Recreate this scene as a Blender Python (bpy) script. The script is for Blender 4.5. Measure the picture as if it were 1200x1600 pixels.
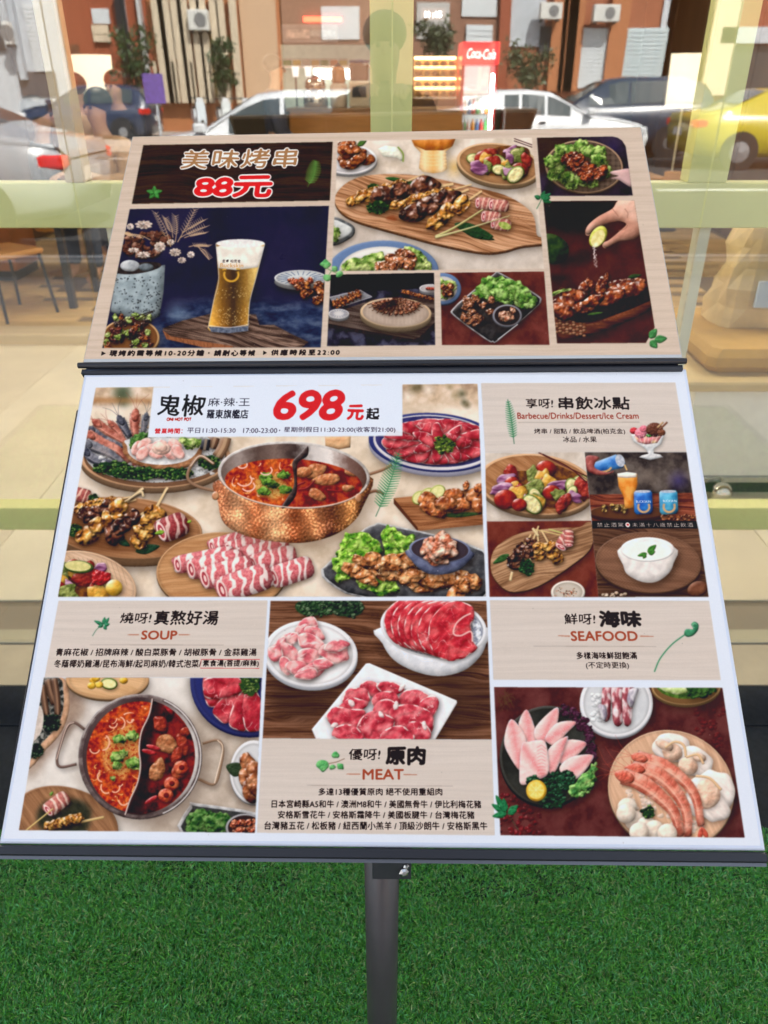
import bpy, math, random
import numpy as np
from mathutils import Vector, Matrix, Euler
R_ = math.radians
for o in list(bpy.data.objects): bpy.data.objects.remove(o)
SC = bpy.context.scene
COL = SC.collection
# ---------------------------------------------------------------- camera, sky, sun, exposure
CAM = Vector((0, 0, 1.6)); PITCH = math.atan(675/1205); FPX = 1205.0
cd = bpy.data.cameras.new('camera'); cam = bpy.data.objects.new('camera', cd); COL.objects.link(cam)
cam.location = CAM; cam.rotation_euler = (math.pi/2-PITCH, 0, 0)
cd.sensor_fit = 'VERTICAL'; cd.sensor_height = 24; cd.sensor_width = 18; cd.lens = 24*FPX/1600
cd.clip_start = .05; cd.clip_end = 500
cd.dof.use_dof = True; cd.dof.focus_distance = 1.08; cd.dof.aperture_fstop = 4.2
SC.camera = cam
SUN_EL, SUN_AZ = R_(48), R_(28)          # sun stands behind the restaurant, a little to the right
w = bpy.data.worlds.new('World'); SC.world = w; w.use_nodes = True
nt = w.node_tree; bg = nt.nodes['Background']; sk = nt.nodes.new('ShaderNodeTexSky')
sk.sky_type = 'NISHITA'; sk.sun_disc = False; sk.sun_elevation = SUN_EL; sk.sun_rotation = SUN_AZ
sk.dust_density = 2.5; sk.air_density = 1.0; sk.ozone_density = .6
hz = nt.nodes.new('ShaderNodeHueSaturation'); hz.inputs['Saturation'].default_value = .47      # thin bright haze over the whole sky
nt.links.new(sk.outputs[0], hz.inputs['Color']); nt.links.new(hz.outputs[0], bg.inputs[0]); bg.inputs[1].default_value = .15
sl = bpy.data.lights.new('sun', 'SUN'); sun = bpy.data.objects.new('sun', sl); COL.objects.link(sun)
sl.energy = 5; sl.angle = R_(.5); sl.color = (1, .95, .87)
sd = Vector((math.sin(SUN_AZ)*math.cos(SUN_EL), math.cos(SUN_AZ)*math.cos(SUN_EL), math.sin(SUN_EL)))
sun.rotation_euler = sd.to_track_quat('Z', 'Y').to_euler()
vs = SC.view_settings; vs.view_transform = 'Standard'; vs.look = 'None'; vs.gamma = 1; vs.use_curve_mapping = False; vs.exposure = 1.68
SC.render.engine = 'CYCLES'; SC.cycles.max_bounces = 8; SC.cycles.transparent_max_bounces = 16
SC.cycles.use_denoising = True; SC.cycles.sample_clamp_indirect = 6
random.seed(5); RND = random.Random(11)

# ---------------------------------------------------------------- helpers
_f = Vector((0, math.cos(PITCH), -math.sin(PITCH))); _u = Vector((0, math.sin(PITCH), math.cos(PITCH)))
def ray(px, py): return Vector(((px-600)/FPX, 0, 0))+_u*((800-py)/FPX)+_f
def at(px, py, Y):                        # a point of the photograph at real distance Y -> x, z
    d = ray(px, py); t = Y/d.y; return CAM.x+d.x*t, CAM.z+d.z*t
def proj(P):
    d = P-CAM; z = d.dot(_f); return 600+FPX*d.x/z, 800-FPX*d.dot(_u)/z

def mat(name, col, rough=.6, metal=0, noise=0, nsc=20, spec=.5, bump=0, bsc=200, emit=0, ecol=None, stretch=None, col2=None, coat=0):
    m = bpy.data.materials.new(name); m.use_nodes = True; n = m.node_tree; b = n.nodes['Principled BSDF']
    b.inputs['Roughness'].default_value = rough; b.inputs['Metallic'].default_value = metal
    b.inputs['Specular IOR Level'].default_value = spec; b.inputs['Coat Weight'].default_value = coat
    c4 = tuple(col)+(1,)
    b.inputs['Base Color'].default_value = c4
    if noise or col2 or bump:
        tc = n.nodes.new('ShaderNodeTexCoord'); mp = n.nodes.new('ShaderNodeMapping'); n.links.new(tc.outputs['Object'], mp.inputs[0])
        if stretch: mp.inputs['Scale'].default_value = stretch
        nz = n.nodes.new('ShaderNodeTexNoise'); nz.inputs['Scale'].default_value = nsc; nz.inputs['Detail'].default_value = 5; nz.inputs['Roughness'].default_value = .6
        n.links.new(mp.outputs[0], nz.inputs['Vector'])
        cr = n.nodes.new('ShaderNodeValToRGB'); n.links.new(nz.outputs['Fac'], cr.inputs[0])
        cr.color_ramp.elements[0].position = .3; cr.color_ramp.elements[1].position = .7
        cr.color_ramp.elements[0].color = tuple(max(0, v*(1-noise)) for v in col)+(1,)
        cr.color_ramp.elements[1].color = tuple(col2)+(1,) if col2 else tuple(min(1, v*(1+noise)) for v in col)+(1,)
        n.links.new(cr.outputs[0], b.inputs['Base Color'])
        if bump:
            nb = n.nodes.new('ShaderNodeTexNoise'); nb.inputs['Scale'].default_value = bsc; nb.inputs['Detail'].default_value = 3
            n.links.new(mp.outputs[0], nb.inputs['Vector'])
            bp = n.nodes.new('ShaderNodeBump'); bp.inputs['Strength'].default_value = bump; bp.inputs['Distance'].default_value = .002
            n.links.new(nb.outputs['Fac'], bp.inputs['Height']); n.links.new(bp.outputs[0], b.inputs['Normal'])
    if emit:
        b.inputs['Emission Color'].default_value = tuple(ecol or col)+(1,); b.inputs['Emission Strength'].default_value = emit
    return m

def mesh_obj(name, V, F, m, parent=None, smooth=False, loc=None):
    me = bpy.data.meshes.new(name); me.from_pydata([tuple(v) for v in V], [], F); me.update()
    if smooth: me.polygons.foreach_set('use_smooth', [True]*len(me.polygons))
    me.materials.append(m)
    o = bpy.data.objects.new(name, me); COL.objects.link(o)
    if parent: o.parent = parent
    if loc: o.location = loc
    return o
class MB:
    """collects simple solids and links them as one mesh object"""
    def __init__(s): s.V = []; s.F = []
    def add(s, V, F):
        b = len(s.V); s.V += [tuple(v) for v in V]; s.F += [tuple(i+b for i in f) for f in F]; return s
    def box(s, x0, x1, y0, y1, z0, z1, M=None, bev=0):
        if bev:
            V = []
            b = bev
            for z, k in ((z0, b), (z0+b, 0), (z1-b, 0), (z1, b)):
                for x, y in ((x0+b, y0), (x1-b, y0), (x1, y0+b), (x1, y1-b), (x1-b, y1), (x0+b, y1), (x0, y1-b), (x0, y0+b)):
                    cx, cy = (x0+x1)/2, (y0+y1)/2
                    V.append((x+(k if x < cx else -k)*.8, y+(k if y < cy else -k)*.8, z))
            F = [tuple(range(7, -1, -1)), tuple(range(24, 32))]
            for r in range(3):
                for i in range(8): j = (i+1) % 8; F.append((r*8+i, r*8+j, r*8+8+j, r*8+8+i))
        else:
            V = [(x, y, z) for z in (z0, z1) for x, y in ((x0, y0), (x1, y0), (x1, y1), (x0, y1))]
            F = [(3, 2, 1, 0), (4, 5, 6, 7), (0, 1, 5, 4), (1, 2, 6, 5), (2, 3, 7, 6), (3, 0, 4, 7)]
        if M is not None: V = [M @ Vector(v) for v in V]
        return s.add(V, F)
    def tube(s, p0, p1, r0, r1=None, n=12, cap=True):
        p0, p1 = Vector(p0), Vector(p1); r1 = r0 if r1 is None else r1
        d = (p1-p0).normalized(); a = d.orthogonal().normalized(); b = d.cross(a)
        V = [p+(a*math.cos(t)+b*math.sin(t))*r for p, r in ((p0, r0), (p1, r1)) for t in [2*math.pi*i/n for i in range(n)]]
        F = [(i, (i+1) % n, n+(i+1) % n, n+i) for i in range(n)]
        if cap: F += [tuple(range(n-1, -1, -1)), tuple(range(n, 2*n))]
        return s.add(V, F)
    def lathe(s, prof, c=(0, 0, 0), n=20, ax='z'):
        V = []; F = []
        for r, z in prof:
            for i in range(n):
                t = 2*math.pi*i/n
                v = (r*math.cos(t), r*math.sin(t), z)
                if ax == 'y': v = (v[0], v[2], v[1])
                V.append((v[0]+c[0], v[1]+c[1], v[2]+c[2]))
        for k in range(len(prof)-1):
            for i in range(n): j = (i+1) % n; F.append((k*n+i, k*n+j, k*n+n+j, k*n+n+i))
        F += [tuple(range(n-1, -1, -1)), tuple(range((len(prof)-1)*n, len(prof)*n))]
        return s.add(V, F)
    def ball(s, c, r, n=10, sq=(1, 1, 1)):
        V = []; F = []
        for i in range(n+1):
            p = math.pi*i/n
            for j in range(n*2):
                t = math.pi*j/n; V.append((c[0]+r*sq[0]*math.sin(p)*math.cos(t), c[1]+r*sq[1]*math.sin(p)*math.sin(t), c[2]+r*sq[2]*math.cos(p)))
        for i in range(n):
            for j in range(n*2): k = (j+1) % (n*2); F.append((i*n*2+j, (i+1)*n*2+j, (i+1)*n*2+k, i*n*2+k))
        return s.add(V, F)
    def prism(s, poly, y0, y1):
        n = len(poly); V = [(x, y0, z) for x, z in poly]+[(x, y1, z) for x, z in poly]
        return s.add(V, [tuple(range(n)), tuple(range(2*n-1, n-1, -1))]+[((i+1) % n, i, n+i, n+(i+1) % n) for i in range(n)])
    def build(s, name, m, parent=None, smooth=False, loc=None): return mesh_obj(name, s.V, s.F, m, parent, smooth, loc)
def tag(o, label, cat, group=None):
    o['label'] = label; o['category'] = cat
    if group: o['group'] = group
    return o
def thing(name, label, cat, loc=(0, 0, 0), rz=0, group=None):
    o = bpy.data.objects.new(name, None); COL.objects.link(o); o.location = loc; o.rotation_euler = (0, 0, rz); o.empty_display_size = .1
    return tag(o, label, cat, group)
def struct(o): o['kind'] = 'structure'; return o
def copy_tree(o, parent=None):
    c = o.copy(); COL.objects.link(c); c.parent = parent
    for ch in list(o.children): copy_tree(ch, c)
    return c
# ---------------------------------------------------------------- printed food photographs, painted in code
# The flat prints on the two menu boards are drawn into an in-memory image (no file is read).
PS = 1.5; BASE = 1.5
CW, CH = int(1200*PS), int(1400*PS)
CAN = np.zeros((CH, CW, 3), np.float32)
CLIP = None
PR = np.random.RandomState(7)

def _fftnoise(n, lo, hi, beta, seed):
    r = np.random.RandomState(seed)
    fx = np.fft.fftfreq(n)[:, None]*n; fy = np.fft.fftfreq(n)[None, :]*n
    k = np.sqrt(fx*fx+fy*fy)
    a = np.where((k >= lo) & (k <= hi), 1/np.maximum(k, 1)**beta, 0)
    z = np.fft.ifft2(a*np.exp(2j*np.pi*r.rand(n, n))).real
    z = (z-z.mean())/z.std()
    return (0.5+0.5*np.tanh(z*0.75)).astype(np.float32)
NTEX = [_fftnoise(512, 24, 240, 1.5, s) for s in range(4)]     # base feature about 16 px
BTEX = [_fftnoise(512, 16, 90, 2.6, s+20) for s in range(4)]    # smoother, for relief

def bil(T, x, y):
    n = T.shape[0]
    x0 = np.floor(x).astype(int); y0 = np.floor(y).astype(int)
    fx = (x-x0).astype(np.float32); fy = (y-y0).astype(np.float32)
    x0 %= n; y0 %= n; x1 = (x0+1) % n; y1 = (y0+1) % n
    return (T[y0, x0]*(1-fx)+T[y0, x1]*fx)*(1-fy)+(T[y1, x0]*(1-fx)+T[y1, x1]*fx)*fy

def N(X, Y, sc=1., seed=0, ang=0., st=1., sm=False):
    """noise at layout coords; sc = feature size in units (approx), st = stretch along ang"""
    s = 16./sc
    c, d = math.cos(ang), math.sin(ang)
    u = (X*c+Y*d)/st; v = -X*d+Y*c
    return bil((BTEX if sm else NTEX)[seed % 4], u*s+seed*37.7, v*s+seed*91.3)

def blur(M, r):
    r = int(round(r))
    if r < 1: return M
    for _ in range(2):
        for ax in (0, 1):
            P = np.pad(M, [(r+1, r) if a == ax else (0, 0) for a in (0, 1)], mode='edge')
            c = np.cumsum(P, axis=ax, dtype=np.float64)
            n = M.shape[ax]
            if ax == 0: M = ((c[2*r+1:2*r+1+n]-c[0:n])/(2*r+1)).astype(np.float32)
            else: M = ((c[:, 2*r+1:2*r+1+n]-c[:, 0:n])/(2*r+1)).astype(np.float32)
    return M

def smooth(pts, n=6):
    P = np.array(pts, float); m = len(P); out = []
    t = np.linspace(0, 1, n, endpoint=False)[:, None]
    for i in range(m):
        a, b, c, d = P[i-1], P[i], P[(i+1) % m], P[(i+2) % m]
        out.append(.5*((2*b)+(-a+c)*t+(2*a-5*b+4*c-d)*t**2+(-a+3*b-3*c+d)*t**3))
    return np.vstack(out)

def ell(cx, cy, rx, ry, rot=0, a0=0, a1=360, n=48):
    t = np.radians(np.linspace(a0, a1, n, endpoint=(a1-a0) < 360))
    c, s = math.cos(math.radians(rot)), math.sin(math.radians(rot))
    x, y = rx*np.cos(t), ry*np.sin(t)
    return np.stack([cx+x*c-y*s, cy+x*s+y*c], 1)

def rough(cx, cy, rx, ry, rot=0, jag=.18, n=14, seed=None):
    r = PR if seed is None else np.random.RandomState(seed)
    P = ell(0, 0, rx, ry, 0, n=n)*(1+jag*(r.rand(n, 1)*2-1))
    c, s = math.cos(math.radians(rot)), math.sin(math.radians(rot))
    P = np.stack([cx+P[:, 0]*c-P[:, 1]*s, cy+P[:, 0]*s+P[:, 1]*c], 1)
    return smooth(P, 4)

class Reg:
    """a window of the canvas round a polygon, with its antialiased mask"""
    def __init__(s, pts, margin=0):
        pts = np.array(pts, float)
        x0, y0 = pts.min(0)-margin; x1, y1 = pts.max(0)+margin
        s.x0 = max(0, int(x0*PS)-2); s.y0 = max(0, int(y0*PS)-2)
        s.x1 = min(CW, int(x1*PS)+3); s.y1 = min(CH, int(y1*PS)+3)
        s.ok = s.x1-s.x0 > 1 and s.y1-s.y0 > 1
        if not s.ok: return
        w, h = s.x1-s.x0, s.y1-s.y0
        s.X, s.Y = np.meshgrid((np.arange(s.x0, s.x1)+.5)/PS, (np.arange(s.y0, s.y1)+.5)/PS)
        # even-odd scanline with fractional x coverage, 2 sub-scanlines
        M = np.zeros((h, w), np.float32)
        Q = pts*PS; Qn = np.roll(Q, -1, 0)
        for sub in (.25, .75):
            for j in range(h):
                yy = s.y0+j+sub
                a, b = Q[:, 1], Qn[:, 1]
                k = (a <= yy) != (b <= yy)
                if not k.any(): continue
                xs = np.sort(Q[k, 0]+(yy-a[k])/(b[k]-a[k])*(Qn[k, 0]-Q[k, 0]))-s.x0
                for q in range(0, len(xs)-1, 2):
                    l, r = max(0, xs[q]), min(w, xs[q+1])
                    if r <= l: continue
                    li, ri = int(l), int(r)
                    if li == ri: M[j, li] += (r-l)*.5 if li < w else 0
                    else:
                        M[j, li] += (li+1-l)*.5
                        M[j, li+1:ri] += .5
                        if ri < w: M[j, ri] += (r-ri)*.5
        s.M = np.clip(M, 0, 1)
        s.sl = (slice(s.y0, s.y1), slice(s.x0, s.x1))
    def put(s, col, a):
        if CLIP is not None: a = a*CLIP[s.sl]
        a = a[..., None]
        col = np.asarray(col, np.float32)
        CAN[s.sl] = CAN[s.sl]*(1-a)+col*a

def setclip(pts):
    global CLIP
    if pts is None: CLIP = None; return
    CLIP = np.zeros((CH, CW), np.float32)
    r = Reg(pts); CLIP[r.sl] = r.M

def pal(cols, t):
    """colour ramp of 0-255 colours sampled by t in 0..1"""
    C = np.array(cols, np.float32)
    if len(C) == 1: return np.broadcast_to(C[0], t.shape+(3,)).copy()
    t = np.clip(t, 0, 1)*(len(C)-1); i = np.minimum(t.astype(int), len(C)-2); f = (t-i)[..., None]
    return C[i]*(1-f)+C[i+1]*f

def shadow(pts, dx=3, dy=4, bl=5, a=.5, col=(25, 15, 10)):
    r = Reg(np.array(pts)+[dx, dy], bl*2)
    if r.ok: r.put(col, blur(r.M, bl*PS)*a)

def flat(pts, cols, nsc=12, seed=0, ang=0, st=1, a=1, soft=0, con=1.1):
    r = Reg(pts, soft*2)
    if not r.ok: return
    t = N(r.X, r.Y, nsc, seed, ang, st)*.35+N(r.X, r.Y, nsc*1.6, seed+1, ang, st, True)*.65
    M = blur(r.M, soft*PS) if soft else r.M
    r.put(pal(cols, .5+(t-.5)*con), M*a)

def blob(pts, cols, puff=4, bump=.5, bsc=4, spec=.3, sh=None, nsc=8, seed=None, k=.9, a=1, ang=0, st=1,
         L=(-.45, -.75), edge=.28, con=1.15, colf=None, sharp=6, rimf=None):
    """a lit, puffy piece of food: dome + bumps shaded by a light in the printed photograph"""
    if seed is None: seed = PR.randint(1000)
    if sh: shadow(pts, *sh)
    r = Reg(pts, 1)
    if not r.ok: return
    M = r.M
    H = np.zeros_like(M)
    for q in (puff, puff*.5):
        H += blur(M, q*PS)
    H = np.clip(H/2-.35, 0, 1)/.65
    H = np.sqrt(H+.001)
    n = N(r.X, r.Y, bsc*1.5, seed, ang, st, True)
    H2 = H*puff*.85+bump*(n-.5)*bsc*.62
    gy, gx = np.gradient(H2)
    gx *= PS; gy *= PS
    # surface normal ~ (-gx,-gy,1); light direction (L,0.6)
    nz = 1/np.sqrt(gx*gx+gy*gy+1)
    lam = ((-gx)*L[0]+(-gy)*L[1]+.75)*nz
    if colf is None:
        t = N(r.X, r.Y, nsc*1.5, seed+1, ang, st, True)*.8+N(r.X, r.Y, nsc, seed+2, ang, st)*.2
        col = pal(cols, .5+(t-.5)*con)
    else: col = colf(r.X, r.Y)
    kk = 1-.5*np.clip(col.mean(-1)/255-.35, 0, 1)/.65
    shade = 1+k*kk*(lam-.75)
    shade *= 1-edge*kk*(1-np.clip(H, 0, 1))
    if rimf:
        e = blur(M, rimf[1]*PS); m = N(r.X, r.Y, rimf[1]*7, seed+3, sm=True)
        w = np.clip((.5+.42*np.clip((m-.2)*1.6, 0, 1)-e)*5, 0, 1)[..., None]
        col = col*(1-w)+np.array(rimf[0], np.float32)*w
    col = col*np.clip(shade, .12, 1.9)[..., None]
    if spec:
        s = np.clip(lam/1.1, 0, 1.2)**sharp
        s = s*np.clip((N(r.X, r.Y, bsc, seed+2, sm=True)-.42)*4, 0, 1)*spec if bump > .3 else s*spec
        col = col+(255-np.minimum(col, 255))*np.clip(s, 0, 1)[..., None]
    r.put(np.clip(col, 0, 255), M*a)

def line(pts, w, col, w2=None, shade=True, sh=None, a=1, curve=True):
    P = np.array(pts, float)
    if curve and len(P) > 2:
        out = []
        Q = np.vstack([2*P[0]-P[1], P, 2*P[-1]-P[-2]])
        for i in range(len(P)-1):
            A, B, C, D = Q[i:i+4]
            for t in np.linspace(0, 1, 7, endpoint=False):
                out.append(.5*((2*B)+(-A+C)*t+(2*A-5*B+4*C-D)*t*t+(-A+3*B-3*C+D)*t**3))
        out.append(P[-1]); P = np.array(out)
    d = np.gradient(P, axis=0); d /= np.maximum(np.linalg.norm(d, axis=1, keepdims=True), 1e-6)
    nrm = np.stack([-d[:, 1], d[:, 0]], 1)
    ws = np.linspace(w, w if w2 is None else w2, len(P))[:, None]/2
    poly = np.vstack([P+nrm*ws, (P-nrm*ws)[::-1]])
    if sh: shadow(poly, *sh)
    if shade and w > 2: blob(poly, [col], puff=w*.4, bump=0, spec=.35, edge=.5, k=.6, a=a, seed=1)
    else:
        r = Reg(poly)
        if r.ok: r.put(col, r.M*a)

def glow(x, y, rad, col, a=.6):
    r = Reg(ell(x, y, rad, rad, n=12), 2)
    if not r.ok: return
    d = np.sqrt((r.X-x)**2+(r.Y-y)**2)/rad
    r.put(col, np.clip(1-d, 0, 1)**1.3*a)

# -------- food and tableware
def rect(x0, y0, x1, y1): return [(x0, y0), (x1, y0), (x1, y1), (x0, y1)]
def woodp(pts, cols, ang=0, sc=4, st=9, seed=3, sh=None, puff=0, knots=True):
    if sh: shadow(pts, *sh)
    r = Reg(pts)
    if not r.ok: return
    c, s = math.cos(ang), math.sin(ang)
    U = r.X*c+r.Y*s; V = -r.X*s+r.Y*c
    w = (N(U/3, V, 40, seed+1, sm=True)-.5)*(10 if knots else 3)
    v = V+w
    n = bil(NTEX[seed % 4], U/st*16/sc/3+7, v*16/sc)*.45+bil(BTEX[(seed+1) % 4], U/st*4/sc, v*7/sc)*.4+bil(NTEX[(seed+2) % 4], U/st*30/sc/3, v*34/sc)*.15
    r.put(pal(cols, .5+(n-.5)*1.6), r.M)
def disc(cx, cy, rx, ry, cols, rot=0, rim=3, rimcol=(250, 240, 225), depth=4, sh=(4, 6, 8, .5), wood=0, inner=.9, side=None, seed=5):
    """plate, board or bowl seen at an angle: side wall, rim and inner face"""
    side = side or tuple(c*.55 for c in rimcol)
    o = ell(cx, cy, rx, ry, rot)
    if sh: shadow(ell(cx, cy+depth, rx, ry, rot), *sh)
    if depth: blob(ell(cx, cy+depth, rx, ry, rot), [side], puff=5, bump=.1, spec=0, k=.5)
    blob(o, [rimcol], puff=rim, bump=.05, spec=.15, edge=.25, k=.5)
    i = ell(cx, cy, rx*inner, ry*inner, rot)
    if wood: woodp(i, cols, ang=math.radians(wood), seed=seed)
    else: flat(i, cols, 30, seed)
    # soft inner wall shade, upper left
    r = Reg(i)
    if r.ok:
        m = blur(r.M, 6*PS)
        r.put((40, 25, 15), np.clip(1-m*1.25, 0, 1)*r.M*.45)
def herb(cx, cy, rx, ry, cols=((18, 42, 22), (45, 92, 40), (105, 150, 70)), n=None, sz=2.2, seed=None):
    """curly parsley: many small crinkled tufts"""
    r = np.random.RandomState(seed if seed is not None else PR.randint(9999))
    shadow(ell(cx, cy, rx, ry), 1, 2, 3, .6)
    flat(rough(cx, cy, rx*.95, ry*.95), [cols[0], tuple(c*.8 for c in cols[1])], 3, a=.95)
    n = n or max(8, int(rx*ry*.22))
    for _ in range(n):
        t, q = r.rand()*6.28, math.sqrt(r.rand())
        x, y = cx+rx*q*math.cos(t), cy+ry*q*math.sin(t)
        c = cols[min(2, int(r.rand()*3))]
        z = sz*(.6+r.rand()*.7)
        blob(rough(x, y, z, z*.8, jag=.45, n=7, seed=r.randint(9999)), [tuple(v*.7 for v in c), c], puff=z*.6, bump=.4, bsc=1.5, spec=.12, k=1.2, nsc=1.5)
def lettuce(pts, cols=((66, 104, 34), (128, 166, 66), (196, 212, 132)), frill=3.5, seed=0, sh=(2, 4, 5, .5)):
    P = smooth(pts, 10); r = np.random.RandomState(seed)
    d = np.gradient(P, axis=0); d /= np.maximum(np.linalg.norm(d, axis=1, keepdims=True), 1e-6)
    nr = np.stack([d[:, 1], -d[:, 0]], 1)
    w = np.convolve(np.tile(r.rand(len(P)), 3), [.25, .5, .25], 'same')[len(P):2*len(P)]
    P2 = P+nr*((w-.5)*frill*2.4)[:, None]
    blob(P2, cols, puff=6, bump=.9, bsc=4.5, spec=.12, sh=sh, nsc=7, seed=seed, k=.9, edge=.2, con=1.7)
    q2 = P2.mean(0)+(P2-P2.mean(0))*.62; blob(q2, (cols[0], cols[1], cols[-1]), puff=5, bump=.8, bsc=5, spec=.1, nsc=9, seed=seed+5, k=.9, edge=.25, con=1.9, a=.8)
    for i in range(0, len(P2), 2): line([P2[i], P2[i]*.8+P2.mean(0)*.2], .8, cols[-1], w2=.4, shade=False, a=.35, curve=False)
    c = P.mean(0)
    for i in range(0, len(P), max(1, len(P)//9)):
        if r.rand() < .5: line([c+r.randn(2)*3, (c*.5+P[i]*.5)+r.randn(2)*3, P[i]], 1, cols[-1], w2=.4, shade=False, a=.3)
def chunk(cx, cy, rx, ry, rot=0, cols=((95, 40, 15), (165, 85, 35), (215, 140, 70)), seed=None, spec=.6, bump=1.1, jag=.22, sh=(1.5, 2.5, 3, .6)):
    blob(rough(cx, cy, rx, ry, rot, jag, 12, seed), cols, puff=min(rx, ry)*.55, bump=bump, bsc=max(2.5, min(rx, ry)*.55), spec=spec, sh=sh, nsc=max(3, min(rx, ry)*.8), edge=.5, k=1.05)
GRILL = ((70, 26, 14), (140, 66, 28), (196, 118, 52))
GOLD = ((120, 62, 18), (196, 128, 48), (232, 180, 92))
DARKM = ((40, 22, 18), (92, 48, 34), (150, 96, 70))
def skewer(x0, y0, x1, y1, w, cols, n=None, stick=14, seed=0, sh=(1.5, 3, 3, .6)):
    r = np.random.RandomState(seed)
    d = np.array([x1-x0, y1-y0], float); l = np.linalg.norm(d); u = d/l
    line([(x0, y0), (x1+u[0]*stick, y1+u[1]*stick)], max(1.6, w*.16), (222, 190, 135), shade=False, sh=(1, 2, 1.5, .5), curve=False)
    w = w*1.22; n = n or max(3, int(l/(w*.85)))
    for i in range(n):
        t = (i+.5)/n
        chunk(x0+d[0]*t+r.randn()*w*.06, y0+d[1]*t+r.randn()*w*.06, l/n*.82, w*.54*(.85+r.rand()*.3), math.degrees(math.atan2(u[1], u[0])), cols, seed=r.randint(9999), sh=sh if i == 0 else (1, 2, 2, .5))
def marb(base, fat, sc, seed, thr=.13, ang=0, st=1, amt=1):
    def f(X, Y):
        n = N(X, Y, sc*1.6, seed, ang, st, True); m = N(X, Y, sc*.8, seed+1, ang+.7, 1.6, True)
        g = np.clip((N(X, Y, sc*3, seed+3, sm=True)-.35)*3, 0, 1)
        rdg = np.clip(1-np.abs(n-.5)/thr, 0, 1)*g+np.clip(1-np.abs(m-.5)/(thr*.55), 0, 1)*.45
        cc = pal(base, N(X, Y, sc*2, seed+2, sm=True)*1.2-.1)*(.93+.14*N(X, Y, 2, seed)[..., None])
        rdg = np.clip(rdg*amt, 0, 1)[..., None]
        return cc*(1-rdg)+np.array(fat, np.float32)*rdg
    return f
BEEF = [(150, 22, 38), (188, 40, 54), (214, 84, 92)]
def slice_(pts, seed=0, base=BEEF, fat=(240, 200, 200), sc=9, thr=.07, rim=1.6, sh=(1, 2, 3, .5), amt=.8, ang=0, st=1, rimcol=(244, 222, 218)):
    """raw meat slice with a fat rim and marbling"""
    P = smooth(pts, 5)
    blob(P, base, puff=3.5, bump=.3, bsc=8, spec=.16, colf=marb(base, fat, sc, seed, thr, ang, st, amt), k=.75, edge=.3, seed=seed, sh=sh, rimf=(rimcol, max(1, rim*1.1)))
def roll(x0, y0, x1, y1, w, seed=0, n=5, cols=((200, 70, 82), (226, 128, 132)), fat=(246, 226, 222)):
    """a rolled slice of streaky meat: bands across its length"""
    d = np.array([x1-x0, y1-y0], float); l = np.linalg.norm(d); u = d/l; v = np.array([-u[1], u[0]])
    P = [np.array([x0, y0])-v*w*.5-u*w*.12, np.array([x0, y0])+d*.5-v*w*.56, np.array([x1, y1])-v*w*.5, np.array([x1, y1])+u*w*.18, np.array([x1, y1])+v*w*.5,
         np.array([x0, y0])+d*.5+v*w*.56, np.array([x0, y0])+v*w*.5, np.array([x0, y0])-u*w*.22]
    def f(X, Y):
        t = ((X-x0)*u[0]+(Y-y0)*u[1])/l; s = ((X-x0)*v[0]+(Y-y0)*v[1])/w
        q = t*n+s*.55+(N(X, Y, 18, seed, sm=True)-.5)*.5
        b = np.clip(np.abs((q % 1)-.5)*2, 0, 1)
        m = np.clip((b-.58)*7, 0, 1)
        sp = np.clip((N(X, Y, 3, seed+1, u[0], 1)-.72)*4, 0, 1)*.35
        c = pal(cols, N(X, Y, 8, seed+2))
        m = np.clip(m+sp, 0, 1)[..., None]
        return c*(1-m)+np.array(fat, np.float32)*m
    blob(smooth(P, 5), cols, puff=w*.42, bump=.15, bsc=4, spec=.15, sh=(2, 3.5, 4, .55), colf=f, k=.8, edge=.55)
    # the open end shows the spiral
    e = np.array([x0, y0])+u*w*.02
    rot = math.degrees(math.atan2(v[1], v[0]))
    blob(ell(e[0], e[1], w*.46, w*.2, rot), [(240, 205, 200)], puff=2, bump=.1, spec=0)
    flat(ell(e[0], e[1], w*.33, w*.12, rot), [(150, 40, 52), (190, 70, 80)], 4)
    flat(ell(e[0]+u[0]*.5, e[1]+u[1]*.5, w*.17, w*.06, rot), [(238, 205, 200)], 4)
def fillet(pts, tip, per=2.6, seed=0):
    P = smooth(pts, 5); cc = P.mean(0); d = np.array(tip, float)-cc; d /= np.linalg.norm(d); v = np.array([-d[1], d[0]])
    def f(X, Y):
        t = (X-cc[0])*d[0]+(Y-cc[1])*d[1]; w = (X-cc[0])*v[0]+(Y-cc[1])*v[1]
        a = np.sin(6.283*(t+np.abs(w)*.55+(N(X, Y, 9, seed, sm=True)-.5)*3)/per)
        e = np.clip(np.abs(w)/11, 0, 1)
        col = pal([(232, 128, 134), (242, 172, 170), (248, 212, 208)], np.clip(e*.8+.18*(N(X, Y, 8, seed+1, sm=True)), 0, 1))
        m = np.clip(a-.35, 0, 1)[..., None]*.75
        return col*(1-m)+np.array((250, 226, 222), np.float32)*m
    blob(P, [(0, 0, 0)], puff=4, bump=.15, bsc=6, spec=.12, colf=f, k=.6, edge=.25, sh=(1, 2, 3, .45), seed=seed, rimf=((226, 214, 226), 1.2))
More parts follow.
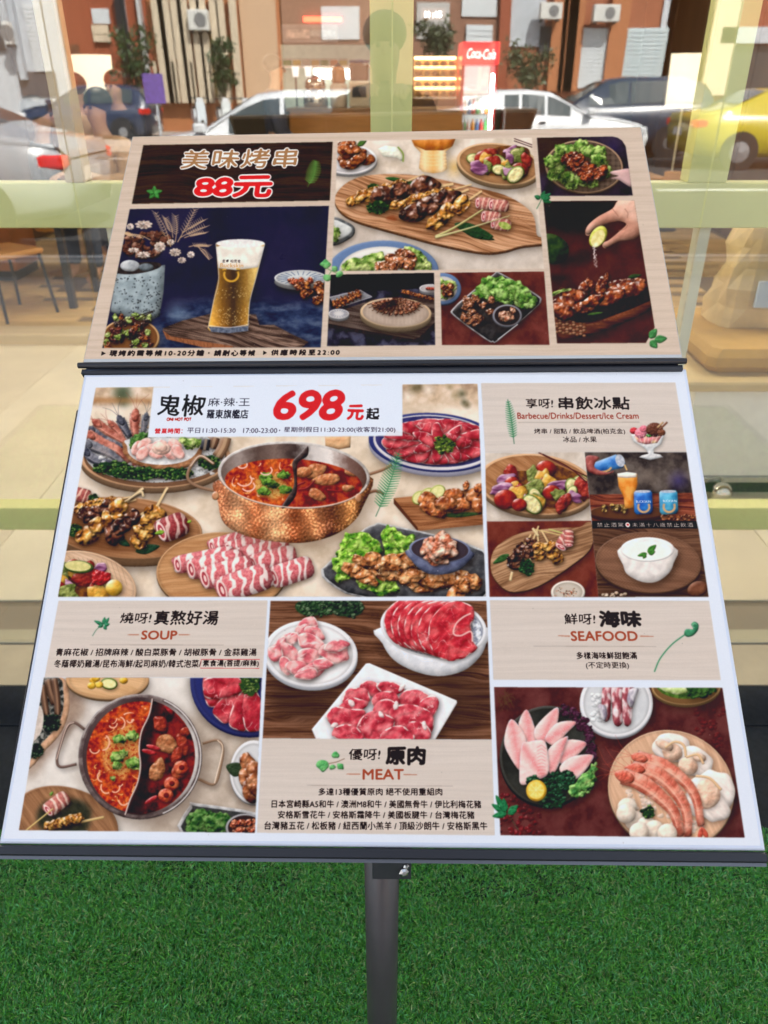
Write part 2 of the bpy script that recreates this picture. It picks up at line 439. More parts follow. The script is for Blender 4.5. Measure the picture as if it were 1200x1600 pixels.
def shrimp(pts, w, cols=((176, 58, 40), (218, 104, 76), (240, 165, 135)), seed=0, seg=7, w2=None, tail=True):
    line(pts, w, cols[1], w2=w2 or w*.45, sh=(2, 3, 3, .5))
    P = np.array(pts, float)
    out = []
    Q = np.vstack([2*P[0]-P[1], P, 2*P[-1]-P[-2]])
    for i in range(len(P)-1):
        A, B, C, D = Q[i:i+4]
        for t in np.linspace(0, 1, 8, endpoint=False):
            out.append(.5*((2*B)+(-A+C)*t+(2*A-5*B+4*C-D)*t*t+(-A+3*B-3*C+D)*t**3))
    out.append(P[-1]); C_ = np.array(out); m = len(C_)
    d = np.gradient(C_, axis=0); d /= np.linalg.norm(d, axis=1, keepdims=True); nr = np.stack([-d[:, 1], d[:, 0]], 1)
    ws = np.interp(np.arange(m), [0, m*.08, m*.25, m-1], [w*.35, w*.8, w, w2 or w*.45])[:, None]/2
    body = np.vstack([C_+nr*ws, (C_-nr*ws)[::-1]])
    blob(body, cols, puff=w*.42, bump=.2, bsc=5, spec=.4, nsc=12, seed=seed, edge=.3, k=.7, con=.8)
    for i in range(1, seg):
        j = int(i*(m-1)/seg); h = ws[j]*.92; mid = C_[j]+d[j]*w*.16
        line([C_[j]+nr[j]*h, mid, C_[j]-nr[j]*h], max(.6, w*.04), tuple(v*.7 for v in cols[0]), shade=False, a=.4)
        line([C_[j]-nr[j]*h*.9, C_[j]-nr[j]*h*1.5+d[j]*w*.2], max(.7, w*.07), cols[1], w2=.5, shade=False, a=.8, curve=False)
    for off, ww, al in ((.2, .42, .22), (.35, .16, .4)): line([C_[k]+nr[k]*ws[k]*off for k in range(2, m-2, 3)], w*ww, tuple(min(255, v*1.12) for v in cols[2]), w2=w*ww*.4, shade=False, a=al)
    blob(rough(C_[1][0], C_[1][1], w*.62, w*.36, math.degrees(math.atan2(d[1][1], d[1][0])), .1, 8, seed), [cols[0], cols[1]], puff=w*.2, bump=.3, bsc=3, spec=.3)
    for q in (-1, 0, 1): line([C_[0]-d[0]*w*.3, C_[0]-d[0]*w*1.2+nr[0]*q*w*.4, C_[0]-d[0]*w*1.9+nr[0]*q*w*1.1], .7, cols[0], w2=.4, shade=False, a=.7)
    if tail:
        e = C_[-1]; q = d[-1]; z = np.array([-q[1], q[0]])
        for s in (-1, 1): blob(smooth([e, e+q*w*.5+z*s*w*.35, e+q*w*.9+z*s*w*.3, e+q*w*.6], 4), [cols[0]], puff=2, bump=.2, spec=.3)
def soup(pts, cols, seed=0, oil=18, strands=14, box=None, green=None):
    """red broth with oil drops and curled strands"""
    flat(pts, cols, 14, seed, con=2.3)
    flat(pts, [tuple(v*.7 for v in cols[0]), cols[-1]], 3.4, seed+1, a=.4, con=2.6)
    P = np.array(pts); c0, c1 = P.min(0), P.max(0); r = np.random.RandomState(seed)
    global CLIP
    old = CLIP
    R = Reg(pts); m = np.zeros((CH, CW), np.float32); m[R.sl] = R.M
    CLIP = m if old is None else m*old
    for _ in range(strands):
        x, y = c0+(c1-c0)*r.rand(2); q = r.rand()*360; s = 4+r.rand()*9
        col = [(246, 190, 110), (240, 140, 60), (250, 215, 190), (225, 90, 40)][r.randint(4)]
        line(ell(x, y, s, s*.55, r.rand()*180, q, q+60+r.rand()*90, 5), 1.6+r.rand(), col, w2=.8, shade=False, a=.85)
    for _ in range(oil):
        x, y = c0+(c1-c0)*r.rand(2); s = .8+r.rand()*2.4
        flat(ell(x, y, s, s*.7, n=10), [(250, 150, 70)], a=.5); glow(x-s*.3, y-s*.3, s*.6, (255, 240, 220), .9)
    CLIP = old
def veg(cx, cy, rx, ry, n=16, s=8, seed=0):
    """mixed cut vegetables: pepper squares, courgette rounds, onion, tomato"""
    r = np.random.RandomState(seed)
    P = [(r.rand()*6.28, math.sqrt(r.rand())) for _ in range(n)]
    P = sorted([(cy+ry*q*math.sin(t), cx+rx*q*math.cos(t)) for t, q in P])
    flat(rough(cx, cy, rx, ry), [(70, 35, 15), (150, 90, 30)], 6)
    for i, (y, x) in enumerate(P):
        k = (i*5+seed) % 6; z = s*(.85+r.rand()*.6)
        rot = r.rand()*180
        if k == 0: blob(ell(x, y, z, z*.85), [(132, 22, 16), (186, 50, 34)], puff=z*.6, bump=.15, spec=.45, sh=(1, 2, 3, .6), sharp=18)
        elif k == 1:
            blob(ell(x, y, z*1.05, z*.75, rot), [(90, 120, 40)], puff=3, bump=.2, spec=.2, sh=(1, 2, 3, .6))
            blob(ell(x, y, z*.92, z*.63, rot), [(214, 200, 130), (238, 228, 170)], puff=2, bump=.3, spec=.1, nsc=4)
        elif k == 2: blob(rough(x, y, z, z*.6, rot, .25), [(92, 40, 78), (140, 76, 124), (206, 164, 190)], puff=3, bump=.3, spec=.5, sh=(1, 2, 3, .6), nsc=5, st=3)
        elif k == 3: blob(rough(x, y, z, z*.8, rot, .22), [(196, 134, 36), (232, 186, 76)], puff=z*.5, bump=.3, spec=.35, sh=(1, 2, 3, .6), sharp=10)
        elif k == 4: blob(rough(x, y, z*.9, z*.7, rot, .3), [(84, 100, 40), (150, 160, 84)], puff=3, bump=.5, spec=.2, sh=(1, 2, 3, .6))
        else: blob(rough(x, y, z, z*.7, rot, .22), [(128, 26, 26), (176, 62, 48)], puff=z*.4, bump=.4, spec=.35, sh=(1, 2, 3, .6), sharp=10)
def leaf(x0, y0, x1, y1, w, col=(60, 150, 75), vein=True, dark=None):
    d = np.array([x1-x0, y1-y0], float); v = np.array([-d[1], d[0]])/np.linalg.norm(d)
    p = np.array([x0, y0], float)
    P = [p, p+d*.3+v*w*.45, p+d*.65+v*w*.38, p+d, p+d*.65-v*w*.38, p+d*.3-v*w*.45]
    blob(smooth(P, 4), [dark or tuple(c*.75 for c in col), col], puff=1.5, bump=.3, bsc=3, spec=.1, nsc=5, edge=.2)
    if vein: line([p, p+d*.85], .7, tuple(min(255, c*1.5) for c in col), shade=False, a=.6, curve=False)
def fern(x0, y0, x1, y1, w, col=(70, 150, 90), n=14, curve=0):
    d = np.array([x1-x0, y1-y0], float); l = np.linalg.norm(d); u = d/l; v = np.array([-u[1], u[0]]); p = np.array([x0, y0], float)
    mid = p+d*.5+v*curve
    line([p, mid, p+d], 1.1, tuple(c*.7 for c in col), shade=False)
    for i in range(n):
        t = .16+.82*i/n; c = p*(1-t)**2+2*mid*t*(1-t)+(p+d)*t*t
        s = w*math.sin(math.pi*(t*.86+.1))**.7
        for sg in (-1, 1):
            e = c+v*sg*s+u*s*.45
            line([c, e], max(1.2, l/n*.5), col, w2=.6, shade=False, curve=False)
VW = (0, 0, 1)
def view(ox, oy, s):
    global VW; VW = (ox, oy, s)
def c(x, y, *r): return (VW[0]+x*VW[2], VW[1]+y*VW[2])+tuple(v*VW[2] for v in r)
def q(*v): return [(VW[0]+v[i]*VW[2], VW[1]+v[i+1]*VW[2]) for i in range(0, len(v), 2)]
BEIGE = [(201, 192, 184), (206, 197, 189), (210, 202, 195)]
TABLE = [(205, 190, 170), (224, 212, 196), (236, 228, 216)]
WOODC = [(96, 60, 38), (160, 110, 72), (200, 152, 108)]
PANEL = {}      # name -> corner polygon in layout units

def p_upper():
    setclip(None)
    woodp([(100, 190), (1100, 190), (1100, 580), (100, 580)], [(197, 179, 161), (205, 188, 171), (210, 194, 178)], ang=-.01, sc=3, st=26, seed=2, knots=False)
    # title panel in dark wood
    PANEL['title'] = T = [(224, 227), (520, 222), (515.5, 313.5), (206, 319)]
    setclip(T); woodp(T, [(26, 16, 12), (48, 32, 24), (66, 46, 34)], ang=-.02, sc=2.5, st=16)
    view(120, 190, .35)
    for a in range(0, 360, 72):                                   # green maple leaf
        x, y, = 347, 312; t = math.radians(a-90); leaf(*c(x, y+8), *c(x+38*math.cos(t), y+8+32*math.sin(t)), 8, (60, 140, 60))
    fern(*c(1030, 293), *c(1068, 172), 11, (95, 165, 70), 13, 4)
    # beer glass photograph
    PANEL['beer'] = T = [(203, 327), (514, 322), (501, 543), (160, 544)]
    setclip(T)
    flat(rect(150, 310, 520, 560), [(24, 22, 46), (31, 30, 60), (38, 37, 70)], 60, 1, con=.8)
    flat(smooth(q(370, 880, 560, 800, 900, 810, 1120, 830, 1120, 1030, 300, 1030), 4), [(16, 22, 50), (40, 58, 96), (92, 112, 140)], 9, 2, st=2, soft=8, a=.75)
    glow(*c(450, 850), 26, (120, 150, 180), .5); glow(*c(1000, 880), 30, (60, 80, 120), .4)
    # stone planter with dried flowers
    blob(q(178, 680, 260, 672, 395, 640, 388, 760, 370, 870, 330, 890, 240, 880, 150, 850), [(128, 146, 154), (158, 176, 184)], puff=14, bump=.08, bsc=4, spec=.05, k=.9, edge=.45)
    r = np.random.RandomState(4)
    for _ in range(150):
        x = 165+r.rand()*215; y = 690+r.rand()*185
        flat(rough(*c(x, y), .5+r.rand()*1.1, .5+r.rand()*.9, jag=.4, n=6, seed=_), [(26, 30, 36)], a=.85)
    flat(ell(*c(275, 655, 105, 24), -8), [(30, 26, 30), (60, 50, 48)], 4)
    blob(ell(*c(238, 645, 44, 26)), [(150, 158, 165), (190, 198, 202)], puff=5, bump=.15, spec=.2, sh=(1, 2, 3, .5))
    blob(ell(*c(310, 652, 34, 18)), [(70, 80, 90), (110, 122, 130)], puff=4, bump=.15, spec=.1)
    for i in range(46):
        x = 215+r.rand()*200; y = 500+r.rand()*110
        blob(rough(*c(x, y), 4+r.rand()*5, 3+r.rand()*4, r.rand()*180, .4, 9, seed=i), [(70, 34, 28), (120, 74, 58), (176, 136, 116)][:2+i % 2], puff=3, bump=.6, bsc=3, spec=.1, sh=(.5, 1, 2, .5))
    for x, y, w, h in ((300, 462, 68, 34), (372, 560, 44, 40), (300, 596, 52, 26), (440, 585, 46, 32), (510, 595, 30, 26), (255, 575, 44, 20), (470, 620, 34, 24), (240, 470, 28, 26), (420, 540, 30, 24)):
        for k in range(9):
            a = k*.7+x; leaf(*c(x+3*math.cos(a), y+2*math.sin(a)), *c(x+w*.62*math.cos(a), y+h*.62*math.sin(a)), h*.2, [(222, 210, 198), (200, 182, 168), (236, 228, 218)][k % 3], dark=[(150, 124, 108), (176, 156, 142)][k % 2])
        glow(*c(x, y+h*.2), w*.08, (90, 60, 50), .5)
    for i, (x0, y0, x1, y1) in enumerate(((420, 560, 350, 405), (440, 540, 440, 420), (450, 540, 530, 390), (460, 520, 580, 470), (480, 520, 575, 500), (500, 560, 590, 560), (470, 500, 570, 440), (540, 560, 592, 620), (430, 520, 395, 430), (250, 520, 210, 500), (330, 530, 215, 505))):
        line([c(x0, y0), c((x0+x1)/2+8, (y0+y1)/2-10), c(x1, y1)], 1.3, (196, 160, 120), w2=.7, shade=False)
        for k in range(9):
            t = .3+k*.08; x = x0+(x1-x0)*t; y = y0+(y1-y0)*t
            for s in (-1, 1): line([c(x, y), c(x+s*16+(x1-x0)*.06, y-14+s*4)], 1, (206, 172, 132), w2=.5, shade=False, curve=False)
    # weathered board
    woodp(q(382, 925, 470, 890, 600, 858, 800, 862, 815, 910, 880, 908, 960, 950, 1035, 985, 1000, 1012, 700, 1020, 420, 965), [(36, 24, 22), (90, 68, 58), (150, 122, 106)], ang=.25, sc=2.2, st=8, seed=1, sh=(2, 4, 6, .7))
    woodp(q(382, 930, 420, 960, 700, 1004, 680, 1025, 560, 1008, 400, 972), [(120, 66, 40), (168, 104, 66), (90, 48, 32)], ang=1.3, sc=2, st=5, seed=2)
    # tall glass of beer
    G = q(621, 545, 632, 700, 612, 790, 585, 925, 600, 940, 680, 946, 764, 936, 772, 800, 800, 700, 840, 545, 730, 528)
    shadow(G, 2, 2, 4, .5)
    def beer(X, Y):
        u = np.clip((X-c(600, 0)[0])/(c(800, 0)[0]-c(600, 0)[0]), 0, 1)
        v = np.clip((Y-c(0, 650)[1])/(c(0, 920)[1]-c(0, 650)[1]), 0, 1)
        col = pal([(210, 160, 70), (120, 80, 30), (60, 42, 28), (140, 100, 40), (235, 200, 110)], u+.06*(N(X, Y, 8, 3)-.5))
        g = pal([(1, 1, 1), (1, 1, 1), (1.25, 1.2, 1)], v)
        return np.clip(col*g, 0, 255)
    blob(G, [(0, 0, 0)], puff=3, bump=0, spec=0, colf=beer, edge=.3, k=.25)
    blob(q(623, 560, 632, 655, 710, 664, 808, 652, 838, 560, 730, 535), [(220, 214, 200), (244, 240, 230)], puff=6, bump=.1, bsc=2, spec=.1, k=.4, edge=.25)
    flat(ell(*c(731, 545, 108, 19)), [(214, 214, 214), (245, 244, 240)], 6)
    line(q(621, 545, 634, 700, 612, 800, 586, 925), .9, (220, 228, 235), shade=False, a=.8)
    line(q(840, 545, 800, 700, 772, 810, 764, 935), .9, (220, 228, 235), shade=False, a=.8)
    flat(q(588, 916, 600, 940, 680, 946, 764, 936, 766, 912, 680, 922), [(60, 70, 90), (120, 130, 150)], 3)
    line(q(590, 912, 680, 920, 766, 908), 1, (225, 230, 240), shade=False, a=.9)
    for _ in range(150):
        x = 625+r.rand()*150; y = (740+r.rand()*50) if _ < 40 else 830+r.rand()*80
        flat(ell(*c(x, y), .5+r.rand()*.6, .5+r.rand()*.5, n=8), [(250, 225, 160)], a=.55)
    line(ell(*c(690, 684, 32, 30), 0, -25, 205, 12), 3.2, (214, 160, 50), shade=False)
    line(q(650, 662, 668, 660), 2.2, (214, 160, 50), shade=False); line(q(712, 658, 730, 660), 2.2, (214, 160, 50), shade=False)
    # small bowl right, chicken pieces
    disc(*c(1000, 700, 118, 36), [(200, 208, 210)], rimcol=(214, 218, 222), depth=6, inner=.94, sh=(2, 4, 6, .7))
    for k in range(22):
        t = k*math.pi*2/22; line([c(1000+60*math.cos(t), 700+14*math.sin(t)), c(1000+106*math.cos(t), 700+31*math.sin(t))], .8, (50, 70, 110), shade=False, curve=False)
    for k in range(9): chunk(*c(1005+r.randn()*22, 712+r.randn()*8), 5, 4, r.rand()*90, ((120, 40, 24), (190, 80, 44), (220, 120, 80)), seed=k)
    for k in range(10): chunk(*c(955+r.rand()*145, 755+r.randn()*16), 8, 6.5, r.rand()*90, GRILL, seed=k+30)
    # salad bowl lower left
    disc(*c(240, 965, 130, 85), [(120, 74, 40)], rimcol=(206, 160, 104), depth=3, inner=.93)
    for k in range(46):
        x = 125+r.rand()*200; y = 868+r.rand()*150
        cc = [((90, 120, 40), (150, 175, 80)), ((60, 20, 20), (110, 46, 34)), GRILL, ((30, 20, 20), (70, 46, 40)), ((120, 150, 60), (196, 210, 120))][k % 5]
        chunk(*c(x, y), 5+r.rand()*4, 3.5+r.rand()*3, r.rand()*180, cc, seed=k+60, jag=.3)
    line(q(230, 885, 340, 846), 1.4, (30, 22, 20), shade=False); line(q(240, 905, 342, 848), 1.4, (40, 26, 22), shade=False)

    # skewers on the long board
    PANEL['skewers'] = T = [(528, 221), (831, 215.6), (850, 420), (518.6, 423.6)]
    setclip(T); view(500, 200, .3)
    flat(rect(510, 205, 860, 430), TABLE, 26, 2, con=1.3)
    flat(smooth(q(60, 500, 300, 520, 700, 640, 1160, 560, 1160, 740, 60, 740), 3), [(170, 158, 148), (205, 196, 188)], 18, 3, soft=10, a=.6)
    disc(*c(150, 165, 148, 78), [(205, 205, 210)], rimcol=(238, 238, 240), depth=4, inner=.88, sh=(4, 4, 6, .5))
    for k in range(13):
        x = 100+r.rand()*150; y = 95+r.rand()*100
        chunk(*c(x, y), 12, 8, -20+r.randn()*20, ((84, 30, 12), (160, 74, 32), (208, 124, 66)), seed=k+200, spec=.9, jag=.12, bump=.5)
    leaf(*c(195, 95), *c(245, 62), 9, (60, 100, 40))
    # lime wedge + beer foot
    blob(q(300, 110, 340, 92, 400, 100, 432, 150, 430, 180, 405, 158, 330, 150), [(232, 234, 210), (246, 246, 232)], puff=5, bump=.2, spec=.2, sh=(4, 3, 5, .4))
    line(q(405, 100, 432, 135, 432, 178), 2.2, (120, 150, 50), shade=False)
    glow(*c(700, 205), 22, (240, 190, 90), .7)
    B = q(470, 50, 710, 50, 690, 95, 655, 125, 662, 215, 640, 232, 590, 238, 535, 230, 515, 210, 525, 130, 490, 95)
    blob(B, [(0, 0, 0)], puff=5, bump=.05, spec=.3, sh=(5, 3, 6, .35), k=.3, edge=.3, colf=lambda X, Y: pal([(214, 150, 80), (246, 214, 160), (236, 176, 96), (250, 226, 180), (220, 150, 70)], (X-c(500, 0)[0])/(c(680, 0)[0]-c(500, 0)[0])+.05*(N(X, Y, 8, 1)-.5)))
    blob(q(472, 50, 708, 50, 690, 95, 640, 118, 550, 118, 494, 92), [(186, 90, 20), (222, 134, 44)], puff=8, bump=.1, spec=.4, k=.5)
    for y in (135, 152, 170, 188): line(q(520, y, 590, y+8, 660, y), 1, (250, 220, 160), shade=False, a=.7)
    # vegetable bowl
    disc(*c(930, 190, 220, 108), [(150, 104, 66), (176, 128, 84)], rimcol=(214, 172, 124), depth=6, inner=.93, sh=(4, 6, 7, .5), wood=20, rot=8)
    veg(*c(960, 180, 165, 80), n=26, s=11, seed=2)
    for y in (62, 74): line(q(1010, y-6, 1105, y+28), 1.3, (60, 22, 24), shade=False)
    # long wooden board
    bd = smooth(q(82, 350, 160, 275, 300, 243, 520, 250, 760, 300, 960, 350, 1080, 420, 1118, 480, 1130, 560, 1170, 575, 1170, 600, 1050, 615, 960, 640, 850, 648, 640, 610, 380, 540, 180, 480, 95, 420), 5)
    shadow(bd, 2, 6, 7, .6); blob(np.array(bd)+[0, 4], [(110, 70, 44)], puff=4, bump=.2, spec=0)
    woodp(bd, [(120, 74, 44), (184, 130, 90), (216, 168, 128)], ang=.2, sc=5, st=9, seed=1)
    for k in range(10): line([c(120+k*100, 300+k*18), c(230+k*100, 335+k*22)], .8, (110, 60, 34), shade=False, a=.35)
    shadow(smooth(q(130, 400, 400, 300, 900, 420, 1000, 520, 700, 540, 300, 440), 3), 0, 3, 7, .35, (70, 30, 10))
    flat(rough(*c(375, 470, 30, 14)), [(130, 50, 20)], a=.6, soft=1.5)
    herb(*c(275, 308), 9, 5, seed=1); leaf(*c(340, 262), *c(455, 278), 7, (40, 90, 40)); leaf(*c(430, 300), *c(520, 280), 8, (40, 84, 36))
    skewer(*c(150, 388), *c(430, 285), 15, GOLD, seed=1, stick=36)
    skewer(*c(290, 360), *c(590, 310), 24, DARKM, seed=2, stick=32)
    skewer(*c(370, 410), *c(680, 325), 13, GOLD, seed=3, stick=34)
    skewer(*c(450, 450), *c(700, 350), 20, DARKM, seed=4, stick=24)
    skewer(*c(575, 510), *c(760, 385), 19, GOLD, seed=5, stick=30)
    herb(*c(303, 415), 18, 10.5, seed=2)
    leaf(*c(700, 500), *c(905, 570), 18, (34, 74, 40)); leaf(*c(750, 540), *c(910, 585), 12, (28, 62, 34))
    for k, (x, y, rr) in enumerate(((850, 385, 10), (920, 395, 10), (880, 455, 20), (930, 490, 30))):
        roll(*c(x-30, y+8), *c(x+55, y+10+rr*.3), 17, seed=k, n=3, cols=((170, 70, 66), (206, 130, 116)), fat=(226, 180, 160))
    flat(ell(*c(962, 510, 34, 18), 20), [(120, 150, 50), (190, 200, 110)], 3)
    line(q(600, 568, 700, 520, 850, 425), 4, (196, 190, 110), w2=2.5, sh=(1, 2, 2, .5)); line(q(600, 572, 760, 528, 990, 458), 3.6, (206, 200, 130), w2=1.5, sh=(1, 2, 2, .5))
    # corner tray and blue plate
    blob(smooth(q(60, 470, 150, 495, 182, 530, 160, 575, 60, 610), 5), [(52, 56, 60), (96, 100, 104)], puff=3, bump=.1, spec=.5, sh=(2, 3, 4, .5))
    blob(smooth(q(60, 482, 140, 505, 168, 530, 145, 562, 60, 590), 5), [(200, 206, 205)], puff=3, bump=.1)
    lettuce(q(60, 520, 90, 515, 110, 545, 90, 585, 60, 592), seed=3)
    disc(*c(330, 745, 288, 158), [(232, 232, 228)], rimcol=(92, 122, 168), depth=3, inner=.80, sh=(4, 3, 7, .5), side=(60, 80, 120))
    flat(ell(*c(330, 745, 284, 154), 0, 180, 360), [(84, 116, 164), (120, 148, 190)], 2, a=.0)
    lettuce(q(130, 700, 220, 670, 330, 650, 330, 760, 130, 760), seed=5); lettuce(q(420, 640, 470, 620, 560, 690, 575, 760, 440, 760), seed=6)
    for k, (x, y) in enumerate(((330, 720), (380, 690), (430, 655), (420, 700), (470, 670), (460, 715), (370, 730), (320, 740))): chunk(*c(x, y), 12, 9, 20, ((110, 50, 26), (170, 96, 56), (206, 138, 92)), seed=k+300, spec=.8)

    # skewer fan on round dish (dark)
    view(500, 360, .3)
    PANEL['skewer_fan'] = T = [(517, 429.6), (678, 426.6), (680, 539.4), (511, 541)]
    setclip(T)
    flat(rect(505, 420, 685, 545), [(22, 20, 32), (38, 36, 54), (66, 68, 92)], 14, 2, con=1.6)
    flat(q(50, 225, 600, 220, 600, 300, 40, 330), [(14, 10, 14), (30, 26, 36)], 14)
    woodp(q(45, 440, 280, 360, 595, 350, 598, 500, 515, 565, 480, 575, 40, 495), [(44, 30, 28), (84, 68, 62), (112, 96, 88)], ang=.15, sc=3, st=9, sh=(1, 3, 4, .6))
    flat(q(40, 486, 480, 568, 515, 560, 598, 480, 598, 510, 512, 585, 470, 580, 40, 505), [(22, 14, 14), (50, 36, 32)], 4)
    flat(q(48, 350, 210, 312, 272, 345, 85, 405), [(96, 98, 104), (140, 142, 150)], 5); line(q(48, 350, 210, 312, 272, 347, 85, 407), 1, (200, 200, 208), shade=False, curve=False)
    for k in range(7): chunk(*c(80+k*20, 388-k*9), 4, 8, -25, GRILL, seed=k+400)
    disc(*c(98, 436, 54, 26), [(206, 206, 208)], rimcol=(216, 218, 224), depth=4, inner=.9)
    for k in range(18):
        t = k*math.pi/9; line([c(98+28*math.cos(t), 434+12*math.sin(t)), c(98+48*math.cos(t), 434+22*math.sin(t))], .6, (90, 100, 130), shade=False, curve=False)
    for k in range(8): chunk(*c(440+k*20, 322+k*5), 5, 3.4, 15, GRILL, seed=k+410)
    disc(*c(575, 303, 58, 22), [(210, 210, 214)], rimcol=(218, 218, 224), depth=4, inner=.88)
    for k in range(5): chunk(*c(560+k*8, 304), 3, 2.5, 0, ((150, 40, 30), (200, 80, 50)), seed=k)
    disc(*c(395, 430, 186, 78), [(168, 148, 132), (190, 172, 156)], rimcol=(206, 176, 136), depth=7, inner=.93, sh=(3, 5, 7, .7), rot=2)
    R = Reg(ell(*c(395, 425, 170, 68)))
    R.put((110, 92, 80), R.M*np.clip((np.sin(R.X*4.2)*np.sin(R.Y*6)), 0, 1)*.35)
    for k in range(13):
        t = math.radians(6+k*14); x, y = 395+150*math.cos(t), 395+70*math.sin(t)-14
        line([c(395, 350), c(x, y)], 1, (70, 34, 20), shade=False, curve=False)
        for j in range(5):
            f = .18+j*.14; chunk(*c(395+(x-395)*f, 350+(y-350)*f+6), 4.6, 3.2, math.degrees(t), ((84, 34, 22), (150, 84, 56), (200, 140, 104)), seed=k*9+j)
    # tray of chicken and lettuce on brick red
    PANEL['chicken_tray'] = T = [(688, 426.6), (850, 424.5), (858.5, 539), (690.5, 539.4)]
    setclip(T); flat(rect(680, 420, 865, 545), [(72, 28, 26), (100, 42, 38), (118, 54, 48)], 22, 1)
    disc(*c(640, 305, 95, 82), [(222, 222, 220)], rimcol=(88, 120, 168), depth=2, inner=.78); lettuce(q(620, 260, 690, 265, 715, 300, 680, 350, 620, 350), seed=8)
    for k in range(7): chunk(*c(630+r.rand()*55, 290+r.rand()*50), 5, 5, 0, GRILL, seed=k+420)
    tr = smooth(q(690, 410, 790, 320, 905, 228, 940, 222, 1130, 335, 1152, 370, 1120, 410, 930, 575, 900, 582, 870, 575, 700, 450), 3)
    shadow(tr, 2, 4, 6, .6); blob(tr, [(120, 120, 126), (180, 182, 188)], puff=1.5, bump=.1, spec=.6)
    t2 = np.array(tr).mean(0)+(np.array(tr)-np.array(tr).mean(0))*.955
    blob(t2, [(28, 26, 28), (52, 50, 52)], puff=4, bump=.1, spec=.15)
    for s, pts in enumerate((q(800, 320, 860, 250, 940, 240, 1010, 270, 980, 340, 900, 370, 820, 350), q(930, 270, 1020, 262, 1100, 320, 1130, 370, 1080, 410, 1000, 390, 940, 340), q(880, 300, 960, 290, 1010, 340, 1000, 390, 920, 370))): lettuce(pts, ((54, 104, 30), (110, 160, 62), (160, 200, 110)), seed=s+11)
    for k in range(26):
        x = 750+r.rand()*180; y = 350+r.rand()*150
        if y > 380+(900-x)*.9+60: x -= 40
        chunk(*c(x, y), 7, 5.5, r.rand()*180, ((84, 38, 22), (150, 82, 48), (206, 140, 98)), seed=k+440, spec=.8)
    disc(*c(975, 445, 77, 58), [(40, 30, 30)], rimcol=(126, 128, 140), depth=2, inner=.86)
    for k in range(12): chunk(*c(975+r.randn()*22, 447+r.randn()*16), 6, 4.5, r.rand()*180, ((130, 60, 36), (206, 140, 104), (232, 190, 160)), seed=k+470)
    line(q(925, 570, 1030, 490), 1.6, (190, 194, 200), shade=False)
    # lettuce plate with wings
    view(820, 190, .2437)
    PANEL['lettuce_plate'] = T = [(839, 215.6), (956.5, 213.6), (965, 215.5), (972, 220), (977.5, 229), (988.6, 305.8), (846, 306.5)]
    setclip(T); flat(rect(835, 205, 995, 310), [(30, 24, 36), (44, 36, 56), (56, 44, 70)], 20)
    flat(q(70, 90, 330, 90, 90, 360), [(36, 22, 18), (60, 42, 34)], 14, st=3, soft=4)
    glow(*c(560, 180), 18, (40, 34, 96), .6)
    disc(*c(380, 290, 250, 170), [(70, 56, 48)], rimcol=(176, 140, 110), depth=2, inner=.95, rot=4)
    R = Reg(ell(*c(380, 290, 236, 160), 4))
    g = np.maximum(np.cos(R.X*2.9), np.cos(R.Y*3.4)); R.put((186, 160, 140), R.M*np.clip(g*3-2.1, 0, 1)*.6)
    for k in range(17):
        t = k/17*6.28; rr = .72+.2*(k % 2); x, y = 345+190*rr*math.cos(t), 280+135*rr*math.sin(t)
        lettuce(q(x-46, y-20, x, y-40, x+48, y-22, x+42, y+26, x, y+38, x-44, y+22), ((50, 96, 28), (116, 160, 60), (176, 208, 112)), seed=k+20, frill=2.5)
    for k, (x, y) in enumerate(((265, 240), (310, 225), (350, 235), (300, 275), (330, 290), (370, 285), (360, 320), (400, 300), (430, 310), (390, 350), (440, 335), (470, 330), (500, 315), (410, 365), (480, 350), (340, 255))): chunk(*c(x, y), 9.5, 7.5, -25, ((60, 18, 10), (130, 48, 22), (186, 88, 44)), seed=k+500, spec=.6)
    blob(smooth(q(545, 325, 600, 312, 680, 310, 690, 420, 640, 400, 600, 375, 550, 365, 600, 350, 560, 340), 4), [(190, 150, 148), (212, 174, 172)], puff=5, bump=.05, spec=.15, nsc=30)
    # hand squeezing lime over roast
    PANEL['lime_hand'] = T = [(849, 314.8), (991, 313.8), (1022.8, 511.7), (1009, 536), (870.5, 536.8)]
    setclip(T); flat(rect(840, 305, 1030, 545), [(50, 20, 20), (72, 30, 28), (84, 38, 34)], 24, con=1.2)
    flat(smooth(q(110, 500, 620, 500, 560, 600, 400, 720, 160, 700), 3), [(12, 10, 12), (30, 18, 18)], 12, soft=10, a=.95)
    flat(smooth(q(150, 860, 300, 850, 440, 880, 300, 920, 160, 920), 3), [(26, 10, 12)], soft=6, a=.8)
    blob(smooth(q(120, 740, 190, 725, 270, 780, 280, 850, 240, 900, 150, 905), 4), [(20, 40, 16), (48, 76, 26)], puff=14, bump=.15, spec=.1, k=.7)
    flat(smooth(q(155, 985, 290, 985, 300, 1000, 160, 1030), 3), [(24, 8, 8)], soft=4, a=.8)
    SK = [(150, 88, 70), (206, 150, 126), (238, 200, 180)]
    blob(smooth(q(610, 500, 560, 560, 470, 610, 410, 660, 388, 700, 392, 730, 415, 730, 440, 690, 520, 660, 600, 640, 650, 660, 600, 710, 540, 760, 500, 780, 500, 805, 525, 812, 600, 770, 740, 730, 740, 500), 5), SK, puff=9, bump=.08, bsc=6, spec=.1, sh=(2, 4, 6, .5), k=.95, seed=5, nsc=30, con=.7)
    for pts in (q(560, 560, 585, 590, 600, 610), q(640, 560, 660, 590, 655, 620), q(600, 700, 640, 690, 660, 665), q(500, 650, 540, 640, 580, 640)): line(pts, 1.6, (150, 90, 74), shade=False, a=.5)
    blob(ell(*c(470, 740, 50, 76), 32), [(180, 190, 50), (216, 214, 80)], puff=6, bump=.2, spec=.3)
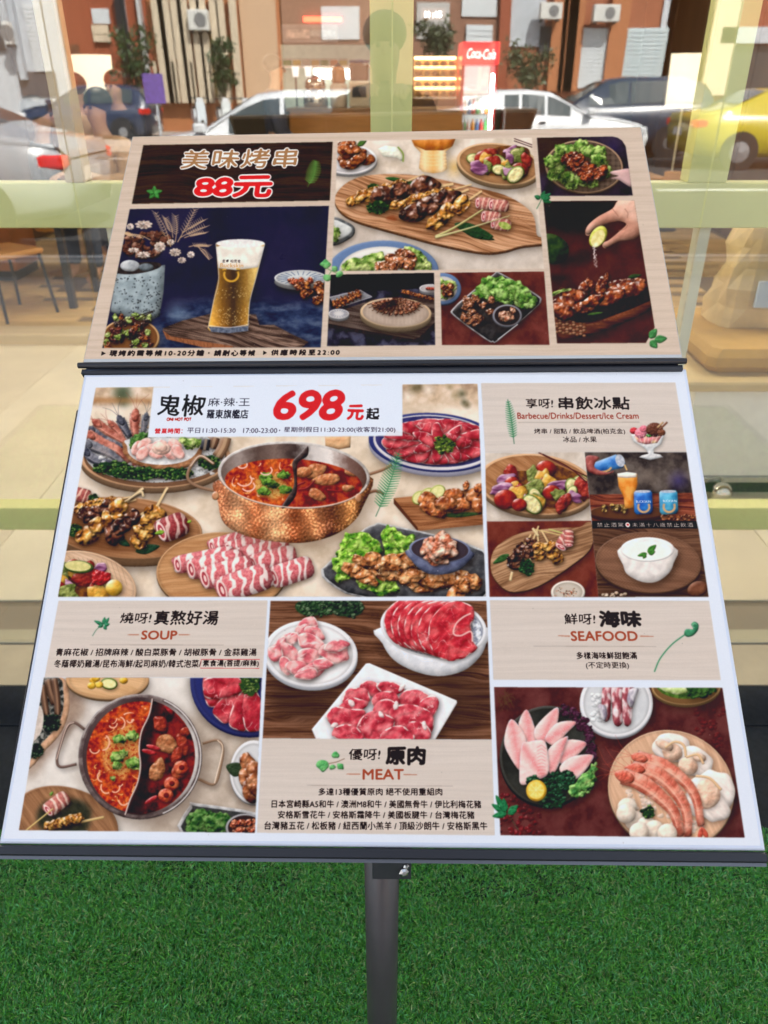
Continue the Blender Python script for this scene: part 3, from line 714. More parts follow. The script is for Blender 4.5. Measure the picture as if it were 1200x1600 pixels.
    flat(ell(*c(468, 750, 38, 60), 32), [(214, 200, 110), (240, 232, 170)], 4); glow(*c(455, 790), 6, (250, 248, 230), .8)
    for k in range(40):
        y = 800+k*3.4; flat(ell(*c(440+k*.35+r.randn()*5, y), .5+r.rand()*.9, .8+r.rand()*1.2, n=8), [(226, 220, 220)], a=.7 if k < 24 else .35)
    bowl = smooth(q(195, 1240, 400, 1300, 640, 1210, 810, 1120, 812, 1200, 640, 1290, 420, 1370, 260, 1400, 210, 1370), 4)
    blob(bowl, [(66, 30, 18), (112, 56, 34)], puff=8, bump=.4, spec=.1, sh=(0, 4, 7, .7), st=5)
    for k in range(36): 
        x = 205+(k % 9)*22; y = 1265+(k//9)*26+(k % 2)*8; blob(ell(*c(x, y+(k % 9)*3, 13, 9)), [(140, 84, 56), (186, 130, 96)], puff=2, bump=.1, spec=.15, edge=.5)
    flat(smooth(q(300, 1240, 800, 1080, 805, 1150, 420, 1290), 3), [(20, 12, 8), (44, 26, 12)], 4)
    RO = ((56, 18, 10), (128, 52, 24), (196, 104, 56))
    for k, (x, y, a, b, t) in enumerate(((650, 1040, 130, 34, -4), (620, 1090, 120, 50, -8), (700, 1075, 90, 46, -18), (560, 1130, 100, 46, -20), (400, 1070, 50, 60, 60), (490, 1060, 34, 66, 10), (320, 1120, 90, 48, 10), (250, 1180, 70, 66, 20), (240, 1220, 80, 56, 25), (380, 1190, 70, 40, -10), (440, 1150, 70, 36, -20), (420, 1040, 20, 40, -35), (520, 1010, 18, 40, 10))):
        chunk(*c(x, y, a, b), t, RO, seed=k+520, spec=.75, jag=.12, bump=.6)
    lettuce(q(178, 1095, 240, 1075, 300, 1078, 220, 1100, 180, 1122), seed=9, frill=1); leaf(*c(400, 1240), *c(510, 1225), 5, (60, 100, 40)); leaf(*c(660, 1000), *c(750, 985), 7, (40, 70, 30))
    setclip(None)
    for x0, y0, x1, y1 in ((800, 1390, 845, 1330), (830, 1400, 912, 1390), (805, 1405, 848, 1452)): leaf(*c(x0, y0), *c(x1, y1), 13, (62, 140, 72))
    for x0, y0, x1, y1 in ((100, 495, 62, 478), (105, 495, 130, 445), (110, 500, 168, 462), (115, 508, 172, 520), (112, 500, 165, 490)): leaf(*c(x0, y0), *c(x1, y1), 8, (34, 112, 66))
    line(q(75, 562, 95, 525, 108, 495), 1, (40, 110, 66), shade=False)
    view(500, 360, .3)
    for x, y, rr in ((30, 178, 26), (38, 245, 20), (76, 203, 16), (100, 230, 20)): blob(rough(*c(x, y, rr, rr*.85), jag=.25, n=8, seed=int(x)), [(70, 160, 84), (130, 200, 120)], puff=2, bump=.3, spec=.1)
    line(q(40, 200, 62, 212, 90, 225), 1, (90, 150, 80), shade=False); line(q(60, 210, 45, 235), 1, (90, 150, 80), shade=False)

def p_lower():
    r = np.random.RandomState(11)
    setclip(None); CAN[int(575*PS):] = (217, 227, 240)
    view(90, 590, .2833)
    PANEL['hotpot_spread'] = T = [(150, 606), (746, 600), (759, 932), (91, 932.8)]
    setclip(T)
    flat(rect(85, 590, 765, 940), [(206, 186, 160), (226, 210, 188), (238, 226, 210)], 40, 2, con=1.3)
    flat(rect(85, 590, 765, 634), [(150, 120, 96), (206, 180, 150), (232, 214, 196)], 30, 3, soft=4)
    flat(rough(*c(360, 95, 50, 60)), [(60, 80, 56)], soft=6, a=.85); flat(q(180, 110, 520, 118, 520, 140, 180, 138), [(168, 112, 60)], soft=3, a=.7)
    for k in range(9): glow(636+r.rand()*105, 604+r.rand()*34, 8+r.rand()*9, [(90, 80, 50), (150, 130, 90), (246, 238, 224), (70, 74, 50)][k % 4], .8)
    # seafood boat left
    disc(*c(540, 440, 415, 172), [(120, 84, 60)], rimcol=(206, 158, 116), depth=8, inner=.95, sh=(6, 8, 9, .5), rot=0)
    flat(ell(*c(540, 430, 385, 150)), [(170, 176, 180), (214, 220, 222), (120, 120, 120)], 4, con=1.8)
    SH = [((150, 66, 52), (196, 110, 90), (226, 160, 140)), ((62, 66, 78), (110, 112, 124), (160, 150, 150)), ((40, 42, 58), (80, 84, 100), (150, 150, 160))]
    for k, (pts, w) in enumerate((((430, 200, 425, 260, 430, 330), 17), ((490, 210, 480, 260, 470, 310), 12), ((345, 230, 370, 280, 400, 330), 15), ((290, 250, 330, 290, 365, 340), 11),
            ((210, 245, 280, 300, 400, 370), 15), ((180, 280, 250, 330, 390, 400), 11), ((165, 310, 240, 360, 330, 400, 400, 470), 18), ((155, 360, 220, 390, 290, 420, 370, 480), 17), ((150, 400, 200, 450, 300, 480, 350, 500), 15))):
        shrimp(q(*pts)[::1], w, SH[k % 3] if k not in (0, 4, 6) else SH[0], seed=k, w2=w*.55)
    for k in range(50):
        x, y = 190+r.rand()*700, 440+r.rand()*90; blob(rough(*c(x, y), 3.5, 2.6, jag=.4, n=6, seed=k), [(190, 196, 200), (236, 240, 242)], puff=1.5, bump=.2, spec=.7, a=.8)
    bk = smooth(q(362, 395, 372, 430, 430, 480, 560, 515, 700, 500, 780, 450, 800, 380, 780, 340, 400, 340), 4)
    blob(bk, [(150, 96, 58), (196, 140, 96)], puff=4, bump=.3, spec=.1, sh=(2, 4, 5, .6))
    R = Reg(bk); R.put((96, 54, 34), R.M*np.clip(np.sin((R.X+R.Y*.6)*2.2)*np.sin((R.X-R.Y*.6)*2.2)*1.6, 0, 1)*.65)
    flat(smooth(q(385, 380, 400, 430, 470, 470, 600, 482, 720, 455, 775, 400, 770, 340, 400, 340), 4), [(196, 200, 204), (234, 236, 236)], 4)
    lettuce(q(670, 340, 800, 335, 795, 375, 720, 400, 680, 370), seed=31); lettuce(q(400, 360, 440, 310, 500, 310, 490, 360, 420, 400), ((40, 80, 34), (90, 140, 60)), seed=32)
    for k, (x, y, t) in enumerate(((440, 390, -60), (480, 370, -40), (520, 395, -20), (570, 375, 0), (610, 395, 20), (650, 375, 40), (470, 420, -50), (550, 420, 0), (620, 420, 30), (665, 410, 50))):
        slice_(ell(*c(x, y, 46, 30), t, n=9), seed=k, base=[(226, 150, 140), (240, 190, 180)], fat=(250, 226, 220), sc=5, rim=.6)
    blob(ell(*c(572, 392, 52, 36)), [(232, 178, 160), (244, 208, 190)], puff=8, bump=.3, spec=.3); blob(ell(*c(572, 388, 34, 22)), [(240, 196, 176)], puff=5, bump=.2, spec=.3)
    for pts, w, k in (((870, 330, 850, 390), 15, 1), ((930, 330, 915, 380, 880, 440), 17, 0), ((820, 340, 810, 400), 14, 2)): line(q(*pts), w, [(150, 110, 80), (112, 76, 56), (44, 46, 56)][k], sh=(2, 3, 3, .5)); line(q(*pts), w*.3, (210, 180, 140), shade=False, a=.5)
    herb(*c(310, 500, 110, 38), seed=4, sz=2.6); herb(*c(450, 530, 150, 38), seed=5, sz=2.6); herb(*c(640, 530, 110, 34), seed=6, sz=2.6); herb(*c(840, 470, 60, 40), seed=7, sz=2.4)
    # skewer platter
    disc(*c(380, 830, 420, 170), [(150, 100, 62), (190, 136, 92)], rimcol=(186, 136, 94), depth=12, inner=.97, sh=(5, 8, 8, .55), wood=12, rot=4)
    shadow(smooth(q(80, 680, 350, 690, 700, 800, 730, 900, 420, 960, 100, 920), 3), 0, 2, 8, .5, (60, 25, 8))
    leaf(*c(430, 960), *c(565, 930), 16, (34, 66, 46)); leaf(*c(330, 890), *c(400, 930), 12, (34, 66, 46))
    roll(*c(90, 640), *c(175, 660), 20, 2, 3, ((150, 56, 56), (190, 100, 90)), (226, 180, 160)); herb(*c(95, 845, 42, 38), seed=9); herb(*c(200, 665, 30, 22), seed=10)
    skewer(*c(100, 730), *c(310, 680), 13, GOLD, seed=11, stick=30); skewer(*c(130, 770), *c(300, 715), 19, DARKM, seed=12, stick=40)
    skewer(*c(140, 895), *c(370, 695), 20, GOLD, seed=13, stick=36); skewer(*c(280, 880), *c(440, 770), 21, DARKM, seed=14, stick=20)
    skewer(*c(440, 920), *c(545, 720), 23, GOLD, n=4, seed=15, stick=34)
    for k in range(3): line(q(370+k*8, 685-k*4, 430+k*14, 650-k*10, 475, 610+k*24), 2.4, (226, 200, 150), w2=4, sh=(1, 2, 2, .5))
    line(q(545, 710, 580, 650, 608, 606), 2, (226, 200, 150), w2=3.6)
    roll(*c(570, 850), *c(700, 800), 34, 5, 3, ((128, 30, 38), (176, 70, 72)), (222, 180, 170)); leaf(*c(590, 850), *c(535, 862), 8, (130, 180, 50)); leaf(*c(715, 800), *c(740, 790), 5, (130, 180, 50))
    # vegetables lower left
    disc(*c(150, 1140, 290, 180), [(196, 158, 124), (222, 190, 160)], rimcol=(214, 176, 140), depth=4, inner=.96, wood=25, sh=(5, 5, 7, .5), rot=12)
    for k in range(12): line([c(60+k*26, 985+k*3), c(120+k*24, 1060+k*8)], .8, (120, 84, 56), shade=False, a=.4, curve=False)
    veg(*c(120, 1130, 150, 90), n=16, s=13, seed=6)
    blob(ell(*c(118, 1045, 82, 36), 4), [(70, 96, 36)], puff=3, bump=.2, sh=(2, 4, 4, .5)); flat(ell(*c(112, 1040, 72, 28), 4), [(196, 190, 110), (228, 220, 150)], 4, 2)
    blob(q(190, 1080, 215, 1060, 295, 1080, 292, 1125, 240, 1150, 190, 1140), [(150, 16, 26), (190, 40, 40)], puff=4, bump=.6, spec=.6, sh=(1, 3, 3, .6)); blob(ell(*c(312, 1160, 46, 46)), [(226, 160, 30), (246, 200, 70)], puff=12, bump=.1, spec=.7, sh=(2, 3, 4, .6))
    # meat rolls on round wood
    disc(*c(905, 1075, 360, 222), [(176, 122, 76), (206, 156, 106)], rimcol=(196, 146, 98), depth=3, inner=.98, wood=-8, sh=(3, 5, 8, .55))
    for k, (x0, y0, x1, y1, w) in enumerate(((850, 935, 1040, 880, 22), (940, 950, 1140, 900, 23), (660, 1035, 960, 975, 26), (1000, 990, 1260, 925, 26), (735, 1060, 1010, 1000, 30), (1075, 1030, 1300, 975, 28), (810, 1110, 1060, 1040, 33), (1190, 1105, 1390, 1040, 32), (905, 1175, 1160, 1090, 38))):
        roll(*c(x0, y0), *c(x1, y1), w, seed=k+3, n=4.4)
    # right-hand half
    view(400, 590, .3083)
    disc(*c(905, 330, 335, 150), [(226, 224, 230)], rimcol=(38, 46, 112), depth=7, inner=.93, sh=(4, 7, 8, .5), rot=4, side=(150, 150, 170))
    flat(ell(*c(905, 325, 300, 128), 4), [(40, 40, 96), (60, 60, 120)], 9)
    for k in range(13):
        t = 360*k/13+10; a = math.radians(t); ca, sa = math.cos(a), math.sin(a)
        def E(rr, da): return c(915+278*rr*math.cos(a+da), 325+118*rr*math.sin(a+da))
        slice_([E(.22, -.25), E(.6, -.33), E(.93, -.30), E(1.0, -.1), E(1.0, .12), E(.92, .28), E(.55, .2), E(.22, .12)], seed=k+3, rim=1.5, sc=11, thr=.055, sh=(1.5, 2, 3, .6))
    for k in range(7):
        t = 360*k/7; a = math.radians(t); slice_(rough(*c(940+80*math.cos(a), 332+36*math.sin(a), 74, 30), t, .12, 9, seed=k), seed=k+20, rim=1.2, sc=8, thr=.06)
    herb(*c(955, 340, 56, 44), cols=((50, 80, 20), (100, 136, 40), (160, 180, 80)), seed=12, sz=2.6)
    # small wooden cup base + lime plate
    blob(q(350, 300, 480, 300, 478, 355, 420, 365, 352, 350), [(206, 150, 100), (226, 180, 130)], puff=5, bump=.1)
    # copper hot pot
    pot = smooth(q(-190, 520, -190, 640, -160, 740, -60, 800, 80, 830, 240, 838, 380, 805, 480, 745, 540, 660, 575, 500, 200, 620), 5)
    shadow(pot, 8, 12, 16, .45, (60, 34, 14))
    line(q(-210, 440, -280, 400, -330, 450, -345, 510, -300, 550, -190, 580), 5, (150, 112, 84), sh=(2, 4, 4, .5)); line(q(-215, 436, -282, 397, -332, 450), 1.6, (240, 220, 200), shade=False, a=.8)
    line(q(575, 490, 640, 468, 690, 440), 5, (150, 106, 76)); line(q(540, 600, 600, 575, 650, 590), 5, (130, 86, 60))
    def cop(X, Y):
        u = np.clip((X-c(-190, 0)[0])/(c(570, 0)[0]-c(-190, 0)[0]), 0, 1)
        b = pal([(170, 92, 56), (226, 160, 110), (176, 92, 50), (240, 176, 120), (150, 70, 34), (196, 120, 70), (104, 52, 30), (190, 120, 60), (120, 66, 36)], u+.05*(N(X, Y, 10, 5)-.5))
        n = N(X, Y, 3.2, 6, sm=True)[..., None]; g = N(X, Y, 26, 7, sm=True)[..., None]
        return np.clip(b*(.62+.30*n+.45*g)+np.clip((n*g-.42)*5, 0, 1)*np.array((50, 44, 36)), 0, 255)
    blob(pot, [(0, 0, 0)], puff=12, bump=.55, bsc=2.4, spec=.25, colf=cop, k=.6, edge=.4)
    O = ell(*c(192, 495, 386, 170), 3)
    blob(O, [(150, 144, 140), (196, 190, 186)], puff=2.5, bump=.05, spec=.7)
    I = ell(*c(192, 495, 370, 158), 3)
    def steel(X, Y):
        u = np.clip((X-c(-180, 0)[0])/(c(560, 0)[0]-c(-180, 0)[0]), 0, 1)
        return pal([(96, 80, 74), (150, 136, 130), (84, 66, 60), (120, 100, 92), (60, 46, 44), (196, 190, 186), (226, 220, 216), (120, 92, 84), (90, 60, 50)], u+.04*(N(X, Y, 20, 5)-.5))
    blob(I, [(0, 0, 0)], puff=2, bump=0, spec=0, colf=steel, edge=.2, k=.3)
    S = ell(*c(190, 535, 348, 122), 3)
    old = CLIP
    soup(S, [(150, 24, 12), (206, 62, 22), (226, 110, 40)], 3, 40, 60)
    dv = q(255, 350, 220, 400, 185, 440, 195, 540, 180, 600, 130, 660, 560, 680, 580, 500, 540, 420, 400, 350)
    R = Reg(dv); m = np.zeros((CH, CW), np.float32); m[R.sl] = R.M
    R2 = Reg(S); m2 = np.zeros((CH, CW), np.float32); m2[R2.sl] = R2.M
    setc = m*m2*(old if old is not None else 1)
    globals()['CLIP'] = setc
    flat(rect(*c(100, 340), *c(600, 700)), [(96, 14, 10), (150, 30, 16), (184, 66, 34)], 12, 4, con=2)
    for k in range(24): glow(*c(180+r.rand()*380, 430+r.rand()*220), 2+r.rand()*4, (226, 110, 60), .5)
    for x, y, a, b, t in ((300, 470, 60, 36, -20), (355, 520, 64, 30, -5), (305, 590, 46, 30, 20), (480, 480, 40, 20, 10), (470, 560, 30, 18, 0), (240, 480, 40, 26, 0)): blob(rough(*c(x, y, a, b), t, .22, 8), [(170, 90, 50), (208, 140, 88)], puff=5, bump=.4, spec=.4, sh=(1, 2, 3, .5), nsc=8)
    for pts in ((215, 570, 260, 560, 300, 520), (380, 420, 410, 430), (200, 550, 250, 530), (360, 570, 440, 580)): line(q(*pts), 4, (140, 14, 20), w2=2, sh=(1, 1, 2, .4))
    globals()['CLIP'] = old
    blob(smooth(q(262, 348, 225, 385, 185, 430, 192, 500, 188, 560, 130, 655, 158, 655, 205, 590, 208, 480, 215, 430, 262, 395), 5), [(30, 20, 20), (70, 52, 50)], puff=2.5, bump=.1, spec=.5)
    globals()['CLIP'] = m2*(old if old is not None else 1)
    flat(rough(*c(70, 560, 100, 60), jag=.3), [(226, 176, 80), (240, 206, 120), (200, 120, 40)], 3.4, a=.9, con=2.4, soft=2)
    for x, y in ((50, 505), (85, 545), (60, 530), (150, 570), (140, 495), (40, 580)): lettuce(q(x-34, y-8, x, y-24, x+34, y-6, x+20, y+18, x-20, y+16), ((60, 110, 30), (120, 170, 60)), seed=x, frill=2)
    for x, y, s in ((-60, 520, 30), (-40, 550, 26), (-70, 440, 20), (50, 470, 24)): line(ell(*c(x, y, s*1.3, s), 0, -40, 150, 6), 2.2, (240, 190, 176), shade=False)
    globals()['CLIP'] = old
    line(ell(*c(192, 495, 378, 164), 3, 10, 170, 30), 2, (236, 214, 196), shade=False, a=.8)
    for x, y in ((-205, 600), (520, 610)): blob(ell(*c(x, y, 18, 22)), [(170, 100, 60), (226, 170, 120)], puff=3, bump=.1, spec=.6)
    # chicken wing board right
    woodp(q(698, 612, 830, 598, 1160, 560, 1160, 745, 820, 778), [(112, 62, 34), (156, 98, 60), (184, 124, 80)], ang=-.05, sc=4, st=9, sh=(3, 6, 7, .6))
    flat(q(698, 612, 820, 762, 820, 780, 698, 640), [(84, 44, 24)])
    for x, y in ((830, 610), (870, 595), (920, 580)): blob(ell(*c(x, y, 42, 34), -30), [(150, 160, 60)], puff=2, bump=.1); flat(ell(*c(x, y, 36, 28), -30), [(214, 214, 130), (234, 230, 170)], 3)
    leaf(*c(940, 700), *c(1150, 690), 9, (50, 80, 40))
    for k, (x, y, a, b, t) in enumerate(((870, 625, 50, 42, 20), (900, 670, 76, 34, 25), (1000, 600, 60, 34, -10), (1040, 650, 80, 36, -15), (960, 640, 60, 36, 0), (1110, 600, 50, 44, 0), (1130, 650, 40, 40, 0), (1065, 550, 16, 26, 10), (1130, 560, 26, 24, -20))): chunk(*c(x, y, a, b), t, ((110, 44, 18), (184, 96, 46), (222, 142, 84)), seed=k+700, jag=.12, bump=.6, spec=.6)
    # steel tray with lettuce and kimchi chicken
    tr = smooth(q(330, 975, 345, 960, 520, 790, 600, 745, 680, 748, 1170, 880, 1170, 1120, 560, 1120, 360, 1035), 3)
    shadow(tr, 2, 6, 9, .55); blob(tr, [(120, 122, 124), (190, 194, 198)], puff=2, bump=.1, spec=.6)
    t2 = np.array(tr).mean(0)+(np.array(tr)-np.array(tr).mean(0))*.955
    blob(t2, [(44, 46, 52), (84, 86, 92)], puff=5, bump=.1, spec=.2)
    for s, pts in enumerate((q(425, 830, 470, 785, 560, 790, 640, 850, 600, 930, 480, 960, 420, 900), q(390, 930, 440, 880, 560, 880, 620, 940, 540, 1000, 430, 1030, 390, 980), q(640, 770, 700, 760, 780, 830, 790, 930, 740, 950, 660, 890), q(520, 1010, 620, 990, 720, 1050, 700, 1100, 560, 1080), q(690, 790, 790, 800, 800, 860, 740, 900))): lettuce(pts, ((60, 120, 24), (120, 180, 46), (180, 216, 100)), seed=s+41, frill=5)
    for k in range(30):
        t = (k*.618) % 1; x = 510+600*t+r.randn()*14; y = 980+r.randn()*24+t*70-(56 if .12 < t < .42 else 0)*r.rand()*1.5
        chunk(*c(x, y, 52+r.rand()*26, 30+r.rand()*12), r.rand()*50-10, ((150, 76, 34), (204, 124, 66), (232, 174, 116)), seed=k+720, spec=.55, bump=.8, jag=.25)
    for k in range(90): flat(ell(*c(520+r.rand()*560, 940+r.rand()*130), .7, .7, n=6), [(246, 230, 196)], a=.8)
    blob(smooth(q(775, 870, 790, 930, 850, 985, 920, 1000, 1010, 985, 1070, 940, 1090, 880), 4), [(84, 92, 128), (112, 122, 158)], puff=9, bump=.1, spec=.2, sh=(3, 6, 7, .6))
    disc(*c(932, 872, 157, 66), [(60, 50, 60)], rimcol=(108, 118, 156), depth=0, inner=.92, rot=3, sh=None)
    for k in range(15): chunk(*c(930+r.randn()*44, 885+r.randn()*24-8, 50, 32), r.rand()*180, ((186, 84, 50), (226, 150, 118), (242, 212, 188)), seed=k+800, spec=.4, bump=.8)
    fern(*c(607, 705), *c(727, 372), 15, (62, 140, 90), 22, 3)
    # translucent white overlay for the price
    PANEL['price_strip'] = W_ = [(240, 604), (629, 601), (629, 681.6), (231, 684)]
    R = Reg(W_); R.put((216, 227, 238), R.M*.965)
    # dishes right column
    view(740, 580, .3167)
    PANEL['grill_heading'] = T = [(751.7, 599), (1055, 598), (1072.5, 706.7), (758, 707.6)]
    setclip(T); woodp(rect(745, 590, 1080, 712), BEIGE, ang=0, sc=3, st=34, knots=False, seed=1)
    fern(*c(200, 360), *c(168, 140), 8, (56, 136, 92), 16, 1)
    line(q(220, 254, 818, 252), .8, (140, 120, 110), shade=False, a=.7)
    PANEL['vegetable_bowl'] = T = [(758, 708), (913.5, 707), (923.7, 814), (760.6, 815)]
    setclip(T); flat(rect(750, 700, 930, 820), [(190, 176, 160), (222, 212, 200)], 20)
    disc(*c(310, 560, 290, 150), [(150, 96, 56), (190, 136, 90)], rimcol=(212, 164, 118), depth=6, inner=.94, wood=30, rot=6, sh=(3, 5, 6, .5))
    veg(*c(335, 575, 220, 100), n=32, s=13, seed=12)
    for k in range(3): line(q(320+k*10, 402+k*4, 440+k*16, 465+k*6, 560, 520+k*16), 1.8, [(70, 26, 28), (130, 80, 66)][k % 2], shade=False)
    PANEL['beer_cans'] = T = [(913.5, 707), (1072.5, 707), (1088, 814), (924.6, 814)]
    setclip(T); flat(rect(905, 700, 1095, 820), [(38, 32, 34), (74, 64, 60), (100, 90, 84)], 24, con=1.4)
    glow(*c(860, 520), 26, (130, 116, 104), .6); glow(*c(1010, 540), 22, (70, 60, 120), .8)
    woodp(q(560, 610, 1110, 600, 1110, 745, 560, 745), [(70, 28, 20), (128, 58, 40), (160, 84, 60)], ang=0, sc=3, st=10)
    disc(*c(760, 695, 190, 36), [(96, 56, 34)], rimcol=(112, 66, 42), depth=5, inner=.95, wood=5)
    for k in range(16): chunk(*c(640+r.rand()*110, 680+r.randn()*10), 4, 3, 0, ((70, 44, 16), (170, 130, 50), (220, 190, 110)), seed=k)
    for k in range(30): chunk(*c(930+r.rand()*165, 725+r.randn()*8), 3, 2.4, 0, ((130, 60, 30), (190, 110, 60)), seed=k+40)
    G = q(708, 510, 806, 508, 808, 560, 790, 620, 790, 675, 745, 678, 740, 620, 715, 570)
    blob(G, [(226, 120, 24), (246, 170, 70)], puff=7, bump=.05, spec=.4, k=.5, edge=.25); blob(q(708, 506, 756, 498, 804, 504, 804, 524, 756, 528, 710, 524), [(238, 232, 220)], puff=3, bump=.1)
    blob(q(585, 455, 700, 412, 738, 425, 748, 458, 735, 478, 620, 500, 592, 488), [(30, 96, 190), (70, 150, 226)], puff=8, bump=.1, spec=.5, k=.7); flat(ell(*c(722, 442, 22, 32), -20), [(150, 160, 176), (206, 212, 224)], 3)
    line(q(744, 462, 756, 490), 2, (240, 190, 110), shade=False); line(ell(*c(645, 480, 34, 16), -15, 10, 170, 8), 3, (206, 160, 100), shade=False)
    blob(smooth(q(555, 420, 620, 425, 600, 450, 600, 480, 660, 500, 690, 490, 680, 505, 620, 515, 560, 490), 4), [(120, 40, 40), (190, 100, 90)], puff=4, bump=.1)
    flat(rough(*c(600, 470, 10, 10)), [(30, 96, 190)], a=0)
    for x, w, cc in ((835, 45, ((14, 70, 180), (40, 130, 224))), (960, 45, ((30, 130, 190), (80, 186, 226)))):
        blob(q(x-w, 600, x-w+8, 590, x+w-8, 588, x+w, 600, x+w+4, 690, x+w-6, 705, x-w+12, 708, x-w+2, 695), cc, puff=9, bump=.05, spec=.5, k=.8, sh=(2, 2, 4, .6))
        flat(ell(*c(x, 594, w-7, 7)), [(160, 170, 190), (206, 212, 226)], 3); line(ell(*c(x+4, 668, 28, 28), 0, 0, 180, 9), 3.4, (206, 160, 110), shade=False)
        line(q(x-24, 668, x-20, 655), 3.4, (206, 160, 110), shade=False); line(q(x+32, 668, x+28, 655), 3.4, (206, 160, 110), shade=False)
    PANEL['warning_strip'] = T = [(924.6, 814), (1088, 814), (1090.6, 826), (925, 826)]
    setclip(T); flat(rect(915, 808, 1100, 830), [(24, 18, 18)])
    PANEL['skewer_board'] = T = [(760.6, 815), (923.7, 814), (935, 933), (765, 932.5)]
    setclip(T); flat(rect(750, 808, 940, 940), [(82, 30, 24), (110, 44, 34), (124, 56, 44)], 22)
    bd = smooth(q(85, 930, 120, 860, 230, 800, 400, 775, 520, 770, 560, 745, 585, 760, 580, 870, 480, 960, 340, 1050, 240, 1085, 160, 1080, 95, 1010), 4)
    shadow(bd, 2, 5, 6, .6); blob(np.array(bd)+[0, 2.5], [(90, 56, 36)], puff=3, bump=.1, spec=0); woodp(bd, [(110, 74, 48), (166, 122, 86), (196, 154, 114)], ang=-.3, sc=4, st=9)
    leaf(*c(175, 905), *c(95, 950), 11, (50, 96, 44))
    skewer(*c(190, 960), *c(250, 860), 17, DARKM, seed=31, stick=20); skewer(*c(260, 915), *c(290, 840), 17, DARKM, seed=32, stick=26); skewer(*c(330, 930), *c(320, 850), 17, GOLD, seed=33, stick=22); skewer(*c(420, 940), *c(370, 850), 18, GOLD, seed=34, stick=24)
    roll(*c(430, 870), *c(470, 800), 19, 3, 3, ((170, 60, 60), (206, 110, 100)), (232, 190, 176)); roll(*c(470, 860), *c(470, 790), 13, 4, 3, ((170, 60, 60), (206, 110, 100)), (232, 190, 176))
    line(q(300, 780, 430, 810), 1.6, (214, 190, 120), shade=False); line(q(370, 780, 440, 800), 2, (190, 200, 110), shade=False)
    line(q(180, 1035, 190, 990), 4, (230, 206, 150)); line(q(285, 960, 275, 925), 4, (230, 206, 150)); line(q(290, 775, 320, 815), 4, (230, 206, 150))
    herb(*c(262, 970, 38, 42), seed=21, cols=((12, 44, 26), (24, 80, 40), (70, 130, 70)))
    disc(*c(465, 1090, 84, 56), [(196, 186, 172)], rimcol=(226, 220, 208), depth=3, inner=.86)
    for k in range(60): flat(ell(*c(465+r.randn()*26, 1092+r.randn()*13), 1, .8, n=6), [[(96, 52, 34), (170, 120, 80), (60, 36, 28), (196, 90, 60)][k % 4]], a=.9)
    PANEL['milk_pudding'] = T = [(925, 826), (1091, 826), (1107, 932.5), (935, 933)]
    setclip(T); woodp(rect(915, 820, 1115, 940), [(54, 34, 26), (92, 60, 44), (118, 82, 60)], ang=.1, sc=4, st=12)
    disc(*c(862, 945, 262, 150), [(110, 74, 54), (140, 98, 74)], rimcol=(122, 84, 62), depth=4, inner=.98, wood=8, sh=(3, 6, 6, .6), rot=4)
    R = Reg(ell(*c(862, 945, 256, 145), 4)); s_ = np.sin(R.X*1.25+np.sin(R.Y*.5))*np.sin(R.Y*1.5); R.put((60, 36, 26), R.M*np.clip(s_-.15, 0, 1)*.55); R.put((186, 140, 108), R.M*np.clip(-s_-.35, 0, 1)*.5)
    blob(smooth(q(724, 870, 738, 960, 760, 1005, 830, 1040, 900, 1040, 960, 1000, 985, 950, 990, 870), 4), [(214, 208, 204), (238, 234, 230)], puff=10, bump=.05, spec=.2, k=.7, sh=(4, 5, 6, .6))
    blob(ell(*c(857, 880, 133, 60)), [(226, 224, 224), (244, 242, 240)], puff=2.5, bump=.05, spec=.4); flat(ell(*c(857, 888, 118, 48)), [(238, 235, 230), (248, 246, 244)], 12)
    for x0, y0, x1, y1, w in ((855, 900, 808, 912, 7), (858, 895, 900, 858, 10), (862, 900, 895, 890, 9), (850, 905, 835, 925, 6)): leaf(*c(x0, y0), *c(x1, y1), w, (60, 130, 44))
    blob(ell(*c(1105, 1075, 52, 38), -20), [(96, 52, 34), (130, 78, 52)], puff=6, bump=.1, spec=.2, sh=(2, 3, 4, .6))
    for k in range(10): chunk(*c(640+r.rand()*120, 1105+r.randn()*5), 3.4, 2.5, 0, ((180, 150, 120), (230, 210, 180)), seed=k)
    setclip(None)
    # ice-cream coupe
    blob(q(776, 312, 790, 350, 830, 372, 850, 388, 862, 408, 830, 416, 815, 425, 870, 440, 935, 425, 920, 412, 888, 406, 890, 385, 925, 362, 944, 312), [(196, 204, 208), (228, 232, 236)], puff=3, bump=.2, spec=.6, a=.92, sh=(1, 2, 3, .3))
    blob(q(790, 320, 808, 352, 850, 362, 905, 355, 930, 318), [(216, 96, 116), (226, 150, 140), (240, 220, 150)], puff=4, bump=.3, spec=.2)
    for x, y, rr, cc in ((790, 295, 20, (206, 50, 60)), (824, 306, 30, (232, 130, 150)), (838, 285, 20, (226, 110, 130)), (892, 290, 42, (96, 50, 36)), (926, 304, 20, (120, 66, 44))): blob(ell(*c(x, y, rr, rr*.85)), [cc], puff=rr*.17, bump=.5, bsc=2, spec=.3)
    line(q(915, 290, 955, 252), 3, (130, 70, 44)); line(q(905, 280, 935, 252), 3, (206, 160, 110)); leaf(*c(850, 318), *c(880, 322), 5, (50, 130, 50))
    for k in range(7): line([c(790+k*24, 315), c(812+k*16, 355)], .7, (246, 250, 252), shade=False, a=.7, curve=False)
    # soup column
    view(20, 930, 1/3)
    PANEL['soup_heading'] = T = [(91.7, 939), (418, 938.3), (410, 1058.3), (70, 1058)]
    setclip(T); woodp(rect(60, 930, 425, 1065), BEIGE, ang=0, sc=3, st=34, knots=False, seed=0)
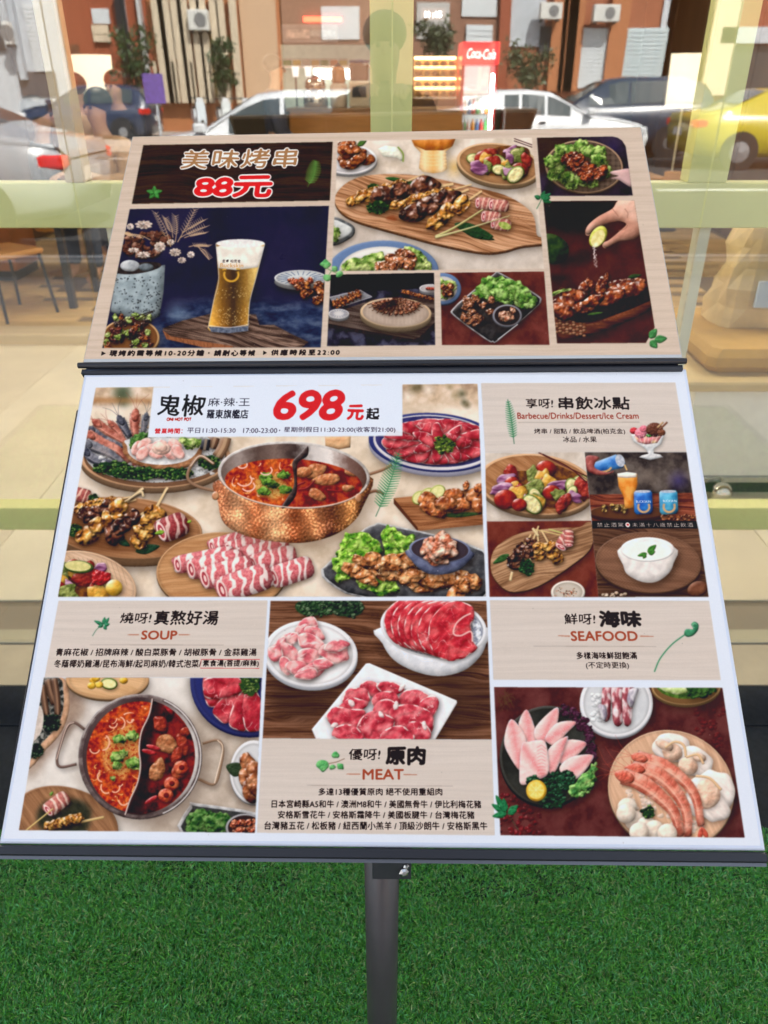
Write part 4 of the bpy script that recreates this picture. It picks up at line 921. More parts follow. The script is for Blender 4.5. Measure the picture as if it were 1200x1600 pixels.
    for x0, y0, x1, y1 in ((425, 140, 382, 120), (425, 138, 432, 103), (430, 138, 452, 106), (430, 142, 455, 135), (428, 145, 440, 162), (425, 140, 400, 150)): leaf(*c(x0, y0), *c(x1, y1), 6, (44, 128, 88))
    line(q(374, 192, 395, 160, 425, 140), .9, (50, 110, 80), shade=False); line(q(362, 233, 988, 234), .8, (140, 120, 110), shade=False, a=.7)
    line(q(538, 186, 592, 186), .9, (180, 100, 70), w2=1.6, shade=False); line(q(778, 186, 832, 186), 1.6, (180, 100, 70), w2=.9, shade=False)
    PANEL['divided_pot'] = T = [(69, 1059), (409, 1059.3), (398, 1301), (30, 1297)]
    setclip(T); flat(rect(20, 1050, 415, 1310), [(206, 200, 192), (222, 218, 212), (234, 232, 228)], 40, 2)
    flat(smooth(q(820, 560, 1170, 640, 1170, 1120, 560, 1120, 860, 900), 3), [(160, 140, 120), (190, 174, 156)], 16, soft=12, a=.7)
    flat(smooth(q(240, 400, 320, 450, 330, 560, 200, 720, 80, 860, 70, 780, 220, 600), 3), [(110, 80, 62), (150, 122, 100)], 16, soft=8, a=.75)
    # bowl of mussels left
    blob(smooth(q(60, 380, 225, 385, 262, 440, 265, 540, 230, 640, 160, 720, 60, 800), 4), [(190, 140, 104), (222, 178, 142)], puff=4, bump=.1, spec=.15)
    flat(smooth(q(60, 380, 215, 388, 238, 450, 236, 540, 205, 620, 140, 690, 60, 770), 4), [(36, 40, 40), (84, 88, 84), (150, 150, 144)], 4, con=2)
    for pts, w in (((165, 395, 178, 450, 200, 510), 13), ((195, 390, 208, 480, 212, 560), 10), ((140, 420, 150, 500, 160, 560), 10)): line(q(*pts), w, (96, 66, 50), sh=(1, 2, 3, .6)); line(q(*pts), w*.3, (170, 130, 100), shade=False, a=.6)
    herb(*c(180, 600, 44, 40), seed=30, cols=((14, 30, 24), (34, 60, 44), (84, 110, 84))); herb(*c(110, 730, 34, 34), seed=31, cols=((14, 30, 24), (34, 60, 44), (84, 110, 84))); flat(smooth(q(60, 500, 120, 510, 145, 560, 135, 640, 95, 690, 60, 720), 3), [(190, 176, 164), (220, 210, 200)], 5)
    # wooden plate top
    disc(*c(445, 395, 195, 95), [(206, 160, 110), (226, 184, 136)], rimcol=(206, 158, 110), depth=3, inner=.93, wood=10, sh=(2, 4, 6, .45))
    blob(ell(*c(452, 415, 40, 28), 8), [(80, 110, 40)], puff=2, bump=.1, sh=(1, 2, 3, .5)); flat(ell(*c(452, 415, 33, 21), 8), [(226, 220, 140), (240, 236, 180)], 3)
    for x, y in ((380, 400), (405, 420), (370, 425), (520, 400), (390, 390)): blob(ell(*c(x, y, 20, 16)), [(226, 160, 20), (244, 200, 60)], puff=4, bump=.3, spec=.5)
    # beef plate right
    disc(*c(1110, 400, 278, 262), [(40, 46, 110)], rimcol=(42, 48, 110), depth=2, inner=.94, sh=(-2, 4, 7, .5), side=(30, 34, 90))
    for k, (x, y, t) in enumerate(((925, 480, 95), (985, 555, 130), (1065, 590, 105), (1135, 600, 92), (940, 420, 60), (1000, 430, 30))):
        a = math.radians(t); P0 = np.array((1120-8, 420)); e = np.array((x, y)); d = (e-P0)/np.linalg.norm(e-P0); v = np.array((-d[1], d[0])); L_ = 205
        pts = [P0+d*20-v*20, P0+d*110-v*50, P0+d*L_-v*46, P0+d*(L_+16), P0+d*L_+v*46, P0+d*110+v*50, P0+d*20+v*20]
        slice_([c(*p) for p in pts], seed=k+50, rim=2, sc=12, thr=.05)
    herb(*c(1112, 410, 48, 60), seed=33, cols=((30, 66, 24), (70, 110, 44), (130, 160, 80)))
    # chicken plate
    disc(*c(1130, 830, 112, 150), [(206, 210, 214)], rimcol=(216, 220, 226), depth=2, inner=.9, sh=(-1, 4, 6, .5)); leaf(*c(1080, 830), *c(1000, 800), 24, (50, 70, 46))
    for k, (x, y) in enumerate(((1100, 790), (1095, 860), (1115, 920), (1135, 830), (1135, 890))): chunk(*c(x, y, 36, 56), -20, ((100, 44, 24), (166, 92, 52), (206, 140, 96)), seed=k+850, jag=.1, bump=.5)
    # tray bottom right
    tr = smooth(q(790, 1120, 830, 985, 860, 975, 1180, 1030, 1180, 1120), 3)
    blob(tr, [(140, 142, 146), (196, 200, 204)], puff=1.5, bump=.1, spec=.5, sh=(1, 4, 5, .5)); t2 = smooth(q(806, 1120, 842, 998, 866, 990, 1180, 1042, 1180, 1120), 3); flat(t2, [(40, 42, 44), (70, 74, 74)], 8)
    for s, pts in enumerate((q(810, 1060, 850, 1010, 930, 1010, 960, 1060, 930, 1120, 820, 1120), q(900, 1030, 980, 1020, 1040, 1060, 1000, 1120, 910, 1110))): lettuce(pts, ((26, 66, 24), (60, 110, 44), (110, 150, 80)), seed=s+61)
    disc(*c(1090, 1090, 92, 66), [(50, 36, 36)], rimcol=(150, 150, 156), depth=2, inner=.88)
    for k in range(16): chunk(*c(1090+r.randn()*34, 1090+r.randn()*20), 6, 5, 0, ((150, 50, 30), (206, 96, 60), (230, 150, 110)), seed=k+870)
    # board lower left with skewer
    disc(*c(250, 1060, 250, 160), [(130, 88, 58), (170, 122, 84)], rimcol=(150, 104, 70), depth=3, inner=.97, wood=55, sh=(2, 4, 6, .55), rot=15)
    flat(rough(*c(250, 1050, 130, 90)), [(26, 34, 26), (50, 56, 44)], 5, soft=4, a=.9)
    roll(*c(165, 1010), *c(250, 945), 22, 7, 3, ((170, 74, 70), (206, 130, 116)), (232, 196, 180)); line(q(60, 1105, 190, 1000), 2.2, (226, 196, 110), curve=False); line(q(310, 1065, 430, 1040), 4, (214, 180, 110)); leaf(*c(175, 940), *c(190, 920), 5, (110, 160, 60))
    for k in range(9): chunk(*c(170+k*17, 1085-k*5), 9, 8, 0, GOLD, seed=k+880)
    # the pot
    line(q(338, 630, 290, 598, 255, 620, 225, 700, 208, 770, 225, 805, 300, 792), 4.4, (110, 84, 76), sh=(3, 4, 4, .5)); line(q(288, 596, 252, 622, 206, 770), 1.3, (230, 206, 190), shade=False, a=.9)
    line(q(890, 695, 960, 680, 985, 720, 975, 800, 945, 885, 870, 862), 4.4, (150, 116, 90), sh=(3, 4, 4, .5)); line(q(960, 679, 984, 722, 946, 882), 1.5, (246, 232, 210), shade=False, a=.9)
    PO = ell(*c(598, 757, 290, 294), 8)
    shadow(PO, 7, 8, 12, .5, (50, 30, 16)); blob(PO, [(60, 44, 44), (110, 96, 94)], puff=2.4, bump=.05, spec=.7)
    blob(ell(*c(600, 755, 272, 276), 8), [(0, 0, 0)], puff=3, bump=0, spec=0, colf=lambda X, Y: pal([(66, 50, 52), (90, 76, 76), (60, 44, 46), (130, 120, 118), (206, 204, 202)], (X-c(320, 0)[0])/(c(870, 0)[0]-c(320, 0)[0])+.05*(N(X, Y, 20, 2)-.5)), edge=.25, k=.3)
    S = ell(*c(592, 760, 245, 262), 8); old = CLIP
    soup(S, [(136, 18, 14), (196, 44, 20), (222, 96, 36)], 8, 60, 90)
    flat(rough(*c(520, 740, 90, 120), 10, .25), [(214, 140, 60), (230, 190, 110), (180, 60, 26)], 3.5, a=.85, soft=3, con=2.5)
    for x, y, s in ((500, 675, 30), (560, 660, 30), (490, 760, 34), (570, 790, 40), (520, 740, 24), (490, 800, 24), (470, 860, 14)): lettuce(q(x-s, y-8, x, y-s*.8, x+s, y-6, x+s*.7, y+s*.7, x-s*.6, y+s*.6), ((50, 104, 34), (110, 160, 60), (170, 200, 110)), seed=x, frill=2)
    for x, y, s, a0 in ((420, 690, 34, -60), (385, 715, 24, 20), (470, 600, 20, 0), (500, 600, 26, -80), (440, 900, 26, 60), (480, 900, 22, -20), (520, 960, 22, 30), (420, 850, 22, 90), (550, 580, 16, 10)): line(ell(*c(x, y, s, s*1.1), 0, a0, a0+150, 7), 2.2, (236, 180, 150), shade=False)
    dv = q(660, 480, 640, 560, 600, 640, 590, 720, 597, 800, 585, 880, 550, 960, 525, 1030, 700, 1060, 900, 900, 900, 560)
    R = Reg(dv); m = np.zeros((CH, CW), np.float32); m[R.sl] = R.M; R2 = Reg(ell(*c(597, 757, 258, 268), 8)); m2 = np.zeros((CH, CW), np.float32); m2[R2.sl] = R2.M
    globals()['CLIP'] = m*m2*(old if old is not None else 1)
    flat(rect(*c(500, 470), *c(900, 1060)), [(36, 10, 10), (96, 20, 16), (140, 36, 26)], 14, 7, con=2)
    flat(smooth(q(650, 480, 700, 520, 660, 640, 650, 800, 640, 900, 600, 1030, 520, 1040, 590, 850, 585, 720, 610, 620), 3), [(22, 12, 14), (44, 22, 22)], 6, soft=4, a=.9)
    for x, y, a, b, t in ((690, 605, 34, 40, 0), (720, 700, 46, 46, 10), (680, 820, 34, 56, 15), (800, 700, 26, 56, -15), (770, 750, 24, 40, 10), (810, 640, 26, 24, 0)): blob(rough(*c(x, y, a, b), t, .2, 8), [(150, 80, 44), (196, 136, 90)] if x in (720, 680) else [(130, 30, 20), (180, 66, 44)], puff=5, bump=.4, spec=.35, sh=(1, 2, 3, .6))
    for x, y in ((730, 530), (640, 735), (660, 715), (650, 960)): blob(ell(*c(x, y, 36, 12), 20-(y-700)*.2), [(150, 16, 24), (196, 40, 44)], puff=3, bump=.2, spec=.5)
    for x, y in ((780, 830), (745, 885), (718, 940), (790, 810)): blob(ell(*c(x, y, 36, 34)), [(166, 36, 20), (222, 110, 66)], puff=6, bump=.3, spec=.4, sh=(1, 2, 3, .6)); blob(ell(*c(x+2, y-2, 13, 12)), [(110, 20, 14)], puff=2, bump=.1, spec=0)
    globals()['CLIP'] = old
    line(q(655, 485, 640, 560, 604, 640, 593, 720, 599, 800, 585, 880, 550, 960, 527, 1030), 2.2, (206, 190, 184), shade=False); line(q(660, 487, 646, 560, 610, 640, 599, 720, 605, 800, 591, 880, 556, 960, 533, 1030), 1.2, (50, 30, 30), shade=False)
    line(ell(*c(598, 757, 283, 287), 8, -75, 60, 30), 2, (236, 236, 236), shade=False, a=.85); line(ell(*c(598, 757, 283, 287), 8, 190, 260, 20), 1.6, (190, 184, 180), shade=False, a=.7)
    # meat photograph
    view(400, 930, .3167)
    PANEL['raw_meat'] = T = [(422.8, 939), (760, 939), (768, 1155.5), (410.5, 1153.6)]
    setclip(T); woodp(rect(400, 930, 775, 1160), [(66, 38, 26), (112, 72, 50), (146, 100, 74)], ang=.02, sc=4, st=14, seed=2)
    flat(smooth(q(60, 440, 300, 480, 420, 520, 300, 620, 100, 600), 3), [(40, 24, 20)], soft=12, a=.55); flat(smooth(q(600, 380, 900, 420, 1160, 420, 1160, 600, 1000, 700, 900, 480), 3), [(44, 26, 22)], soft=14, a=.5)
    herb(*c(300, 60, 100, 46), seed=41, cols=((30, 60, 36), (60, 100, 60), (110, 140, 100)), sz=3); herb(*c(450, 60, 76, 50), seed=42, cols=((24, 46, 32), (50, 84, 54), (96, 124, 90)), sz=3)
    disc(*c(270, 290, 232, 166), [(222, 226, 230), (236, 238, 242)], rimcol=(226, 230, 236), depth=5, inner=.9, sh=(5, 8, 10, .6), side=(170, 176, 186), rot=4)
    for k, (x, y, a, b, t) in enumerate(((250, 160, 60, 40, -30), (230, 190, 56, 34, -60), (290, 190, 60, 34, 30), (150, 230, 70, 40, -40), (110, 260, 56, 34, -60), (280, 240, 80, 40, 25), (170, 290, 70, 40, 40), (100, 290, 40, 40, 60), (250, 300, 60, 40, -10), (150, 350, 60, 34, 60), (210, 360, 70, 36, 20), (280, 370, 80, 40, -15), (390, 290, 74, 56, -10), (400, 250, 60, 26, -5), (250, 390, 56, 30, -20), (330, 340, 50, 34, 0))):
        slice_(rough(*c(x, y, a, b), t, .2, 9, seed=k), seed=k+70, base=[(206, 84, 98), (226, 130, 136), (240, 178, 176)], fat=(248, 230, 228), sc=7, thr=.16, rim=1.8, st=4, ang=math.radians(t), sh=(2, 3, 4, .5))
    blob(smooth(q(615, 160, 625, 240, 680, 320, 780, 375, 900, 400, 1020, 375, 1100, 310, 1135, 240, 1140, 160), 4), [(214, 220, 228), (232, 236, 242)], puff=14, bump=.05, spec=.2, sh=(4, 8, 12, .6), k=.9)
    disc(*c(876, 160, 264, 150), [(150, 160, 180), (206, 214, 224)], rimcol=(228, 232, 238), depth=0, inner=.93, rot=6, sh=None)
    flat(ell(*c(876, 165, 240, 134), 6), [(120, 128, 150), (190, 198, 210), (226, 232, 238)], 5, con=2)
    for k in range(6):
        x = 760+k*34; slice_(ell(*c(x, 140+k*6, 130, 122+k*4), 30, n=10), seed=k+90, rim=1.8, sc=9, thr=.035, base=[(176, 26, 42), (204, 44, 56), (220, 84, 90)])
    slice_(q(870, 110, 940, 40, 1010, 32, 1070, 60, 1075, 120, 1060, 150, 1072, 230, 1092, 262, 1030, 310, 950, 325, 880, 290, 850, 200), seed=97, rim=2, sc=9, thr=.05, base=[(176, 26, 42), (200, 40, 52), (218, 78, 84)])
    line(q(1060, 90, 1020, 110, 985, 145, 975, 190, 1010, 200, 1060, 180, 1068, 230), 2.6, (236, 190, 186), shade=False, a=.9)
    # square plate
    SP = q(275, 662, 542, 338, 560, 336, 990, 520, 992, 532, 880, 720, 300, 720)
    shadow(SP, 5, 6, 11, .6); blob(SP, [(226, 230, 236), (240, 242, 246)], puff=3, bump=.05, spec=.1, edge=.2, k=.5)
    flat(q(350, 650, 545, 400, 920, 545, 860, 720, 380, 720), [(206, 212, 222), (226, 230, 238)], 20, soft=4)
    for k, (x, y, a, b, t) in enumerate(((570, 465, 60, 40, 10), (660, 460, 70, 34, 5), (500, 500, 70, 50, -10), (780, 520, 90, 56, 8), (640, 520, 80, 50, -10), (470, 560, 84, 50, -20), (850, 560, 50, 70, 10), (450, 620, 100, 70, 0), (640, 560, 60, 44, 0), (770, 620, 110, 84, 10), (590, 650, 90, 86, -20), (800, 680, 70, 60, 0), (460, 690, 80, 50, 10), (700, 700, 80, 50, 0))):
        slice_(rough(*c(x, y, a, b), t, .16, 9, seed=k+5), seed=k+110, rim=1.6, sc=8, thr=.05, base=[(176, 34, 52), (204, 60, 76), (224, 110, 118)], sh=(1.5, 3, 4, .55))
    for x, y in ((620, 590), (690, 545), (830, 640), (390, 640), (470, 530), (720, 455)): blob(rough(*c(x, y, 22, 12), r.rand()*180, .3, 8), [(244, 226, 224)], puff=3, bump=.3, a=.9)
    PANEL['meat_heading'] = T = [(410, 1154), (768, 1156), (773, 1305), (401.6, 1301)]
    setclip(T); woodp(rect(395, 1150, 780, 1310), BEIGE, ang=0, sc=3, st=34, knots=False, seed=2)
    line(q(253, 938, 972, 942), .8, (140, 120, 110), shade=False, a=.7); line(q(445, 883, 515, 883), .9, (180, 100, 70), w2=1.6, shade=False); line(q(728, 885, 795, 886), 1.6, (180, 100, 70), w2=.9, shade=False)
    line(q(350, 833, 400, 822, 438, 806), 1, (120, 84, 60), shade=False)
    for x, y, s in ((330, 842, 30), (394, 790, 18), (378, 848, 16), (417, 845, 18)): blob(rough(*c(x, y, s, s*.9), jag=.2, n=8, seed=x), [(64, 160, 84), (120, 200, 120)], puff=2.5, bump=.4, bsc=2, spec=.1)
    # seafood column
    view(760, 930, .3667)
    PANEL['seafood_heading'] = T = [(765.5, 938), (1107.6, 939), (1126, 1062.7), (771, 1062)]
    setclip(T); woodp(rect(760, 930, 1135, 1070), BEIGE, ang=0, sc=3, st=34, knots=False, seed=3)
    line(q(200, 217, 724, 219), .8, (140, 120, 110), shade=False, a=.7); line(q(305, 173, 355, 175), .9, (180, 100, 70), w2=1.6, shade=False); line(q(655, 175, 712, 176), 1.6, (180, 100, 70), w2=.9, shade=False)
    line(q(715, 327, 740, 270, 790, 210, 850, 165), 2, (56, 140, 96)); blob(smooth(q(842, 165, 850, 145, 880, 145, 872, 125, 885, 113, 903, 125, 900, 150, 880, 172, 855, 178), 4), [(36, 110, 76), (64, 150, 104)], puff=3, bump=.1, spec=.2); line(ell(*c(887, 130, 9, 9), 0, 90, 330, 8), 1.2, (120, 190, 150), shade=False)
    PANEL['seafood'] = T = [(772, 1073.7), (1128.5, 1075), (1163.4, 1308.8), (782, 1305)]
    setclip(T); flat(rect(765, 1065, 1170, 1315), [(64, 26, 28), (92, 42, 42), (106, 54, 52)], 24, 3)
    for k in range(40): blob(rough(*c(880+r.rand()*130, 470+r.rand()*180), 4, 3, jag=.4, n=7, seed=k), [(84, 20, 24), (120, 36, 36)], puff=2, bump=.4, spec=.1, a=.6)
    for k in range(60): blob(rough(*c(50+r.rand()*190, 850+r.rand()*170), 4.5, 3.5, jag=.4, n=7, seed=k+40), [(76, 14, 20), (136, 30, 36)], puff=2, bump=.5, spec=.3, a=.8)
    for k in range(26): line([c(40+r.rand()*80, 400+r.rand()*60), c(40+r.rand()*90, 420+r.rand()*80)], .7, (90, 70, 40), shade=False, a=.6)
    # squid plate
    disc(*c(553, 460, 156, 146), [(196, 202, 208), (220, 226, 230)], rimcol=(224, 228, 234), depth=3, inner=.9, sh=(3, 5, 7, .6), side=(150, 156, 166))
    for k in range(60): blob(rough(*c(450+r.rand()*80, 420+r.rand()*120), 4, 3, jag=.3, n=6, seed=k), [(200, 208, 214), (238, 242, 246)], puff=1.5, bump=.2, spec=.5, a=.8)
    for k, (x0, y0, x1, y1, w) in enumerate(((520, 390, 510, 540, 17), (560, 390, 560, 560, 20), (605, 395, 600, 560, 18), (630, 400, 615, 480, 14), (490, 470, 500, 540, 12))):
        blob(smooth(q(x0-w*1.3, y0, x0+w*1.3, y0, x1+w*1.2, (y0+y1)/2, x1+w, y1-20, x1, y1, x1-w, y1-20, x1-w*1.2, (y0+y1)/2), 4), [(226, 206, 210), (196, 120, 128), (150, 60, 72)] if k in (0, 1, 2) else [(206, 206, 214), (150, 140, 160)], puff=5, bump=.4, bsc=5, spec=.35, sh=(1, 2, 4, .5), nsc=6, con=2.2, st=2, ang=1.5)
    # vegetables basket top right
    disc(*c(850, 390, 148, 78), [(120, 86, 50)], rimcol=(190, 150, 96), depth=4, inner=.94); R = Reg(ell(*c(850, 398, 148, 78))); R.put((110, 74, 40), R.M*np.clip(np.sin(R.X*2.4+R.Y), 0, 1)*.5)
    flat(ell(*c(850, 380, 128, 62)), [(40, 70, 24), (96, 140, 50)], 6); lettuce(q(830, 385, 900, 390, 980, 395, 950, 430, 880, 440), ((30, 66, 26), (70, 116, 50)), seed=71); blob(q(730, 392, 850, 394, 860, 415, 810, 425, 760, 412), [(160, 190, 100), (214, 228, 170)], puff=4, bump=.2, spec=.3)
    # fish slices on black plate
    disc(*c(262, 685, 206, 214), [(36, 38, 36), (56, 58, 54)], rimcol=(58, 60, 56), depth=3, inner=.95, sh=(3, 5, 8, .6), rot=10, side=(20, 20, 20))
    for k in range(70): a = -1.3+k/70*1.9; rr = 150+r.rand()*44; blob(rough(*c(270+rr*math.cos(a), 650+rr*math.sin(a)), 5, 4, jag=.45, n=7, seed=k), [(40, 16, 32), (84, 40, 66)], puff=2, bump=.6, spec=.15)
    FI = dict(base=[(222, 110, 120), (238, 156, 158), (246, 200, 196)], fat=(250, 230, 228), sc=4, thr=.16, rim=1.3, rimcol=(214, 206, 222), st=3)
    for k, pts in enumerate(((170, 487, 205, 560, 215, 630, 170, 650, 135, 560), (302, 477, 300, 560, 275, 620, 215, 620, 210, 560), (382, 540, 340, 590, 290, 640, 250, 610, 300, 545), (105, 528, 165, 600, 170, 680, 148, 750, 100, 690, 75, 620), (425, 628, 390, 680, 340, 720, 300, 700, 330, 620), (345, 600, 330, 660, 300, 740, 270, 760, 262, 660), (452, 680, 440, 720, 400, 770, 360, 790, 310, 740, 360, 690), (150, 640, 180, 625, 245, 620, 262, 680, 262, 760, 210, 790, 150, 808, 140, 760))):
        fillet(q(*pts), c(pts[0], pts[1]), seed=k)
    for k in range(9): line(q(215+k*.5, 650+k*14, 235, 640+k*15, 252, 655+k*13), .8, (200, 80, 90), shade=False, a=.6)
    for x, y, a, b, s in ((200, 790, 30, 22, 1), (290, 800, 44, 46, 2), (340, 790, 40, 40, 3), (290, 870, 46, 36, 4), (250, 880, 26, 26, 5)): herb(*c(x, y, a, b), seed=50+s, cols=((12, 50, 34), (30, 84, 54), (70, 130, 90)), sz=3)
    lettuce(q(350, 830, 400, 780, 450, 720, 470, 730, 460, 800, 430, 850, 380, 860), ((50, 110, 50), (90, 160, 70), (150, 200, 110)), seed=75)
    blob(ell(*c(213, 833, 44, 46)), [(214, 150, 20), (240, 190, 50)], puff=4, bump=.1, spec=.2, sh=(2, 3, 4, .5)); flat(ell(*c(211, 831, 35, 37)), [(240, 200, 70), (250, 224, 120)], 4)
    for k in range(8): a = k*math.pi/4; line([c(211, 831), c(211+33*math.cos(a), 831+35*math.sin(a))], .6, (252, 240, 190), shade=False, a=.8, curve=False)
    # wooden plate with shrimp and scallops
    disc(*c(786, 830, 272, 252), [(206, 160, 126), (226, 186, 152)], rimcol=(222, 180, 142), depth=3, inner=.985, wood=70, sh=(4, 6, 9, .6), rot=25)
    for k in range(150):
        a = r.rand()*6.28; rr = math.sqrt(r.rand()); blob(rough(*c(800+200*rr*math.cos(a), 850+170*rr*math.sin(a)), 5, 4, jag=.35, n=6, seed=k), [(206, 190, 180), (240, 232, 226)], puff=2, bump=.2, spec=.5, a=.55)
    for x, y, a, b, t in ((790, 650, 84, 60, 10), (890, 710, 80, 60, 30), (950, 850, 96, 110, 40), (960, 900, 80, 60, 30)):
        P = rough(*c(x, y, a, b), t, .07, 16); blob(P, [(226, 214, 206), (246, 240, 234)], puff=8, bump=.3, bsc=4, spec=.2, sh=(2, 3, 5, .4), st=3, ang=.8)
    for x, y, a, b in ((790, 670, 44, 40), (860, 728, 46, 38), (940, 848, 56, 62), (760, 640, 40, 20), (905, 690, 30, 20)): blob(rough(*c(x, y, a, b), 20, .1, 10), [(226, 176, 146), (244, 212, 186)], puff=10, bump=.2, bsc=6, spec=.3, sh=(1.5, 2, 4, .4))
    for pts in ((760, 650, 800, 625, 840, 640, 850, 690), (850, 690, 900, 680, 925, 720), (890, 770, 950, 780, 1000, 830)): line(q(*pts), 4, (232, 190, 140))
    for k in range(16): line([c(620, 730), c(600+r.rand()*60, 700+r.rand()*60), c(560+r.rand()*150, 680+r.rand()*160)], .8, (190, 80, 60), w2=.5, shade=False, a=.8)
    RS = ((206, 78, 58), (226, 122, 96), (244, 184, 160))
    shrimp(q(640, 690, 740, 720, 830, 780, 890, 860, 915, 985), 22, RS, seed=60, w2=11); shrimp(q(620, 740, 720, 760, 800, 830, 850, 920, 858, 1030), 25, RS, seed=61, w2=12); shrimp(q(580, 770, 660, 800, 740, 860, 800, 930, 828, 1030), 27, RS, seed=62, w2=12)
    for x, y in ((600, 905), (630, 960), (680, 985), (595, 930), (715, 1000), (650, 1010), (770, 1015)): blob(ell(*c(x, y, 42, 42)), [(226, 206, 186), (244, 232, 216)], puff=11, bump=.1, spec=.35, sh=(1.5, 3, 4, .5))
    herb(*c(690, 925, 28, 26), seed=58, sz=2.4)
    setclip(None)
    for x0, y0, x1, y1 in ((85, 930, 22, 890), (80, 925, 40, 852), (82, 925, 72, 865), (92, 925, 136, 896), (85, 932, 25, 942), (90, 930, 130, 915)): leaf(*c(x0, y0), *c(x1, y1), 11, (36, 130, 76))
    line(q(88, 930, 110, 960, 135, 1000), 1, (50, 90, 60), shade=False, a=.7)
# ---------------------------------------------------------------- the menu stand
def board_frame(rx, ry, rz, T): return Matrix.Translation(T) @ Euler((R_(rx), R_(ry), R_(rz))).to_matrix().to_4x4()
LOWM, LW, LL = board_frame(38.47, -1.07, -1.44, (-.0088, .5824, .834)), .88, .6369
UPM, UW, UL = board_frame(35.73, -1.07, -1.92, (-.0084, 1.0889, 1.2428)), .876, .4789
def unproj(M, px, py):
    n = (M.to_3x3() @ Vector((0, 0, 1))); p = M.translation; d = ray(px, py)
    t = (p-CAM).dot(n)/d.dot(n); q = M.inverted() @ (CAM+d*t); return q.x, q.y
def lin(c): c = np.asarray(c, float)/255; return np.where(c <= .04045, c/12.92, ((c+.055)/1.055)**2.4)
def srgb(l): l = np.clip(l, 0, 1); return np.where(l <= .0031308, l*12.92, 1.055*l**(1/2.4)-.055)
WHITE_SEEN = np.array((217, 227, 240.))
def albedo(c): return np.clip(lin(c)/lin(WHITE_SEEN)*.815-.014, .003, .9)
def board_image(name, M, W, L, ppm):
    nx, ny = int(W*ppm), int(L*ppm)
    X, Y = np.meshgrid((np.arange(nx)+.5)/nx*W-W/2, (np.arange(ny)+.5)/ny*L)
    A = np.array(M)
    P = [A[i, 0]*X+A[i, 1]*Y+A[i, 3] for i in range(3)]
    dx, dy, dz = P[0]-CAM.x, P[1]-CAM.y, P[2]-CAM.z
    z = dy*_f.y+dz*_f.z
    u = (600+FPX*dx/z)*BASE-.5; v = (800-FPX*(dy*_u.y+dz*_u.z)/z)*BASE-.5
    u = np.clip(u, 0, CW-1.01); v = np.clip(v, 0, CH-1.01)
    i, j = u.astype(int), v.astype(int); a, b = (u-i)[..., None], (v-j)[..., None]
    C = (CAN[j, i]*(1-a)+CAN[j, i+1]*a)*(1-b)+(CAN[j+1, i]*(1-a)+CAN[j+1, i+1]*a)*b
    out = np.ones((ny, nx, 4), np.float32); out[..., :3] = srgb(albedo(C))
    im = bpy.data.images.new(name, nx, ny, alpha=False); im.pixels.foreach_set(out.ravel()); im.update(); im.pack()
    return im
def print_mat(name, im, gloss=.28):
    m = bpy.data.materials.new(name); m.use_nodes = True; n = m.node_tree; b = n.nodes['Principled BSDF']
    t = n.nodes.new('ShaderNodeTexImage'); t.image = im; t.extension = 'EXTEND'
    uv = n.nodes.new('ShaderNodeUVMap'); uv.uv_map = 'print'; n.links.new(uv.outputs[0], t.inputs[0]); 
    # paper grain on top of the print
    tc = n.nodes.new('ShaderNodeTexCoord'); nz = n.nodes.new('ShaderNodeTexNoise'); nz.inputs['Scale'].default_value = 900; nz.inputs['Detail'].default_value = 2
    n.links.new(tc.outputs['Object'], nz.inputs['Vector'])
    mx = n.nodes.new('ShaderNodeMix'); mx.data_type = 'RGBA'; mx.blend_type = 'SOFT_LIGHT'; mx.inputs[0].default_value = .09
    n.links.new(t.outputs[0], mx.inputs[6]); n.links.new(nz.outputs['Fac'], mx.inputs[7]); n.links.new(mx.outputs[2], b.inputs['Base Color'])
    sm = n.nodes.new('ShaderNodeTexNoise'); sm.inputs['Scale'].default_value = 7; sm.inputs['Detail'].default_value = 6; n.links.new(tc.outputs['Object'], sm.inputs['Vector']); rr = n.nodes.new('ShaderNodeMapRange'); rr.inputs[3].default_value = gloss-.1; rr.inputs[4].default_value = gloss+.18; n.links.new(sm.outputs['Fac'], rr.inputs[0]); n.links.new(rr.outputs[0], b.inputs['Roughness']); b.inputs['Specular IOR Level'].default_value = .14
    return m
def sheet(name, pts, z, m, parent, W, L, label=None):
    me = bpy.data.meshes.new(name); n = len(pts)
    me.from_pydata([(x, y, z) for x, y in pts], [], [tuple(range(n))]); me.update()
    if me.polygons[0].normal.z < 0: me.flip_normals()
    uv = me.uv_layers.new(name='print')
    for l in me.loops: v = me.vertices[l.vertex_index].co; uv.data[l.index].uv = ((v.x+W/2)/W, v.y/L)
    me.materials.append(m)
    o = bpy.data.objects.new(name, me); COL.objects.link(o); o.parent = parent
    if label: o['label'] = label
    return o
M_BLK = mat('black_powder_coat', (.012, .013, .018), .32, bump=.05, bsc=900)
M_GREYPOLE = mat('grey_pole_paint', (.085, .08, .082), .38, .35, noise=.12, nsc=6)
M_STEEL = mat('bright_steel', (.6, .6, .6), .22, 1)
M_WHITEEDGE = mat('white_board_edge', (.66, .70, .78), .3, noise=.03, nsc=9)
M_CLIP = mat('clear_clip', (.52, .52, .5), .2)

